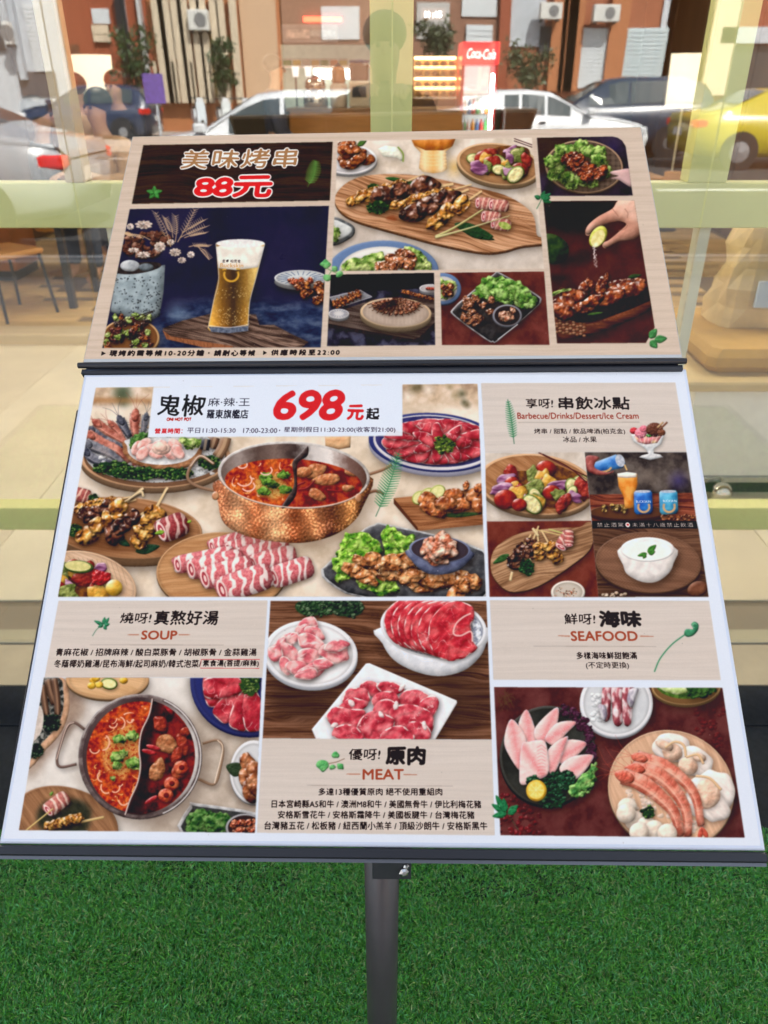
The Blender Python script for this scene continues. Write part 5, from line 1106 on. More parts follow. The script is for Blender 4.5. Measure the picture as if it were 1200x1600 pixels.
PX, PY = -.003, .665
stand = thing('menu_stand', 'tilted two-board menu stand with printed food photographs, on a dark grey pole in the turf', 'menu stand', (PX, PY, 0))
def on_board(M, name, parent=stand):
    e = bpy.data.objects.new(name, None); return e
POFF = Matrix.Translation((-PX, -PY, 0))
def round_slab(W, L, y0, z0, z1, bev, grow=0):
    """board with softly rounded long edges"""
    V = []; F = []
    ring = []
    for k in range(5):
        a = math.pi/2*k/4; ring.append((bev*(1-math.sin(a)), z1-bev*(1-math.cos(a)) if False else z1-bev+bev*math.cos(a)*0+bev*(math.sin(a))))
    prof = [(0, z0)]+[(bev*(1-math.cos(math.pi/2*k/4)), z1-bev+bev*math.sin(math.pi/2*k/4)) for k in range(5)]
    for ins, z in prof:
        for x, y in ((-W/2+ins, y0+ins), (W/2-ins, y0+ins), (W/2-ins, y0+L-ins), (-W/2+ins, y0+L-ins)): V.append((x, y, z))
    for r in range(len(prof)-1):
        for i in range(4): j = (i+1) % 4; F.append((r*4+i, r*4+j, r*4+4+j, r*4+4+i))
    F += [(3, 2, 1, 0), tuple(len(prof)*4-4+i for i in range(4))]
    return V, F

lower = mesh_obj('lower_board', *round_slab(LW, LL, 0, -.012, 0, .005), M_WHITEEDGE, stand, smooth=False); lower.matrix_local = POFF @ LOWM
lower['label'] = 'large white menu board with hotpot, meat and seafood photographs'
upper = mesh_obj('upper_board', *round_slab(UW, UL, 0, -.006, 0, .0012), mat('board_edge', (.5, .45, .4), .4, noise=.1), stand); upper.matrix_local = POFF @ UPM
upper['label'] = 'smaller pale wood-grain menu board with skewer and beer photographs'

# ---------------------------------------------------------------- lettering (glyphs of Blender's built-in font, printed on the boards)
def glyph_loops(s, space=1.):
    cu = bpy.data.curves.new('t', 'FONT'); cu.body = s; cu.space_character = space; cu.resolution_u = 3; cu.fill_mode = 'NONE'
    o = bpy.data.objects.new('t', cu); COL.objects.link(o)
    dg = bpy.context.evaluated_depsgraph_get(); me = bpy.data.meshes.new_from_object(o.evaluated_get(dg))
    bpy.data.objects.remove(o); bpy.data.curves.remove(cu)
    n = len(me.vertices); co = np.empty(n*3, np.float32); me.vertices.foreach_get('co', co); co = co.reshape(-1, 3)[:, :2].astype(float)
    nx = np.full(n, -1)
    ed = np.empty(len(me.edges)*2, np.int32); me.edges.foreach_get('vertices', ed); ed = ed.reshape(-1, 2)
    bpy.data.meshes.remove(me)
    # loops are runs of consecutive vertices closed by one long edge (last, first)
    close = {}
    for a, b in ed:
        if abs(int(a)-int(b)) != 1: close[max(a, b)] = min(a, b)
    loops = [co[lo:hi+1] for hi, lo in close.items()]
    return co, loops
def raster_nonzero(loops, w, h):
    M = np.zeros((h, w), np.float32)
    A = np.vstack(loops); B = np.vstack([np.roll(l, -1, 0) for l in loops])
    for j in range(h):
        y = j+.5; k = (A[:, 1] <= y) != (B[:, 1] <= y)
        if not k.any(): continue
        a, b = A[k], B[k]; x = a[:, 0]+(y-a[:, 1])/(b[:, 1]-a[:, 1])*(b[:, 0]-a[:, 0]); sg = np.where(b[:, 1] > a[:, 1], 1, -1)
        o = np.argsort(x); x = x[o]; wn = np.cumsum(sg[o])
        for i in range(len(x)-1):
            if wn[i] != 0:
                l, r = max(0, x[i]), min(w, x[i+1]); li, ri = int(l), int(r)
                if r <= l: continue
                if li == ri: M[j, min(li, w-1)] += r-l
                else:
                    M[j, li] += li+1-l; M[j, li+1:ri] = 1
                    if ri < w: M[j, ri] += r-ri
    return np.clip(M, 0, 1)
SS = 3
def letter(s, x0, yt, x1, yb, col, bold=0., warp=0, shear=0, space=1., ydrop=0, soft=0, rough_=0):
    """x0..x1 by yt..yb = the ink box in layout units; bold = stroke growth in layout units"""
    co, loops = glyph_loops(s, space)
    if not loops: return
    lo, hi = co.min(0), co.max(0); n = len(s)
    xa, xb = x0-14, x1+14; ya, yb_ = min(yt, yt+ydrop)-8, max(yb, yb+ydrop)+8
    X0, Y0 = int(xa*PS), int(ya*PS); Wc, Hc = int((xb-xa)*PS), int((yb_-ya)*PS)
    out = []
    for l in loops:
        t = (l[:, 0]-lo[0])/(hi[0]-lo[0]); v = (l[:, 1]-lo[1])/max(hi[1]-lo[1], 1e-6)
        if warp:
            f = 2*math.pi*n
            t = t+warp*.4/n*(np.sin(v*5+t*f*.9)+.5*np.sin(v*11+t*f*1.7+1)); v = v+warp*(np.sin(t*f*.7+v*3)+.4*np.sin(t*f*1.9+v*7+2))*.5
        px = x0+t*(x1-x0); py = yb-v*(yb-yt)+t*ydrop
        px = px+v*(yb-yt)*((600-px)/(yb+2222)+shear)
        out.append(np.stack([(px*PS-X0)*SS, (py*PS-Y0)*SS], 1))
    M = raster_nonzero(out, Wc*SS, Hc*SS)
    def down(M): return M.reshape(Hc, SS, Wc, SS).mean((1, 3))
    def paint(M, col):
        sl = (slice(Y0, Y0+Hc), slice(X0, X0+Wc)); a = M[..., None]; CAN[sl] = CAN[sl]*(1-a)+np.array(col, np.float32)*a
    def grow(M, r):
        R = max(1, abs(r)*PS*SS*1.6); B = blur(M, R)
        return np.clip((B-(.5-.36*min(1, r/.5) if r < .5 else .10))*8+.5, 0, 1)
    if isinstance(bold, (tuple, list)):
        base = grow(M, bold[0]) if bold[0] else M
        o_ = blur(base, bold[1]*PS*SS*.75); o_ = np.clip((o_-.07)*9, 0, 1); paint(down(o_), (240, 238, 236)); paint(down(base), col)
    else:
        if bold: M = grow(M, bold)
        paint(down(M), col)
U = L_ = letter
def letters():
    INK = (38, 27, 26); RED = (206, 32, 38); RUST = (158, 72, 50)
    U('美味烤串', 281, 235, 462, 264, (160, 118, 78), bold=(.35, 2.4), warp=.03, shear=.12, ydrop=-2.5, space=1.05)
    U('88元', 302, 277, 422, 309, (214, 36, 42), bold=(.8, 2.6), warp=.025, shear=.1, ydrop=-1.5, space=.92)
    U('現烤約需等候10-20分鐘', 170, 547.5, 318, 556.8, INK, bold=0.35, space=1.25, ydrop=-.6, shear=.1); U('請耐心等候', 334, 547.2, 398, 556.5, INK, bold=0.35, space=1.25, ydrop=-.3, shear=.1)
    U('·', 325, 550.5, 327.5, 553, INK); U('▸', 158, 549, 165, 556, INK); U('▸', 411, 548, 417, 555, INK)
    U('供應時段至22:00', 423, 546.4, 530, 555.6, INK, bold=0.35, space=1.3, ydrop=-.6, shear=.1)
    U('金車 柏克金', 347, 405.5, 376, 410.5, (60, 50, 50), bold=0.12, ydrop=.5); U('Buckskin', 344, 411.5, 380, 418, (204, 150, 90), bold=0.12, ydrop=.5)
    L_('鬼椒', 244.5, 617, 318, 649.5, (24, 18, 22), bold=0.35, warp=.07, shear=.06, ydrop=1); L_('ONI HOT POT', 260.5, 653, 299, 658.2, (176, 50, 46), bold=0.35)
    L_('麻·辣·王', 325, 622, 390, 635.3, (50, 50, 62), bold=0.00); L_('羅東旗艦店', 323, 640.4, 387.5, 654.4, (34, 34, 46), bold=0.25)
    L_('營業時間：', 241.6, 669.6, 285, 678, (200, 50, 56), bold=0.25); L_('平日11:30-15:30', 292.3, 669, 368, 677.2, (60, 52, 70), bold=0.10)
    L_('17:00-23:00', 380, 669.5, 433, 677, (60, 52, 70), bold=0.10); L_('·', 436, 672, 438, 674, (60, 52, 70))
    L_('星期例假日11:30-23:00(收客到21:00)', 443.5, 667.4, 617.7, 677, (60, 52, 70), bold=0.10)
    L_('698', 425, 611.5, 531, 655.5, (206, 40, 46), bold=1.10, warp=.02, shear=.2, space=.94); L_('元', 542, 634, 566.5, 656, (206, 40, 46), bold=0.50, warp=.05, shear=.08); L_('起', 572, 638, 592, 655.8, (34, 26, 30), bold=0.40, warp=.03, shear=.05)
    L_('享呀!', 822, 623, 864, 638, INK, bold=0.22, warp=.04, shear=.05); L_('串飲冰點', 873, 620.5, 984, 640, INK, bold=0.35, warp=.03, shear=.05)
    L_('Barbecue/Drinks/Dessert/Ice Cream', 808.7, 645, 998, 654.8, (150, 66, 54), bold=0.22); L_('烤串 / 甜點 / 飲品啤酒(柏克金)', 835, 669.8, 977, 679.4, INK, bold=0.12); L_('冰品 / 水果', 880, 682.2, 932.5, 691.4, INK, bold=0.12)
    L_('禁止酒駕', 933, 817, 974, 823.6, (206, 196, 190), space=1.3); L_('未滿十八歲禁止飲酒', 988, 817, 1083, 823.6, (206, 196, 190), space=1.3)
    L_('●', 977.4, 816.6, 984.6, 824, (224, 214, 210)); L_('■', 979.2, 818.6, 982.6, 821.6, (196, 60, 56))
    L_('BUCKSKIN', 994, 782, 1016.5, 786, (220, 226, 236), bold=0.12); L_('BUCKSKIN', 1036, 781, 1057, 785, (220, 226, 236), bold=0.12)
    L_('燒呀!', 187, 957.5, 235, 974, INK, bold=0.22, warp=.04, shear=.05); L_('真熬好湯', 240, 954.3, 340, 976.4, INK, bold=0.35, warp=.03, shear=.05); L_('SOUP', 220.7, 985.8, 276, 999.2, RUST, bold=0.40)
    L_('青麻花椒 / 招牌麻辣 / 酸白菜豚骨 / 胡椒豚骨 / 金蒜雞湯', 86.7, 1013.3, 400.7, 1025, INK, bold=0.22)
    L_('冬蔭椰奶雞湯/昆布海鮮/起司麻奶/韓式泡菜/', 84, 1031, 314, 1043.2, INK, bold=0.22); L_('素食湯(菩提/麻辣)', 316.5, 1031.2, 404, 1043, INK, bold=0.22)
    line([(314.6, 1030.4), (406, 1030.6), (405, 1044.4), (313.2, 1044.2), (314.6, 1030.4)], .9, (200, 60, 66), shade=False, curve=False)
    L_('優呀!', 544.5, 1170, 593.5, 1187.4, INK, bold=0.22, warp=.04, shear=.05); L_('原肉', 603, 1167, 663.5, 1194.5, INK, bold=0.75, warp=.035, shear=.05); L_('MEAT', 567, 1202.2, 630.6, 1217.8, RUST, bold=0.40)
    L_('多達13種優質原肉 絕不使用重組肉', 497.5, 1231.4, 691, 1242.8, INK, bold=0.22); L_('日本宮崎縣A5和牛 / 澳洲M8和牛 / 美國無骨牛 / 伊比利梅花豬', 424.4, 1250, 752, 1262.2, INK, bold=0.22, ydrop=.6)
    L_('安格斯雪花牛 / 安格斯霜降牛 / 美國板腱牛 / 台灣梅花豬', 434, 1266.8, 741.4, 1279, INK, bold=0.22, ydrop=.6); L_('台灣豬五花 / 松板豬 / 紐西蘭小羔羊 / 頂級沙朗牛 / 安格斯黑牛', 413, 1283.4, 761.7, 1296.4, INK, bold=0.22, ydrop=.8)
    L_('鮮呀!', 882, 959, 930, 975.4, INK, bold=0.22, warp=.04, shear=.05); L_('海味', 937, 955, 1002, 979.5, INK, bold=0.70, warp=.035, shear=.05); L_('SEAFOOD', 892.7, 986.6, 996.5, 1001.4, RUST, bold=0.40)
    L_('多樣海味鮮甜飽滿', 901, 1018.8, 995.4, 1030, INK, bold=0.22); L_('(不定時更換)', 916, 1034.3, 983, 1046, INK, bold=0.12)
p_upper(); p_lower()
# the prints are slightly soft and a little warm and muted, like laminated ink-jet sheets
B_ = np.stack([blur(CAN[..., k].copy(), 1) for k in range(3)], -1); CAN[:] = CAN*.35+B_*.65
lum = CAN.mean(-1, keepdims=True); CAN[:] = (lum+(CAN-lum)*.90)*np.array((1.01, 1.0, .985), np.float32)
CAN[int(575*PS):] = np.where((np.abs(CAN[int(575*PS):]-np.array((217, 227, 237))).max(-1, keepdims=True) < 9), np.array((217, 227, 240), np.float32), CAN[int(575*PS):])
_r = np.random.RandomState(9)
for _ in range(170):                                    # specks of dust and small scuffs on the sheets
    x, y = _r.uniform(20, 1190), _r.uniform(210, 1320); flat(ell(x, y, .3+_r.rand()*.6, .3+_r.rand()*.5, n=7), [[(90, 84, 80), (244, 244, 240), (120, 100, 84)][_ % 3]], a=.25+.4*_r.rand())
letters()
g = np.random.RandomState(3).randn(CH, CW, 1).astype(np.float32)
CAN += g*1.6
IM_UP = board_image('upper_print', UPM, UW, UL, 1750); IM_LO = board_image('lower_print', LOWM, LW, LL, 1750)
M_UP = print_mat('upper_print', IM_UP); M_LO = print_mat('lower_print', IM_LO)
i_ = .0055
sheet('printed_border', [(-LW/2+i_, i_), (LW/2-i_, i_), (LW/2-i_, LL-i_), (-LW/2+i_, LL-i_)], .0003, M_LO, lower, LW, LL)
i_ = .0016
sheet('printed_border', [(-UW/2+i_, i_), (UW/2-i_, i_), (UW/2-i_, UL-i_), (-UW/2+i_, UL-i_)], .0003, M_UP, upper, UW, UL)
PLABEL = {'title': 'dark wood title panel', 'beer': 'photograph of a tall glass of beer', 'skewers': 'photograph of grilled skewers on a long wooden board',
          'skewer_fan': 'dark photograph of skewers fanned on a round dish', 'chicken_tray': 'photograph of chicken and lettuce on a black tray', 'lettuce_plate': 'photograph of grilled wings on lettuce',
          'lime_hand': 'photograph of a hand squeezing lime over roast chicken', 'hotpot_spread': 'large photograph of a copper hotpot among dishes', 'grill_heading': 'beige heading panel for barbecue and drinks',
          'vegetable_bowl': 'photograph of roast vegetables in a bowl', 'beer_cans': 'photograph of beer cans and a poured glass', 'warning_strip': 'black warning strip', 'skewer_board': 'photograph of skewers on a board with red ground',
          'milk_pudding': 'photograph of a white pudding with mint', 'soup_heading': 'beige soup heading panel', 'divided_pot': 'photograph of a divided soup pot seen from above', 'raw_meat': 'photograph of three plates of raw sliced meat',
          'meat_heading': 'beige meat heading panel', 'seafood_heading': 'beige seafood heading panel', 'seafood': 'photograph of raw fish, shrimp and scallops'}
for k, pts in PANEL.items():
    up = k in ('title', 'beer', 'skewers', 'skewer_fan', 'chicken_tray', 'lettuce_plate', 'lime_hand')
    if k == 'price_strip': continue
    M, W, L, par, m = (UPM, UW, UL, upper, M_UP) if up else (LOWM, LW, LL, lower, M_LO)
    sheet('printed_photo' if 'heading' not in k and k not in ('title', 'warning_strip') else 'printed_panel', [unproj(M, *p) for p in pts], .0006, m, par, W, L, PLABEL[k])
sheet('price_strip', [unproj(LOWM, *p) for p in PANEL['price_strip']], .0009, M_LO, lower, LW, LL, 'pale translucent strip with the price and opening hours')

# rails, clips and the pole
def part_on(par, name, mb, m, label=None, smooth=False):
    o = mb.build(name, m, par, smooth)
    if label: o['label'] = label
    return o
x0, x1 = -.4405, .4405
part_on(lower, 'bottom_rail', MB().box(x0-.001, x1+.0005, -.0125, -.0012, -.022, .0005, bev=.002), M_BLK)
part_on(lower, 'rail_highlight', MB().box(x0-.001, x1+.0003, -.0165, -.0128, -.020, -.0075), mat('lip_highlight', (.16, .165, .18), .3, .7))  # pale strip puts the highlight of the rail's lower edge into colour
part_on(lower, 'top_rail', MB().box(-.4385, .4285, LL+.0012, LL+.0082, -.014, .0016, bev=.0015), mat('blue_black_rail', (.02, .028, .045), .25))
part_on(lower, 'rail_highlight', MB().box(-.437, .4285, LL+.0085, LL+.0105, -.012, .003), mat('lip_highlight_2', (.20, .20, .21), .3, .7))  # same painted highlight, a pale line along the top rail
part_on(lower, 'back_tray', MB().box(-.4475, .43, .09, .585, -.032, -.0125, bev=.002), M_BLK)
part_on(upper, 'bottom_rail', MB().tube((-.443, -.0052, .001), (.4415, -.0052, .001), .0044, n=14).box(-.438, .4365, -.0175, -.0098, -.012, -.002), M_BLK)
part_on(upper, 'clear_edge_strip', MB().box(-.436, .436, .0004, .0058, .0002, .0016), M_CLIP)
part_on(upper, 'back_panel', MB().box(-.43, .43, .01, UL-.01, -.014, -.0065), M_BLK)
pole = part_on(stand, 'pole', MB().tube((0, 0, .012), (0, 0, .84), .0232, n=28), M_GREYPOLE, smooth=False)
for p in pole.data.polygons: p.use_smooth = len(p.vertices) == 4
M_BRKT = mat('bracket', (.075, .078, .09), .4, .5, noise=.1, nsc=30)
sl0 = part_on(stand, 'pole_sleeve', MB().tube((0, 0, .735), (0, 0, .86), .0255, n=28), M_BRKT)
for p in sl0.data.polygons: p.use_smooth = len(p.vertices) == 4
part_on(stand, 'base_plate', MB().box(-.2, .2, -.24, .12, .002, .009, bev=.003), M_BLK)
part_on(stand, 'tilt_bracket', MB().box(-.012, .038, -.0285, -.0262, .700, .80, bev=.001).box(.0265, .030, -.026, .04, .700, .86), M_BRKT)
bo = part_on(stand, 'bolt', MB().lathe([(0, 0), (.0058, 0), (.0068, .0014), (.0066, .004), (.0035, .006), (0, .0062)], n=6), M_STEEL); bo.location = (.0275, -.0290, .7185); bo.rotation_euler = (R_(78), 0, R_(14))
bo2 = bo.copy(); bo2.data = bo.data; COL.objects.link(bo2); bo2.location = (.0305, -.0285, .7285); bo2.scale = (.6, .6, .8)
part_on(stand, 'support_arm', MB().tube((0, .03, .80), (0, .66, 1.33), .012, n=12), M_BLK)

def text_mesh(s):
    cu = bpy.data.curves.new('t', 'FONT'); cu.body = s; o = bpy.data.objects.new('t', cu); COL.objects.link(o)
    me = bpy.data.meshes.new_from_object(o.evaluated_get(bpy.context.evaluated_depsgraph_get())); bpy.data.objects.remove(o); bpy.data.curves.remove(cu); return me
# ---------------------------------------------------------------- ground
GY = 1.97                                                # plane of the shop window
M_PAVE = mat('street_paving', (.36, .34, .31), .8, noise=.12, nsc=3, bump=.2)
M_ROAD = mat('asphalt', (.055, .055, .058), .85, noise=.2, nsc=8, bump=.3, bsc=300)
struct(MB().box(-60, 60, -60, 2.2, -.3, -.012).build('ground', M_PAVE))
struct(MB().box(-60, 60, -18.2, -3.6, -.0119, -.004).build('road', M_ROAD))
mk = MB()
for k in range(-8, 9): mk.box(k*6-1.5, k*6+1.5, -9.75, -9.6, -.0039, 0)
mk.box(-60, 60, -4.4, -4.3, -.0039, 0); mk.box(-60, 60, -16.1, -16, -.0039, 0)
struct(mk.build('road_marking', mat('road_paint', (.7, .7, .68), .7, noise=.1)))
struct(MB().box(-60, 60, -3.6, -3.45, -.011, .12).build('kerb', mat('kerb_stone', (.4, .4, .38), .8, noise=.1)))
struct(MB().box(-60, 60, -40, -18.2, -.011, .13).build('pavement', mat('far_paving', (.4, .36, .32), .8, noise=.12, nsc=2)))
# dark granite strip with joints, then a pale sill in front of the glass
M_GRAN = mat('dark_granite', (.010, .013, .017), .55, noise=.35, nsc=60, bump=.04, bsc=500, spec=.12)
gr = struct(MB().box(-4, 4, 1.0, 1.770, -.010, .004).build('granite_strip', mat('dark_joint', (.03, .04, .045), .6)))
tile_me = MB().box(-.2985, .2985, -.081, .081, 0, .006, bev=.0012).build('granite_tile', M_GRAN, gr); tile_me.location = (-3.6, 1.6875, .0045)
tm2 = MB().box(-.2985, .2985, -.26, .26, 0, .006, bev=.0012).build('granite_tile', M_GRAN, gr); tm2.location = (-3.6, 1.342, .0045)
for k in range(1, 12):
    for t in (tile_me, tm2):
        o = t.copy(); COL.objects.link(o); o.location.x = -3.6+k*.6; o.parent = gr
M_SILL = mat('cream_stone', (.40, .32, .19), .5, noise=.12, nsc=4, bump=.05)
sl_ = struct(MB().box(-4, 4, 1.771, 2.2, -.010, .006).build('window_sill_floor', mat('sill_joint', (.2, .16, .11), .7)))
a_ = MB().box(-.4485, .4485, -.094, .094, 0, .006, bev=.001).build('sill_tile', M_SILL, sl_); a_.location = (-3.55, 1.8655, .0062)
for k in range(1, 9):
    o = a_.copy(); COL.objects.link(o); o.location.x = -3.55+k*.9; o.parent = sl_

# ---------------------------------------------------------------- artificial turf
def turf():
    r = np.random.RandomState(2)
    n1, n2 = 250000, 150000
    x = np.concatenate([r.uniform(-1.0, 1.0, n1), r.uniform(-1.9, 1.9, n2)]); y = np.concatenate([r.uniform(.66, 1.25, n1), r.uniform(-.1, 1.25, n2)])
    n = n1+n2
    # stitched rows: blades gather in tufts
    x = x+.0016*np.sin(x*900)+r.randn(n)*.001; y = y+.002*np.sin(y*700)
    sw = np.sin(x*9+2*np.sin(y*7))*np.cos(y*11+1.3*np.sin(x*5)); sw2 = np.sin(x*31+y*17)*.5
    ang = r.uniform(0, 2*np.pi, n)*.8+1.5*sw+1.2*sw2+4.4; clump = np.sin(x*143+2*np.sin(y*91))*np.sin(y*131+2*np.sin(x*77))
    h = (.015+.009*r.rand(n))*(1+.10*sw+.22*clump); lean = (.004+.012*r.rand(n))
    wd = .0006+.0006*r.rand(n)
    wd[n1:] *= 1.5
    tw = r.uniform(0, np.pi, n)
    dx, dy = np.cos(ang), np.sin(ang); px, py = np.cos(tw), np.sin(tw)
    V = np.zeros((n, 7, 3), np.float32)
    for k, (t, wf) in enumerate(((0, 1), (.4, 1), (.75, .8))):
        cx = x+dx*lean*t*t; cy = y+dy*lean*t*t; cz = h*(t-.12*t*t)
        V[:, 2*k] = np.stack([cx-px*wd*wf, cy-py*wd*wf, cz], 1); V[:, 2*k+1] = np.stack([cx+px*wd*wf, cy+py*wd*wf, cz], 1)
    V[:, 6] = np.stack([x+dx*lean*1.15, y+dy*lean*1.15, h*.86], 1)
    b = (np.arange(n)*7)[:, None]
    q = np.concatenate([b+[0, 1, 3, 2], b+[2, 3, 5, 4]], 1).reshape(-1, 4); t3 = b+[4, 5, 6]
    me = bpy.data.meshes.new('turf'); me.vertices.add(n*7); me.vertices.foreach_set('co', V.ravel())
    loops = np.concatenate([q.ravel(), t3.ravel()]).astype(np.int32)
    me.loops.add(len(loops)); me.loops.foreach_set('vertex_index', loops)
    nf = len(q)+len(t3); me.polygons.add(nf)
    st = np.concatenate([np.arange(len(q))*4, len(q)*4+np.arange(len(t3))*3]).astype(np.int32)
    me.polygons.foreach_set('loop_start', st); me.update()
    # blade colour varies blade by blade (pigment, three yarn colours)
    ca = me.color_attributes.new('yarn', 'FLOAT_COLOR', 'POINT')
    pick = r.rand(n); base = np.where(pick[:, None] < .40, [[.034, .185, .026]], np.where(pick[:, None] < .72, [[.075, .26, .03]], np.where(pick[:, None] < .90, [[.07, .26, .09]], [[.21, .29, .11]])))
    base = base*(.8+.9*r.rand(n, 1)**2)*1.25; col = np.ones((n, 7, 4), np.float32); col[..., :3] = base[:, None, :]
    ca.data.foreach_set('color', col.ravel())
    m = bpy.data.materials.new('turf_yarn'); m.use_nodes = True; nn = m.node_tree; bb = nn.nodes['Principled BSDF']
    a = nn.nodes.new('ShaderNodeVertexColor'); a.layer_name = 'yarn'; nn.links.new(a.outputs[0], bb.inputs['Base Color'])
    bb.inputs['Roughness'].default_value = .42; bb.inputs['Specular IOR Level'].default_value = .35; bb.inputs['Subsurface Weight'].default_value = 0
    me.materials.append(m); me.validate()
    o = bpy.data.objects.new('artificial_turf', me); COL.objects.link(o); o['kind'] = 'stuff'
    return tag(o, 'green artificial turf laid under the menu stand', 'artificial grass')
turf()
struct(MB().box(-1.95, 1.95, -.15, 1.26, -.009, .002).build('turf_backing', mat('turf_backing', (.008, .03, .012), .9, noise=.3, nsc=40)))

# ---------------------------------------------------------------- the shop window
def glass_mat():
    m = bpy.data.materials.new('shop_glass'); m.use_nodes = True; n = m.node_tree; n.nodes.remove(n.nodes['Principled BSDF']); out = n.nodes['Material Output']
    tr = n.nodes.new('ShaderNodeBsdfTransparent'); tr.inputs[0].default_value = (.97, .985, .975, 1)
    gl = n.nodes.new('ShaderNodeBsdfGlossy'); gl.inputs['Roughness'].default_value = .0; gl.inputs[0].default_value = (1, 1, 1, 1)
    fr = n.nodes.new('ShaderNodeFresnel'); ge = n.nodes.new('ShaderNodeNewGeometry'); mr = n.nodes.new('ShaderNodeMapRange'); mr.inputs[3].default_value = 2.0; mr.inputs[4].default_value = 1/2.0; n.links.new(ge.outputs['Backfacing'], mr.inputs[0]); n.links.new(mr.outputs[0], fr.inputs[0])
    mx = n.nodes.new('ShaderNodeMixShader'); n.links.new(fr.outputs[0], mx.inputs[0]); n.links.new(tr.outputs[0], mx.inputs[1]); n.links.new(gl.outputs[0], mx.inputs[2])
    # slight waviness of the pane
    tc = n.nodes.new('ShaderNodeTexCoord'); nz = n.nodes.new('ShaderNodeTexNoise'); nz.inputs['Scale'].default_value = 1.6; nz.inputs['Detail'].default_value = 0
    bp = n.nodes.new('ShaderNodeBump'); bp.inputs['Strength'].default_value = .25; bp.inputs['Distance'].default_value = .004
    n.links.new(tc.outputs['Object'], nz.inputs['Vector']); n.links.new(nz.outputs['Fac'], bp.inputs['Height']); n.links.new(bp.outputs[0], gl.inputs['Normal'])
    n.links.new(mx.outputs[0], out.inputs[0]); return m
M_GLASS = glass_mat()
M_FRAME = mat('yellow_green_frame', (.80, .77, .33), .45, noise=.04, nsc=3)
M_FRAMEC = mat('cream_frame', (.74, .70, .52), .45, noise=.04, nsc=3); M_FRAMELIT = mat('warm_lit_frame', (.62, .45, .25), .45, noise=.05)  # tan tone is warm light on the left bar, put into its colour
win = thing('shop_window', 'tall storefront glass with yellow-green frame bars behind the menu stand', 'shop window', (0, GY, 0))
bays = [(-3.9, -2.26), (-2.26, -.735), (-.735, .018), (.018, .767), (.767, 2.28), (2.28, 3.9)]
for a, b in bays: MB().box(a+.0015, b-.0015, 0, .006, .014, 2.95).build('glass_pane', M_GLASS, win)
def bar(x0, x1, z0, z1, m, name='mullion', y0=.012, y1=.07): MB().box(x0, x1, y0, y1, z0, z1, bev=.002).build(name, m, win)
bar(-.031, .064, 1.387, 2.95, M_FRAME); bar(.722, .815, 1.387, 2.95, M_FRAME); bar(-.757, -.712, 1.387, 2.95, M_FRAMELIT)
for x in (-2.26, 2.28): bar(x-.045, x+.045, .09, 2.95, M_FRAME)
for x in (.777, .03, -.685): bar(x, x+.03, .0, 1.284, M_FRAMEC, y0=.03, y1=.07)
for z0, z1 in ((1.2845, 1.3865), (.428, .503), (2.80, 2.95)):
    for (a, b) in ((-3.9, 3.9),): bar(a, b, z0, z1, M_FRAME if z1 < 2 else M_FRAME, 'transom')
bar(-3.9, 3.9, -.004, .012, mat('floor_track', (.3, .28, .2), .4, .5), 'floor_track', .0, .07)

# restaurant building round the window: side walls, upper wall, roof, back wall
M_WALLC = mat('cream_render', (.55, .5, .4), .8, noise=.05, nsc=4)
bd = tag(MB().box(-4.4, -3.9, 1.9, 14.2, 0, 3.3).box(3.9, 4.4, 1.9, 14.2, 0, 3.3).box(-14, -4.4, 1.9, 2.2, 0, 3.3).box(4.4, 14, 1.9, 2.2, 0, 3.3).box(-14, 14, 1.86, 14.6, 3.0, 9).build('restaurant_building', M_WALLC), 'cream restaurant building whose storefront stands behind the menu stand', 'building')
MB().box(-3.9, 3.9, 13.6, 14.2, 0, 3.0).build('back_wall', mat('back_wall', (.09, .07, .055), .7, noise=.08, nsc=3), bd)

# ---------------------------------------------------------------- interior
M_LIN = mat('brown_panelling', (.16, .085, .045), .5, noise=.25, nsc=2, stretch=(1, 1, .2))
for k, x in enumerate((-3.9, 3.84)):
    for j in range(8): MB().box(x+.001, x+.059, 2.25+j*1.4, 3.62+j*1.4, .07, 2.98, bev=.004).build('wall_panel', M_LIN, bd)
M_TILE = [mat('cream_tile', c, .28, noise=.07, nsc=3) for c in ((.80, .72, .55), (.84, .77, .60), (.77, .68, .51))]
fl = struct(MB().box(-3.9, 3.9, 2.205, 13.6, -.05, 0).build('interior_floor', mat('grout', (.34, .29, .22), .8)))
t0 = [MB().box(-.2985, .2985, -.2985, .2985, 0, .008, bev=.0012).build('tile', M_TILE[k], fl) for k in range(3)]
i = 0
for yy in range(5):
    for xx in range(13):
        s = t0[(xx*7+yy*3) % 3]; o = s if i < 3 and s.location.length == 0 and s.location.y == 0 and not s.get('u') else s.copy()
        if o is s: s['u'] = 1
        else: COL.objects.link(o); o.parent = fl
        o.location = (-3.6+xx*.6, 2.51+yy*.6, .0005); i += 1
for s in t0:
    if 'u' in s: del s['u']
for o in fl.children:
    if 'u' in o: del o['u']
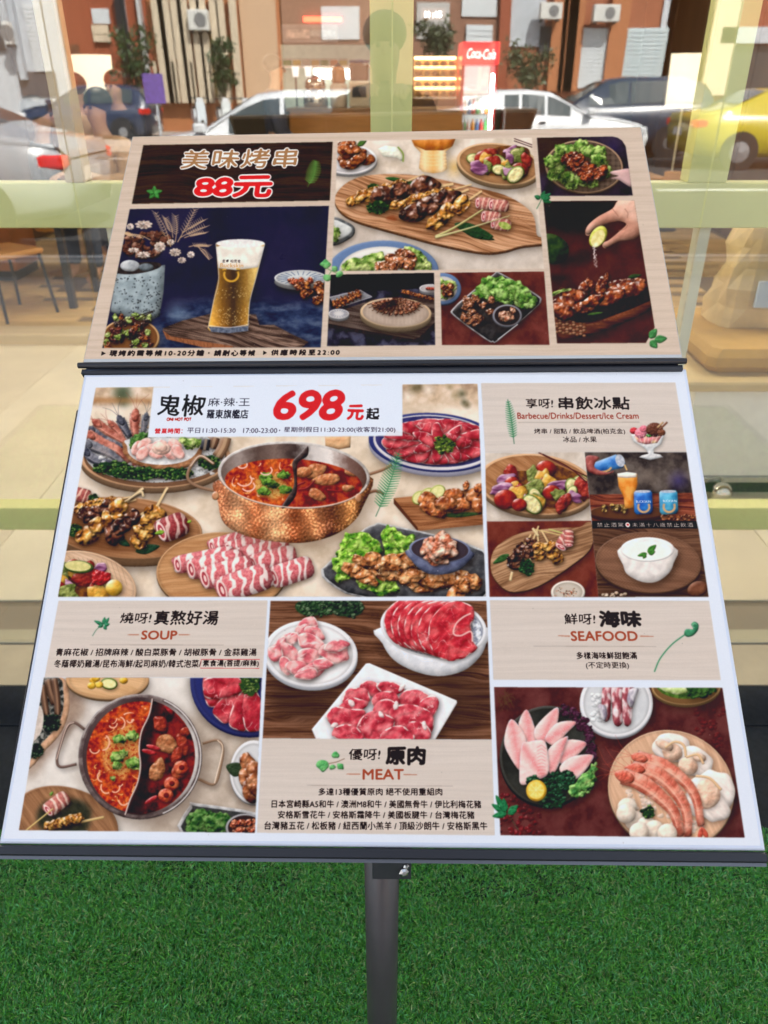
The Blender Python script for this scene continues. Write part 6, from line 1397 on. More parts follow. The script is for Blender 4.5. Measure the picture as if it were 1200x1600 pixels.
# raised wooden floor beyond
M_PLK = [mat('oak_plank', c, .35, noise=.14, nsc=3, stretch=(.6, 6, 6)) for c in ((.62, .42, .17), (.68, .46, .19), (.55, .37, .145))]
df = struct(MB().box(-3.9, 3.9, 5.25, 13.6, .001, .06).build('wooden_floor', mat('plank_gap', (.2, .13, .06), .8)))
MB().box(-3.9, 3.9, 5.19, 5.40, .003, .085, bev=.01).build('step_nosing', mat('pale_oak', (.58, .46, .28), .4, noise=.1, nsc=2, stretch=(.4, 8, 8)), df)
pl0 = [MB().box(-.897, .897, -.072, .072, 0, .012).build('plank', m, df) for m in M_PLK]
first = set()
for yy in range(54):
    for xx in range(5):
        s = pl0[(xx*5+yy*7+yy//3) % 3]
        if s.name in first: o = s.copy(); COL.objects.link(o); o.parent = df
        else: o = s; first.add(s.name)
        o.location = (-3.55+xx*1.8+(.9 if yy % 2 else 0)*.9-.4, 5.48+yy*.15, .0605)
        if abs(o.location.x) > 3.2: o.scale.x = .45; o.location.x = math.copysign(3.35, o.location.x)
# ceiling lamps of the lit restaurant
M_LAMPS = [mat('lit_panel', (.9, .85, .75), .5, emit=v, ecol=(1, .90, .74)) for v in (14, 9, 4)]
M_LAMP = mat('lit_panel', (.9, .85, .75), .5, emit=8.5, ecol=(1, .90, .74))
for k, (x, y) in enumerate(((-2.4, 4), (0, 4), (2.4, 4), (-2.4, 7.5), (0, 7.5), (2.4, 7.5), (-2.4, 11), (0, 11), (2.4, 11))):
    c_ = thing('ceiling_lamp', '', 'lamp', (x, y, 2.93), group='ceiling lamps in the restaurant'); c_['label'] = 'square lit ceiling lamp inside the restaurant, %s' % (['near the window', 'over the middle tables', 'over the kitchen counter'][k//3]+' '+['on the left', 'in the centre', 'on the right'][k % 3])
    MB().box(-.32, .32, -.32, .32, .0, .06).build('lamp_frame', mat('lampframe', (.8, .8, .78), .5), c_); MB().box(-.3, .3, -.3, .3, -.012, -.001).build('diffuser', M_LAMPS[k//3], c_)
M_SHADE = mat('lampshade_lit', (.9, .8, .6), .7, emit=.45, ecol=(1, .86, .62))
for px0, py0, px1, py1, Y, lb in ((110, 86, 180, 152, 10.0, 'glowing cream lampshade behind the seated diners'), (-10, 74, 24, 160, 9.6, 'glowing cream lampshade at the far left of the window'), (1052, 84, 1094, 168, 9.5, 'glowing cream lampshade right of the drinks fridge')):
    xa, za = at(px0, py0, Y); xb, zb = at(px1, py1, Y)
    t = thing('floor_lamp', lb, 'lamp', ((xa+xb)/2, Y, .0605)); h = za; b = zb; hw = (xb-xa)/2
    MB().lathe([(hw*.2, b-.06), (hw*.96, b-.06), (hw*1.05, h-.06), (hw*1.02, h-.06), (hw*.2, h-.09)], n=28).build('lamp_shade', M_SHADE, t, True)
    MB().tube((0, 0, .02), (0, 0, b-.06), .01).build('pole', M_FRAMEC, t); MB().lathe([(.0, 0), (.16, 0), (.16, .02), (0, .03)]).build('base', M_BLK, t)
M_OAK = mat('orange_oak', (.50, .24, .065), .4, noise=.15, nsc=3, stretch=(1, 1, 6)); M_WALN = mat('walnut', (.14, .06, .03), .45, noise=.2, nsc=4)
# kitchen counter
def px_box(name, px0, py0, px1, py1, Y, dep, m, par=None, mb=None, bev=0):
    xa, za = at(px0, py0, Y); xb, zb = at(px1, py1, Y); mb = mb or MB(); mb.box(xa, xb, Y, Y+dep, max(.061, zb), za, bev=bev)
    if name: return mb.build(name, m, par)
    return mb
cn = thing('kitchen_counter', 'long wooden kitchen counter seen through the glass above the menu stand', 'counter', (0, 0, 0))
px_box('counter_front', 452, 174, 716, 330, 11.0, .6, M_OAK, cn); px_box('worktop', 448, 169, 719, 174, 10.95, .7, mat('worktop', (.34, .2, .1), .3), cn)
for a in range(456, 700, 62): px_box('cabinet_door', a, 175, a+57, 300, 10.975, .02, M_OAK, cn)
hood = thing('order_hatch', 'dark brown kitchen canopy with a red lit strip above the counter', 'canopy', (0, 0, 0))
px_box('canopy_panel', 436, -40, 640, 68, 11.9, .3, mat('canopy', (.20, .14, .10), .6, noise=.1), hood); px_box('red_light_strip', 474, 26, 534, 34, 11.86, .03, mat('red_led', (1, .1, .05), .5, emit=2.2, ecol=(1, .07, .03)), hood)
px_box('sign_strip', 440, 38, 528, 66, 11.87, .02, mat('sign_strip', (.42, .36, .34), .6, noise=.2, nsc=6), hood)
px_box('sign_lettering', 446, 46, 484, 60, 11.85, .015, mat('sign_pale', (.62, .5, .46), .6, noise=.5, nsc=14), hood); px_box('sign_lettering', 484, 47, 524, 57, 11.85, .015, mat('sign_grey', (.5, .48, .48), .6, noise=.4, nsc=20), hood)
sh = thing('kitchen_shelf', 'brightly lit green and white kitchen shelf under the canopy', 'shelf', (0, 0, 0))
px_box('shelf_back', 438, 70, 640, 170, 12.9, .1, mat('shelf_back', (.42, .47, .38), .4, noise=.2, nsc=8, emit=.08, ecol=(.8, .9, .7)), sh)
px_box('shelf_board', 438, 103, 640, 106, 12.4, .5, M_STEEL, sh); px_box('light_tube', 490, 108, 548, 123, 12.6, .05, mat('tube', (1, 1, 1), .4, emit=2, ecol=(.92, 1, .96)), sh)
sb = thing('side_board', 'dark brown sideboard to the right of the drinks fridge', 'sideboard', (0, 0, 0)); px_box('carcass', 790, 172, 832, 330, 11.3, .5, M_WALN, sb); px_box('top_board', 787, 169, 835, 172, 11.25, .6, mat('worktop2', (.2, .12, .07), .3), sb)
# things on the shelf and counter
cols = [(.1, .35, .08), (.7, .55, .1), (.75, .75, .7), (.8, .65, .2), (.15, .4, .1), (.75, .3, .1), (.7, .7, .2)]
names = ['green', 'amber', 'white', 'yellow', 'dark green', 'orange', 'pale yellow']
for k in range(7):
    x, z = at(450+k*14.5, 103, 12.5)
    t = thing('food_tub', names[k]+' tub of ingredients on the lit kitchen shelf', 'tub', (x, 12.45, z)); MB().box(-.055, .055, -.05, .05, .002, .07, bev=.01).build('tub_body', mat('tub', cols[k], .5), t); MB().box(-.06, .06, -.055, .055, .071, .085).build('rim', mat('tubrim', (.8, .8, .78), .4), t)
def urn(px, Y, r, h, m1, m2, name, lb, cat):
    x, z = at(px, 168, Y); t = thing(name, lb, cat, (x, Y, z))
    MB().lathe([(r*.9, 0), (r, .02), (r, h*.55), (r*.7, h*.6), (0, h*.6)]).build('body', m1, t, True); MB().lathe([(r*.75, h*.6), (r*.85, h*.66), (r*.8, h*.92), (r*.4, h), (0, h)]).build('hopper', m2, t, True)
    MB().lathe([(r*.3, h*1.0), (r*.34, h*1.04), (0, h*1.1)]).build('lid', M_BLK, t)
M_CHR = mat('chrome', (.7, .66, .6), .15, 1); M_AMB = mat('amber_plastic', (.45, .2, .06), .2)
urn(530, 11.3, .11, .46, mat('cream_plastic', (.66, .6, .5), .4), M_AMB, 'juice_dispenser', 'cream drink dispenser with an amber hopper on the kitchen counter', 'dispenser')
urn(494, 11.3, .16, .34, M_CHR, M_CHR, 'coffee_urn', 'round polished metal urn at the left end of the kitchen counter', 'urn')
x, z = at(562, 168, 11.3); t = thing('coffee_machine', 'boxy cream and black coffee machine beside the yellow-green post', 'machine', (x, 11.3, z))
MB().box(-.13, .13, -.15, .15, .003, .3, bev=.02).build('body', mat('cream_metal', (.6, .55, .42), .3), t); MB().box(-.09, .09, -.155, -.151, .12, .24).build('panel', M_BLK, t); MB().box(-.12, .12, -.12, .12, .302, .5, bev=.02).build('bean_hopper', mat('smoke', (.16, .09, .04), .2), t); MB().lathe([(.13, .502), (.13, .53), (0, .54)]).build('lid', mat('bluelid', (.05, .08, .2), .4), t)
for k, px in enumerate((462, 482)):
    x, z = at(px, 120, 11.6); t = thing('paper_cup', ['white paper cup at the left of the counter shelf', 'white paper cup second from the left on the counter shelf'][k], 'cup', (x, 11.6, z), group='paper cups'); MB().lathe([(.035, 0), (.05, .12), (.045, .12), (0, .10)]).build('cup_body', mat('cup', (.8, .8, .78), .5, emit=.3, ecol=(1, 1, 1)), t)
    xs, zs = at(px, 167, 11.6); MB().lathe([(.05, zs-z), (.012, zs-z+.01), (.012, -.004), (0, -.004)]).build('stem', M_BLK, t)
# pastry case with warm light
pc = thing('pastry_case', 'glass pastry case glowing warm yellow left of the drinks fridge', 'display case', (0, 0, 0))
px_box('back_panel', 646, 88, 714, 171, 12.2, .05, mat('case_back', (.30, .2, .1), .5), pc); px_box('top_board', 645, 84, 716, 88, 11.8, .42, M_BLK, pc)
for k, y in enumerate((105, 120, 137, 152)):
    px_box('glass_shelf', 647, y, 713, y+1.6, 11.85, .33, M_STEEL, pc); px_box('warm_tube', 648, y-16, 712, y-12.6, 12.12, .04, mat('warm_tube', (1, .7, .3), .5, emit=3.4, ecol=(1, .66, .26)), pc)
    for j in range(5):
        x, z = at(654+j*13, y-.3, 11.95); t = tag(MB().ball((0, 0, 0), .045, 6, (1.1, 1, .75)).build('pastry', mat('pastry', (.55, .28, .09) if (j+k) % 2 else (.62, .42, .2), .6, noise=.2), None, True), '%s small golden pastry on %s shelf of the glowing case' % (['leftmost', 'second from left', 'middle', 'second from right', 'rightmost'][j], ['the top', 'the second', 'the third', 'the lowest'][k]), 'pastry', 'pastries in the glowing case'); t.location = (x, 11.95, z+.036)
# drinks fridge
xa, zt = at(723, 65, 11.6); xb, _ = at(781, 65, 11.6); FW = xb-xa; fz = zt-.0605
fr = thing('drinks_fridge', 'red drinks fridge with a lit glass door and white script header', 'fridge', ((xa+xb)/2, 11.6, .0605))
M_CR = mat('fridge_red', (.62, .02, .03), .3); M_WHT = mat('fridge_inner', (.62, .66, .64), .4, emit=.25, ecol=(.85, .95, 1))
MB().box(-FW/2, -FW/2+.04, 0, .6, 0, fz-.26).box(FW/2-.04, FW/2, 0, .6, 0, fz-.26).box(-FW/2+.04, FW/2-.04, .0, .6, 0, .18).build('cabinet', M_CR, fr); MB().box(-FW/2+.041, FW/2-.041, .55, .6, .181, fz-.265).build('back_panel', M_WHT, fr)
MB().box(-FW/2-.003, FW/2+.003, -.03, .6, fz-.259, fz, bev=.01).build('header', mat('header_red', (.75, .03, .04), .3, emit=.35, ecol=(.9, .05, .06)), fr)
for k in range(6): MB().box(-FW/2+.045, FW/2-.045, .06, .54, .19+k*.235, .198+k*.235).build('shelf', M_STEEL, fr)
MB().box(FW/2-.075, FW/2-.045, .02, .05, .2, fz-.36).build('light_tube', mat('cold_tube', (1, 1, 1), .4, emit=9, ecol=(.9, 1, 1)), fr)
MB().box(-FW/2+.03, FW/2-.085, -.008, -.003, .19, fz-.27).build('door_glass', M_GLASS, fr); MB().box(-FW/2+.05, -FW/2+.065, -.04, -.02, .7, 1.3).build('door_handle', M_STEEL, fr)
me = text_mesh('Coca-Cola'); co = np.array([v.co[:] for v in me.vertices]); lo, hi = co.min(0), co.max(0)
for v in me.vertices:
    tt = (v.co.x-lo[0])/(hi[0]-lo[0]); vv = (v.co.y-lo[1])/(hi[1]-lo[1]); v.co = ((tt-.5)*FW*.78+vv*.02, -.033, fz-.19+vv*.11+.008*math.sin(tt*6))
me.materials.clear(); me.materials.append(mat('white_script', (.85, .85, .85), .4, emit=.8, ecol=(1, 1, 1))); o = bpy.data.objects.new('lettering', me); COL.objects.link(o); o.parent = fr
bc = [(.5, .03, .03), (.06, .3, .08), (.7, .7, .68), (.6, .25, .04), (.05, .15, .4)]; bn = ['red', 'green', 'clear', 'orange', 'blue']; sn = ['lowest', 'second-lowest', 'third', 'fourth', 'fifth']
for k in range(5):
    for j in range(6):
        c_ = (k*2+j) % 5; t = MB().lathe([(.026, 0), (.028, .01), (.028, .11), (.011, .15), (.011, .175), (0, .176)], n=10).build('bottle', mat('bottle', bc[c_], .25), None, True)
        t.location = ((xa+xb)/2-FW/2+.08+j*(FW-.19)/5, 11.75, .0605+.199+k*.235); tag(t, '%s bottle %s on the %s shelf of the drinks fridge' % (bn[c_], ['at the left end', 'second from left', 'third from left', 'third from right', 'second from right', 'at the right end'][j], sn[k]), 'bottle', 'bottles in the drinks fridge')
# clock digits on the canopy right of the post
ck = thing('digital_clock', 'small wall clock showing 11:45 in pale digits', 'clock', (0, 0, 0)); px_box('clock_case', 658, 12, 696, 32, 12.0, .05, mat('clock_case', (.16, .1, .07), .5), ck)
x, z = at(664, 27, 11.97); x2, z2 = at(691, 18, 11.97); M_DIG = mat('digits', (1, 1, 1), .5, emit=3)
for i5, ch_ in enumerate('11:45'):
    me = text_mesh(ch_); co = np.array([v.co[:] for v in me.vertices]); lo, hi = co.min(0), co.max(0); xx = x+(x2-x)*[0, .2, .44, .52, .78][i5]; ww = (x2-x)*(.05 if ch_ in '1:' else .18)
    for v in me.vertices: v.co = (xx+(v.co.x-lo[0])/(hi[0]-lo[0])*ww, 11.97, z+(v.co.y-lo[1])/(hi[1]-lo[1])*(z2-z)*(.7 if ch_ == ':' else 1))
    me.materials.clear(); me.materials.append(M_DIG); o = bpy.data.objects.new('digit', me); COL.objects.link(o); o.parent = ck

# seating left: table, chairs
def dining_table(x, y, lb, w=1.3, d=.7, h=.74, m=M_OAK):
    t = thing('dining_table', lb, 'table', (x, y, .062)); MB().box(-w/2, w/2, -d/2, d/2, h-.04, h, bev=.006).build('table_top', m, t)
    for a in (-1, 1):
        for b in (-1, 1): MB().box(a*(w/2-.08)-.025, a*(w/2-.08)+.025, b*(d/2-.08)-.025, b*(d/2-.08)+.025, 0, h-.041).build('leg', M_BLK, t)
    return t
def chair(x, y, rz, lb):
    t = thing('chair', lb, 'chair', (x, y, .0735), rz, group='restaurant chairs')
    MB().box(-.21, .21, -.2, .2, .43, .47, bev=.012).build('seat', M_OAK, t); MB().box(-.2, .2, .19, .22, .6, .86, bev=.01).build('backrest', M_OAK, t)
    for a in (-1, 1):
        MB().tube((a*.18, .2, .0), (a*.18, .2, .86), .012).build('leg', M_BLK, t); MB().tube((a*.22, -.2, .0), (a*.18, -.17, .43), .012).build('leg', M_BLK, t)
    return t
xL, _ = at(20, 262, 6.0)
dining_table(-2.95, 6.2, 'oak dining table with black legs at the left behind the glass'); dining_table(-1.2, 8.6, 'oak dining table in the middle of the restaurant'); dining_table(2.0, 8.2, 'oak dining table right of the post')
chair(-2.75, 5.75, 2.6, 'oak chair with thin black legs nearest the left window pane'); chair(-2.0, 7.4, 2.0, 'oak chair turned sideways behind the left table'); chair(1.4, 7.3, 3.3, 'oak chair facing away at the right table'); chair(2.6, 7.2, 2.9, 'oak chair right of the other chair at the right table'); chair(-1.3, 9.4, .1, 'oak chair beyond the middle table')
for k, (x, y, cc, nm, lb) in enumerate(((-3.2, 6.1, (.7, .7, .68), 'plate', 'white plate at the far left of the left dining table'), (-2.7, 6.15, (.7, .7, .68), 'plate', 'white plate at the right end of the left dining table'), (-1.3, 8.5, (.6, .6, .58), 'plate', 'white plate on the middle dining table'), (2.1, 8.1, (.6, .6, .58), 'plate', 'white plate on the right dining table'))):
    tag(MB().lathe([(.05, 0), (.11, .015), (.105, .018), (0, .008)]).build(nm, mat('china', cc, .25), None, True), lb, 'plate', 'plates on the dining tables').location = (x, y, .803)
for x, y, cc, lb in ((-2.95, 6.3, (.6, .06, .04), 'red cup standing between the plates on the left table'), (-3.45, 6.0, (.72, .6, .1), 'yellow cup at the far left corner of the left table')):
    tag(MB().lathe([(.03, 0), (.036, .1), (.033, .1), (.028, .01), (0, .01)]).build('cup', mat('cup_col', cc, .4), None, True), lb, 'cup').location = (x, y, .803)
cb = thing('side_cabinet', 'orange wooden side cabinet with a dark plinth at the left edge', 'cabinet', (-3.44, 7.1, .0735)); MB().box(-.38, .26, -.25, .25, .08, .62, bev=.01).build('carcass', mat('terracotta_oak', (.55, .22, .09), .4, noise=.1, nsc=3), cb); MB().box(-.36, .24, -.24, .24, 0, .079).build('plinth', M_BLK, cb); MB().box(-.30, .18, -.262, -.251, .14, .56).build('cabinet_door', mat('cabdoor', (.5, .2, .09), .4, noise=.1), cb)
# window bench on the right: oak top on a white box, wrapped bags
wb = thing('window_bench', 'low bench with a golden cushion top and white front, right behind the glass', 'bench', (0, 0, 0))
xa, za = at(1068, 560, 3.2); 
MB().box(1.28, 2.9, 3.0, 3.75, .10, .50).build('bench_front', mat('bench_white', (.8, .79, .74), .4, noise=.05), wb); MB().box(1.20, 2.95, 2.95, 3.8, .501, .54, bev=.008).build('bench_top', mat('bench_oak', (.58, .44, .22), .35, noise=.1, nsc=2, stretch=(1, 6, 6)), wb)
MB().box(1.33, 2.9, 3.05, 3.76, .541, .64, bev=.03).build('seat_cushion', mat('mustard', (.48, .28, .055), .7, noise=.12, nsc=6, bump=.3), wb); MB().box(1.3, 2.88, 3.02, 3.7, .009, .098).build('plinth', mat('dark_plinth', (.04, .045, .05), .3), wb)
MB().box(1.25, 2.9, 2.985, 3.0, .075, .098).build('trim_strip', M_STEEL, wb); MB().ball((1.45, 2.93, .055), .045, 10).build('adjustable_foot', M_CHR, wb, True)
M_BAG = mat('kraft_paper', (.60, .44, .20), .55, noise=.22, nsc=5, bump=.4, bsc=12)
for k, (x, y, w_, h_) in enumerate(((1.66, 3.5, .34, .5), (2.05, 3.55, .36, .6), (2.48, 3.5, .34, .5))):
    t = thing('paper_bag', ['wrapped brown paper bag at the left end of the window bench', 'tallest wrapped brown bag in the middle of the window bench', 'wrapped brown paper bag at the right end of the window bench'][k], 'bag', (x, y, .642), group='brown bags on the window bench')
    V = []; F = []
    n = 14
    for j in range(7):
        v = j/6
        for i2 in range(n):
            a = 2*math.pi*i2/n; rr = (1-.35*v**2)*(1+.07*math.sin(i2*2.3+j+k)+.10*math.sin(i2*1.1+j*1.9+k*2)-.10*(j == 3)); V.append((w_/2*rr*math.copysign(abs(math.cos(a))**.5, math.cos(a)), .14*rr*math.copysign(abs(math.sin(a))**.5, math.sin(a)), h_*v))
    for j in range(6):
        for i2 in range(n): q2 = (i2+1) % n; F.append((j*n+i2, j*n+q2, j*n+n+q2, j*n+n+i2))
    F += [tuple(range(n-1, -1, -1)), tuple(range(6*n, 7*n))]
    mesh_obj('bag_body', V, F, M_BAG, t, False); MB().box(-w_*.18, w_*.2, -.165, -.15, h_*.2, h_*.42).build('pale_tag', mat('tag_blue', (.45, .55, .68), .5), t)

# ---------------------------------------------------------------- people inside
def skin(name, verts, edges, rad, m, parent, sub=2):
    me = bpy.data.meshes.new(name); me.from_pydata(verts, edges, []); me.update(); me.materials.append(m)
    o = bpy.data.objects.new(name, me); COL.objects.link(o); o.parent = parent
    sk_ = o.modifiers.new('skin', 'SKIN'); sk_.use_smooth_shade = True
    L = me.skin_vertices[0] if me.skin_vertices else me.attributes and None
    if L is None: return o
    for i3, r3 in enumerate(rad): L.data[i3].radius = (r3, r3) if not isinstance(r3, tuple) else r3
    L.data[0].use_root = True
    sb = o.modifiers.new('sub', 'SUBSURF'); sb.levels = sub; sb.render_levels = sub
    return o
M_SKIN = mat('skin', (.55, .33, .22), .5, noise=.05)
def add_skin_layer(me):
    import bmesh
    bm = bmesh.new(); bm.from_mesh(me); bm.verts.layers.skin.verify(); bm.to_mesh(me); bm.free()
def person(label, loc, rz, seated, top, legs, hair, hat=None, hip=None, shoot=False):
    t = thing('person', label, 'person', loc, rz)
    hip = hip or (.5 if seated else .93)
    V = [(0, 0, hip), (0, -.01, hip+.2), (0, -.02, hip+.42), (0, -.01, hip+.5), (0, .02, hip+.58), (0, .03, hip+.66), (0, .03, hip+.76)]
    E_ = [(0, 1), (1, 2), (2, 3), (3, 4), (4, 5), (5, 6)]; Rr = [(.16, .12), (.15, .11), (.16, .11), (.075, .07), (.055, .055), (.085, .09), (.07, .08)]
    for s in (-1, 1):
        b = len(V); V += [(s*.19, -.02, hip+.43), (s*.25, .02, hip+.2), (s*.2, .22 if seated else .06, hip+.04 if not seated else hip+.18), (s*.12, .36 if seated else .16, hip+.0 if not seated else hip+.24)]
        if shoot: V[-3:] = [(s*.28, .06, hip+.20), (s*.17, .20, hip+.44), (s*.085, .265, hip+.535)]
        E_ += [(2, b), (b, b+1), (b+1, b+2), (b+2, b+3)]; Rr += [.065, .05, .042, .032]
        # palm and fingers
        hx, hy, hz = V[-1]; pb = len(V)-1
        V.append((hx-s*.02, hy+.06, hz-.005)); E_.append((pb, len(V)-1)); Rr.append((.034, .016)); pm = len(V)-1
        for f in range(4): V += [(hx-s*.02+(f-1.5)*.018, hy+.10, hz-.01), (hx-s*.02+(f-1.5)*.02, hy+.13, hz-.03)]; E_ += [(pm, len(V)-2), (len(V)-2, len(V)-1)]; Rr += [.009, .008]
        V.append((hx-s*.06, hy+.07, hz)); E_.append((pb, len(V)-1)); Rr.append(.01)
        b = len(V)
        if seated: V += [(s*.1, .02, hip-.02), (s*.13, .4, hip-.0), (s*.13, .40, .15), (s*.14, .52, .06)]
        else: V += [(s*.1, 0, hip-.06), (s*.1, .02, .5), (s*.1, -.01, .1), (s*.11, .13, .045)]
        E_ += [(0, b), (b, b+1), (b+1, b+2), (b+2, b+3)]; Rr += [.095, .062, .045, .04]
    me = bpy.data.meshes.new('body'); me.from_pydata(V, E_, []); me.update(); add_skin_layer(me); me.materials.append(M_SKIN)
    o = bpy.data.objects.new('body', me); COL.objects.link(o); o.parent = t
    m1 = o.modifiers.new('skin', 'SKIN'); m1.use_smooth_shade = True
    for i3, r3 in enumerate(Rr): me.skin_vertices[0].data[i3].radius = r3 if isinstance(r3, tuple) else (r3, r3)
    me.skin_vertices[0].data[0].use_root = True
    m2 = o.modifiers.new('sub', 'SUBSURF'); m2.levels = 1; m2.render_levels = 2
    # face: nose and eyes face +y
    MB().ball((0, .125, hip+.69), .016, 5, (1, 1, 1.4)).build('nose', M_SKIN, t, True); MB().ball((-.032, .105, hip+.715), .012, 5).ball((.032, .105, hip+.715), .012, 5).build('eyes', mat('eye', (.03, .02, .02), .3), t, True)
    # jacket and trousers follow the body
    def cloth(nm, idx, ed, rr, m):
        me = bpy.data.meshes.new(nm); me.from_pydata([V[i4] for i4 in idx], ed, []); me.update(); add_skin_layer(me); me.materials.append(m)
        o = bpy.data.objects.new(nm, me); COL.objects.link(o); o.parent = t; a = o.modifiers.new('skin', 'SKIN'); a.use_smooth_shade = True
        for i4, r4 in enumerate(rr): me.skin_vertices[0].data[i4].radius = r4
        me.vertices[0].co.z -= .10 if nm == 'jacket' else 0; me.skin_vertices[0].data[0].use_root = True; b = o.modifiers.new('sub', 'SUBSURF'); b.levels = 1; b.render_levels = 2
    na = 7; pa = na+4+1+8+1; # first arm block size 14, leg 4
    ar2 = na+14+4
    cloth('jacket', [0, 1, 2, 3, na, na+1, na+2, na+3, ar2, ar2+1, ar2+2, ar2+3], [(0, 1), (1, 2), (2, 3), (2, 4), (4, 5), (5, 6), (6, 7), (2, 8), (8, 9), (9, 10), (10, 11)],
          [(.19, .15), (.185, .145), (.19, .14), (.09, .085), (.095, .095), (.075, .075), (.062, .062), (.048, .048), (.095, .095), (.075, .075), (.062, .062), (.048, .048)], top)
    l1 = na+14; l2 = ar2+14
    cloth('trousers', [0, l1, l1+1, l1+2, l2, l2+1, l2+2], [(0, 1), (1, 2), (2, 3), (0, 4), (4, 5), (5, 6)], [(.165, .13), (.115, .115), (.08, .08), (.065, .065), (.115, .115), (.08, .08), (.065, .065)], legs)
    if hat: MB().ball((0, .015, hip+.755), .118, 10, (1, 1.08, .85)).build('knitted_hat', hat, t, True)
    else: MB().ball((0, -.012, hip+.765), .108, 10, (1, 1.05, .9)).build('hair', hair, t, True)
    return t
M_TAN = mat('tan_jacket', (.46, .29, .15), .8, noise=.1, bump=.3, bsc=20); M_NAVY = mat('navy_cloth', (.03, .045, .08), .85); M_DARK = mat('dark_cloth', (.02, .02, .025), .85); M_HAIR = mat('dark_hair', (.015, .01, .008), .5); M_BEAN = mat('brown_knit', (.10, .022, .015), .95, noise=.2, nsc=80)
def ppl(px, Y, z, *a, **k): x, _ = at(px, 150, Y); return person(a[0], (x, Y, z), *a[1:], **k)
stool = lambda px, Y, lb, g=.66: tag(MB().lathe([(.17, 0), (.03, .03), (.03, g-.06), (.2, g-.04), (.2, g), (0, g+.01)]).build('stool', M_OAK, None, False, (at(px, 150, Y)[0], Y, .0735)), lb, 'stool', 'stools of the seated diners')
stool(115, 8.0, 'tall round stool under the diner in the brown knitted hat', .6); stool(52, 7.2, 'round stool under the diner in navy at the far left', .42); stool(182, 8.9, 'tall round stool under the dark-haired diner', .62)
ppl(115, 8.0, .0735, 'person in a tan jacket and brown knitted hat sitting with their back to the glass', R_(-20), True, M_TAN, M_DARK, M_HAIR, M_BEAN, hip=.74)
ppl(52, 7.2, .0735, 'person in navy clothes sitting at the far left table', R_(-60), True, M_NAVY, M_DARK, M_HAIR, hip=.56)
ppl(182, 8.9, .0735, 'dark-haired person in dark clothes sitting facing the glass', R_(160), True, M_DARK, M_NAVY, M_HAIR, hip=.76)
stool(152, 7.0, 'round stool under the diner in the tan sweater nearest the post', .5); ppl(150, 7.0, .0735, 'dark-haired person in a tan sweater leaning forward at the left table', R_(150), True, M_TAN, M_NAVY, M_HAIR, hip=.62)
ppl(430, 10.2, .0735, 'person in dark clothes standing at the left end of the kitchen counter', R_(-90), False, mat('apron', (.06, .07, .12), .8), M_DARK, M_HAIR)
person('person in dark clothes raising a camera to the window, mirrored at the centre post', (0, -.43, .004), 0, False, M_DARK, M_NAVY, M_HAIR, hip=1.03, shoot=True)
pc_ = thing('camera', 'small black camera held up by the person mirrored behind the post', 'camera', (0, -.13, 1.545)); MB().box(-.065, .065, -.03, .0, -.04, .04, bev=.006).build('camera_body', M_BLK, pc_); MB().box(-.02, .02, -.03, .0, .041, .055).build('viewfinder', M_BLK, pc_)

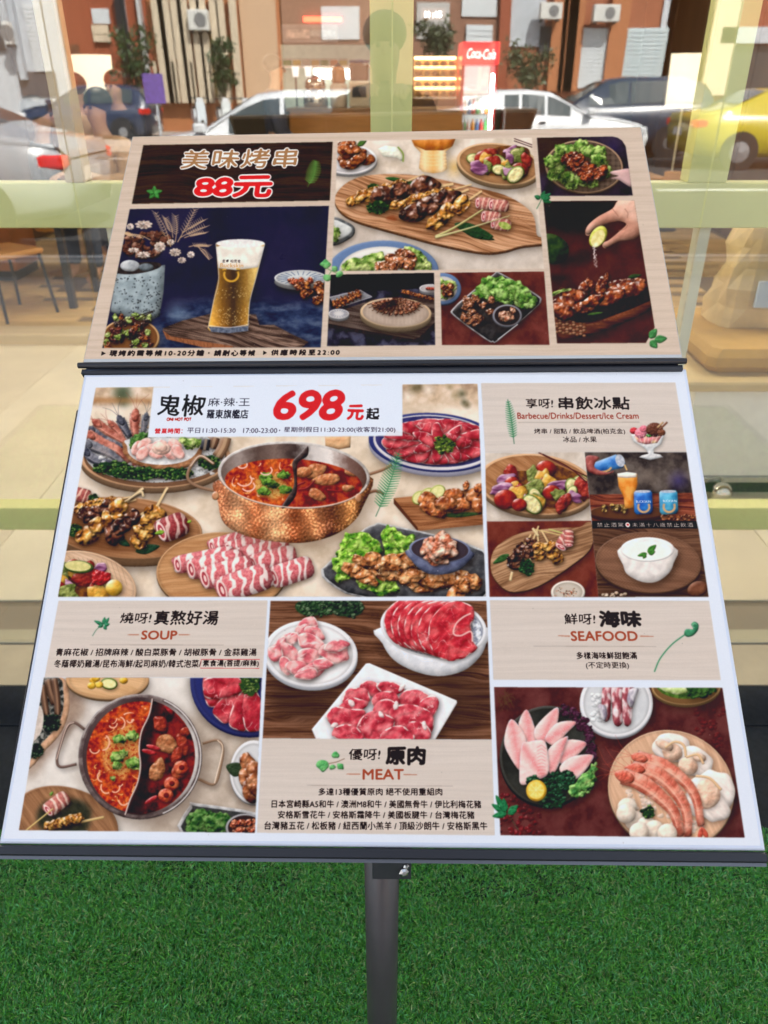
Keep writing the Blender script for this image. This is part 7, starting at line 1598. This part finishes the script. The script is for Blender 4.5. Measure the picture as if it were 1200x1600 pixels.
# ---------------------------------------------------------------- the street mirrored in the glass
def V2(Yv): return 2*GY-Yv                                # mirror distance -> real distance
M_TYRE = mat('tyre', (.02, .02, .02), .8); M_RIM = mat('alloy', (.5, .5, .52), .3, .8); M_CGL = mat('car_glass', (.05, .075, .085), .08); M_TRIM = mat('car_trim', (.02, .02, .022), .5)
M_TAIL = mat('tail_lamp', (.55, .01, .01), .15, emit=.4, ecol=(1, .05, .02)); M_HEAD = mat('head_lamp', (.75, .78, .8), .1, coat=1)
def car(label, x, y, face, paint, kind='sedan', group='cars on the street', brake=0):
    """nose points to +x local; face=-1 turns it round"""
    t = thing('car', label, 'car', (x, y, .0), 0 if face > 0 else math.pi, group=group)
    if kind == 'sedan': L2, H, st = 2.3, 1.45, [(-2.3, .55, .86, .88), (-2.24, .3, .98, 1.0), (-1.75, .22, 1.0, 1.08), (-1.55, .22, 1.0, 1.12), (-.85, .22, 1.0, 1.43), (-.2, .22, .98, 1.45), (.25, .22, .97, 1.41), (1.05, .22, .96, .99), (1.6, .22, .90, .93), (2.1, .24, .78, .82), (2.26, .32, .66, .70), (2.31, .42, .55, .58)]
    elif kind == 'hatch': L2, H, st = 1.9, 1.5, [(-1.9, .5, .9, .95), (-1.86, .3, 1.0, 1.1), (-1.6, .22, 1.02, 1.4), (-1.2, .22, 1.02, 1.49), (-.3, .22, 1.0, 1.5), (.1, .22, .99, 1.46), (.85, .22, .98, 1.02), (1.3, .22, .93, .96), (1.7, .24, .82, .86), (1.86, .32, .7, .73), (1.9, .4, .58, .6)]
    else: L2, H, st = 2.3, 1.68, [(-2.3, .5, .95, 1.0), (-2.25, .32, 1.1, 1.25), (-2.0, .26, 1.12, 1.56), (-1.5, .26, 1.12, 1.67), (-.3, .26, 1.1, 1.68), (.15, .26, 1.09, 1.63), (1.0, .26, 1.08, 1.12), (1.6, .26, 1.03, 1.06), (2.05, .28, .92, .96), (2.24, .36, .78, .82), (2.3, .46, .6, .64)]
    W = .88
    def sec(s):
        xx, zl, zb, zt = s; tp = zt-zb; wr = W*(1-.30*min(1, tp/.45)); e = 1 if abs(xx) < L2-.35 else .90-(.12 if abs(xx) > L2-.03 else 0)
        return [(xx, 0, zl), (xx, W*.82*e, zl), (xx, W*.97*e, zl+.10), (xx, W*e, (zl+zb)/2+.08), (xx, W*.965*e, zb-.02), (xx, W*.93*e, zb), (xx, wr*e, zt-.045), (xx, wr*e*.88, zt-.005), (xx, 0, zt+.015)]
    V = []; F = []; np_ = 9
    for s in st:
        h = sec(s); V += h+[(a, -b, c_) for a, b, c_ in h]
    n2 = np_*2
    for k in range(len(st)-1):
        a, b = k*n2, (k+1)*n2
        for j in range(np_-1): F += [(a+j, a+j+1, b+j+1, b+j), (a+np_+j, b+np_+j, b+np_+j+1, a+np_+j+1)]
    for k, fl_ in ((0, 1), (len(st)-1, 0)):
        a = k*n2; f = [a+j for j in range(np_)]+[a+np_+j for j in range(np_-1, -1, -1)]; f = [a+j for j in range(np_)]+[a+np_+j for j in range(np_-2, 0, -1)]; F.append(tuple(f if not fl_ else f[::-1]))
    o = mesh_obj('body', V, F, paint, t, True)
    # glasshouse
    cab = [s for s in st if s[3]-s[2] > .2]
    lo_ = [s for s in st if s[0] < cab[0][0]][-1]; hi_ = [s for s in st if s[0] > cab[-1][0]][0]
    for sgn in (-1, 1):
        pts = []
        def P(s, v):
            q2 = sec(s); a, b = Vector(q2[5]), Vector(q2[6]); r2 = a.lerp(b, v); r2.y += .012; r2.y *= sgn; return r2
        cs = cab
        def interp(xx):
            for s0, s1 in zip(st, st[1:]):
                if s0[0] <= xx <= s1[0]: f = (xx-s0[0])/(s1[0]-s0[0]); return tuple(a+(b-a)*f for a, b in zip(s0, s1))
        xs = np.linspace(cab[0][0]+.12, cab[-1][0]+.52*(hi_[0]-cab[-1][0]), 9)
        for i0, i1 in ((0, 2), (2, 5), (5, 8)):
            xx = [float(xs[i]) for i in range(i0, i1+1)]; xx[0] += .03; xx[-1] -= .03
            A = [P(interp(v), .08) for v in xx]; B = [P(interp(v), .93) for v in xx]; m = len(A)
            mesh_obj('side_window', A+B, [(i, i+1, m+i+1, m+i) for i in range(m-1)], M_CGL, t)
    for s0, s1, nm in ((cab[-1], hi_, 'windscreen'), (cab[0], lo_, 'rear_window')):
        V = []
        for f in (.12, .86):
            s = tuple(a+(b-a)*f for a, b in zip(s0, s1)); zt = s[3]+.022; wr = W*(1-.30*min(1, (s[3]-s[2])/.45))*.86
            V += [(s[0], -wr, zt-.008), (s[0], 0, zt+.008), (s[0], wr, zt-.008)]
        mesh_obj(nm, V, [(0, 1, 4, 3), (1, 2, 5, 4)], M_CGL, t)
    wx = (L2*.62, -L2*.58); r = .32
    for a in wx:
        for b in (-1, 1):
            wh = MB().lathe([(r*.55, -.1), (r, -.09), (r, .09), (r*.55, .1), (0, .1)], (a, b*(W-.10), r), 20, 'y').build('wheel', M_TYRE, t)
            MB().lathe([(r*.62, 0), (r*.6, .01*b), (r*.2, .02*b), (0, .03*b)], (a, b*(W+.005), r), 12, 'y').build('rim', M_RIM, wh)
            MB().lathe([(r*1.16, -.02), (r*1.16, .0), (r*1.0, .001)], (a, b*(W+.0), r+.01), 20, 'y').build('wheel_arch', M_TRIM, t)
    zb = st[-3][2]; zr = st[1][2]
    for b in (-1, 1):
        MB().box(L2-.34, L2-.06, b*(W*.78)-.13, b*(W*.78)+.13, zb-.16, zb-.02, bev=.03).build('headlight', M_HEAD, t)
        MB().box(-L2+.0, -L2+.30, b*(W*.80)-.12, b*(W*.80)+.12, zr-.22, zr-.08, bev=.03).build('tail_light', M_TAIL, t)
        MB().box(st[-5][0]-.12, st[-5][0]+.05, b*(W+.07)-.08, b*(W+.07)+.08, 1.0, 1.13, bev=.03).build('wing_mirror', paint, t)
        MB().box(.0, .14, b*(W+.004)-.012, b*(W+.004)+.012, .86, .89).build('door_handle', M_TRIM, t)
    MB().box(L2-.10, L2+.015, -.45, .45, .42, .56, bev=.02).build('grille', M_TRIM, t); MB().box(-L2-.012, -L2+.02, -.25, .25, .6, .74).build('number_plate', mat('plate', (.75, .75, .72), .5), t)
    return t
def paint(n, c, r=.28): return mat(n, c, r, coat=1)
car('white saloon parked in the street, mirrored right of the fridge', 3.1, V2(18.2), 1, paint('white_paint', (.84, .86, .88)))
car('dark blue people carrier parked behind the white saloon, mirrored in the glass', 5.15, V2(20.3), -1, paint('navy_paint', (.03, .05, .085)), 'suv')
car('yellow taxi mirrored at the right edge of the glass', 8.3, V2(17.5), 1, paint('taxi_yellow', (.56, .46, .02)))
car('navy hatchback parked by the brick houses, mirrored at the left', -8.6, V2(25.5), -1, paint('dark_navy', (.02, .035, .08)), 'hatch')
car('white saloon parked furthest left in the street, mirrored in the glass', -13.2, V2(24.5), 1, paint('white_paint2', (.72, .74, .74)))
car('silver saloon with a lit tail lamp driving past, mirrored at the left edge', -5.75, V2(9.9), -1, paint('silver', (.42, .44, .47)))
car('white hatchback driving past behind the camera, mirrored left of the post', -1.6, V2(12.2), -1, paint('white_suv', (.82, .85, .88)), 'hatch')
# houses across the street
FYv = 29.0; FY = V2(FYv)
M_BRK = mat('red_brown_tile', (.30, .075, .03), .6, noise=.2, nsc=30); M_BRK2 = mat('orange_tile', (.42, .16, .06), .6, noise=.15, nsc=30); M_GRY = mat('grey_column', (.48, .52, .56), .7, noise=.1, nsc=5); M_SHUT = mat('white_shutter', (.62, .66, .68), .5); M_CREAM = mat('cream_wall', (.62, .52, .38), .7, noise=.06); M_DGL = mat('dark_window', (.05, .055, .06), .1)
def house(label, px0, px1, wall):
    xa, _ = at(px0, 60, FYv); xb, _ = at(px1, 60, FYv)
    t = thing('house', label, 'house', ((xa+xb)/2, FY, .13)); hw = (xb-xa)/2-.02
    MB().box(-hw, hw, -7, 0, 0, 7.2).build('wall', wall, t); MB().box(-hw, hw, -7, .12, 7.21, 7.5).build('roof', M_GRY, t)
    return t, (xa+xb)/2
def on_house(t, cx, name, px0, py0, px1, py1, m, dep=.1, off=.0, slat=0):
    xa, za = at(px0, py0, FYv-dep-off); xb, zb = at(px1, py1, FYv-dep-off); zb = max(zb, .14)
    mb = MB(); y0 = .002+off
    o = mb.box(xa-cx, xb-cx, y0, y0+dep, zb-.13, za-.13).build(name, m, t)
    if slat:
        s_ = MB(); n = int((za-zb)/slat)
        for k in range(n): s_.box(xa-cx+.02, xb-cx-.02, y0+dep, y0+dep+.02, zb-.13+k*slat, zb-.13+k*slat+slat*.6)
        s_.build('shutter_slats', m, t)
def ac_unit(px0, py0, px1, py1, lb):
    xa, za = at(px0, py0, FYv-.9); xb, zb = at(px1, py1, FYv-.9); w_, h_ = xb-xa, za-zb
    t = thing('air_conditioner', lb, 'air conditioner', ((xa+xb)/2, FY+.52, zb), group='air conditioners on the houses')
    MB().box(-w_/2, w_/2, -.16, .16, 0, h_, bev=.02).build('casing', mat('ac_white', (.66, .66, .62), .5), t); MB().lathe([(h_*.36, 0), (h_*.36, .01), (h_*.3, .012), (0, .012)], (w_*.12, .162, h_/2), 20, 'y').build('fan_grille', mat('ac_grille', (.2, .2, .2), .5), t)
    MB().box(-w_*.4, -w_*.34, -.5, .1, -.06, -.003).box(w_*.34, w_*.4, -.5, .1, -.06, -.003).build('bracket', M_TRIM, t)
A, c0 = house('grey and white house with a tall white shutter, mirrored at the far left', -160, 98, M_GRY)
on_house(A, c0, 'shutter', 36, 8, 80, 112, M_SHUT, slat=.12); on_house(A, c0, 'column', 14, -20, 34, 125, mat('col_blue', (.42, .47, .52), .6), .25); on_house(A, c0, 'window', -30, 20, 10, 80, M_DGL); on_house(A, c0, 'garage_wall', 28, 112, 92, 150, mat('dark_garage', (.08, .08, .09), .6), .06)
B, c1 = house('red-brown brick house with grey pipes, mirrored behind the seated diners', 98, 236, M_BRK)
on_house(B, c1, 'window', 142, 15, 172, 38, M_SHUT, .06); on_house(B, c1, 'railing', 142, 40, 172, 66, M_CREAM, .12, slat=.2); on_house(B, c1, 'column', 178, -20, 206, 110, M_GRY, .3); on_house(B, c1, 'column', 214, -20, 232, 150, mat('col_pale', (.55, .56, .56), .6), .35); on_house(B, c1, 'drainpipe', 190, -20, 194, 120, M_TRIM, .08, .31); on_house(B, c1, 'door', 110, 70, 135, 150, M_WALN, .05)
C_, c2 = house('brick house with cream upright slats across its front, mirrored left of centre', 236, 440, M_BRK2)
on_house(C_, c2, 'front_door', 320, 52, 358, 150, mat('yellow_door', (.66, .55, .26), .5), .06); on_house(C_, c2, 'wall_panel', 372, -20, 438, 150, mat('peach_wall', (.60, .40, .25), .7, noise=.08), .12); on_house(C_, c2, 'window', 262, 20, 290, 90, M_SHUT, .05)  # the door is yellow by its own colour
for k in range(14):
    p = 242+k*9.6; on_house(C_, c2, 'slat', p, -20 if k % 3 else 95, p+3.4, 158, M_CREAM, .08, .3)
D, c3 = house('brown house with white window frames, mirrored right of the post', 440, 790, mat('brown_tile', (.26, .13, .08), .6, noise=.15, nsc=25))
on_house(D, c3, 'window', 650, 4, 700, 60, mat('pale_panel', (.5, .48, .46), .6), .06); on_house(D, c3, 'window', 722, -10, 775, 25, M_SHUT, .06); on_house(D, c3, 'railing', 728, 38, 768, 64, M_SHUT, .12, slat=.15); on_house(D, c3, 'window', 500, 10, 560, 60, M_SHUT, .06); on_house(D, c3, 'column', 784, -20, 790, 150, M_BRK, .2)
E2, c4 = house('orange brick house with two white shutters, mirrored above the white saloon', 790, 1034, mat('brick_r', (.34, .115, .05), .6, noise=.15, nsc=25))
on_house(E2, c4, 'shutter', 902, 40, 956, 135, M_SHUT, slat=.12); on_house(E2, c4, 'shutter', 972, 40, 1030, 135, mat('blue_shutter', (.52, .60, .62), .5), slat=.12); on_house(E2, c4, 'window', 800, -10, 848, 70, M_GRY, .06); on_house(E2, c4, 'window', 845, 38, 862, 80, M_DGL, .07, .07)
for p in (868, 884, 893, 960): on_house(E2, c4, 'brick_pier', p, -20, p+8, 140, M_BRK2, .22)
G_, c5 = house('house clad in grey corrugated sheet, mirrored at the right', 1034, 1120, M_GRY)
for k in range(9): on_house(G_, c5, 'sheet_rib', 1040+k*9, -20, 1044+k*9, 150, mat('rib', (.55, .58, .62), .5), .06)
H_, c6 = house('dark red-brown house with an open shopfront, mirrored at the far right', 1120, 1420, M_BRK)
on_house(H_, c6, 'shopfront', 1130, 70, 1300, 150, M_DGL, .1); on_house(H_, c6, 'sign_board', 1130, 40, 1300, 66, M_GRY, .3); on_house(H_, c6, 'column', 1124, -20, 1134, 150, M_CREAM, .3)
ac_unit(290, 14, 325, 46, 'white air conditioner high on the slatted house'); ac_unit(848, 0, 880, 26, 'white air conditioner above the left shutter of the orange house'); ac_unit(932, 2, 970, 29, 'white air conditioner between the two shutters of the orange house'); ac_unit(-2, 34, 16, 70, 'white air conditioner at the far left grey house')
# plants
def leafy(label, px, pyt, pyb, Yv, rad, cat='tree', name='potted_tree', tone=(.035, .07, .02)):
    Y = V2(Yv); x, zt = at(px, pyt, Yv); _, zb = at(px, pyb, Yv); z0 = .13 if Y < -18.2 else 0
    t = thing(name, label, cat, (x, Y, z0)); r = np.random.RandomState(int(px)); zt -= z0; zb = max(.3, zb-z0)
    MB().lathe([(.22, 0), (.3, .38), (.26, .38), (0, .34)]).build('pot', mat('clay_pot', (.3, .16, .1), .8), t)
    mb = MB(); mb.tube((0, 0, .3), (.05, 0, (zb+zt)/2), .05, .02)
    for k in range(7): a = r.rand()*6.28; mb.tube((.02, 0, zb*.8), (math.cos(a)*rad*.7, math.sin(a)*rad*.5, zb+(zt-zb)*r.rand()), .02, .006, 6)
    mb.build('trunk', mat('bark', (.12, .08, .05), .9), t)
    n = 900; V = []; F = []
    cl = [(r.randn()*rad*.42, r.randn()*rad*.36, zb+(zt-zb)*r.rand()) for _ in range(16)]
    for k in range(n):
        c_ = cl[k % 16]; p = np.array(c_)+r.randn(3)*rad*.2; d = r.randn(3); d /= np.linalg.norm(d); e = np.cross(d, r.randn(3)); e /= np.linalg.norm(e); s_ = .05+.05*r.rand()
        b = len(V); V += [tuple(p-d*s_), tuple(p+e*s_*.5), tuple(p+d*s_), tuple(p-e*s_*.5)]; F.append((b, b+1, b+2, b+3))
    mesh_obj('crown', V, F, mat('leaves', tone, .5, noise=.5, nsc=6), t)
leafy('bushy dark green potted tree in front of the brick house, mirrored at the left', 192, 50, 130, 27, .85); leafy('slim potted tree before the yellow door of the slatted house', 342, 62, 135, 27.3, .45); leafy('round green shrub before the brown house, mirrored left of the white saloon', 826, 66, 132, 27.3, .8, 'shrub', 'shrub', (.06, .08, .03))
leafy('grey-green shrub mirrored above the pastry case', 684, 40, 80, 27.3, .6, 'shrub', 'shrub', (.07, .09, .04))
# purple banner sign, scooters
x, zt = at(237, 114, 24); _, zb = at(237, 160, 24); sg = thing('street_banner', 'purple upright banner on a pale post, mirrored left of centre', 'banner', (x, V2(24), .0)); MB().box(-.28, .28, -.02, .02, zb, zt, bev=.008).build('banner_panel', mat('purple', (.16, .09, .36), .6, noise=.3, nsc=9), sg); MB().tube((0, -.04, .01), (0, -.04, zt), .03).build('post', M_GRY, sg)
def scooter(px, col, lb):
    x, _ = at(px, 150, 26.3); t = thing('scooter', lb, 'scooter', (x, V2(26.3), .13), R_(70), group='scooters parked before the slatted house'); m = mat('scooter_paint', col, .3)
    for a in (-.6, .6): w2 = MB().lathe([(.12, -.05), (.24, -.05), (.24, .05), (.12, .05), (0, .05)], (a, 0, .24), 16, 'y').build('wheel', M_TYRE, t)
    MB().prism([(-.75, .5), (-.7, .72), (-.1, .75), (0, .38), (.3, .34), (.42, .95), (.52, .95), (.62, .4), (.3, .22), (-.3, .24)], -.13, .13).build('body', m, t); MB().box(-.72, -.05, -.12, .12, .755, .83, bev=.03).build('seat', M_TRIM, t); MB().tube((.45, -.3, 1.05), (.45, .3, 1.05), .018).build('handlebar', M_TRIM, t); MB().box(.44, .52, -.1, .1, .90, 1.06, bev=.02).build('headlight', M_HEAD, t)
scooter(307, (.6, .66, .7), 'white scooter left of the slim potted tree'); scooter(347, (.62, .66, .66), 'white scooter behind the slim potted tree'); scooter(378, (.5, .55, .6), 'pale grey scooter furthest right before the slatted house')
x, _ = at(1130, 150, 19);
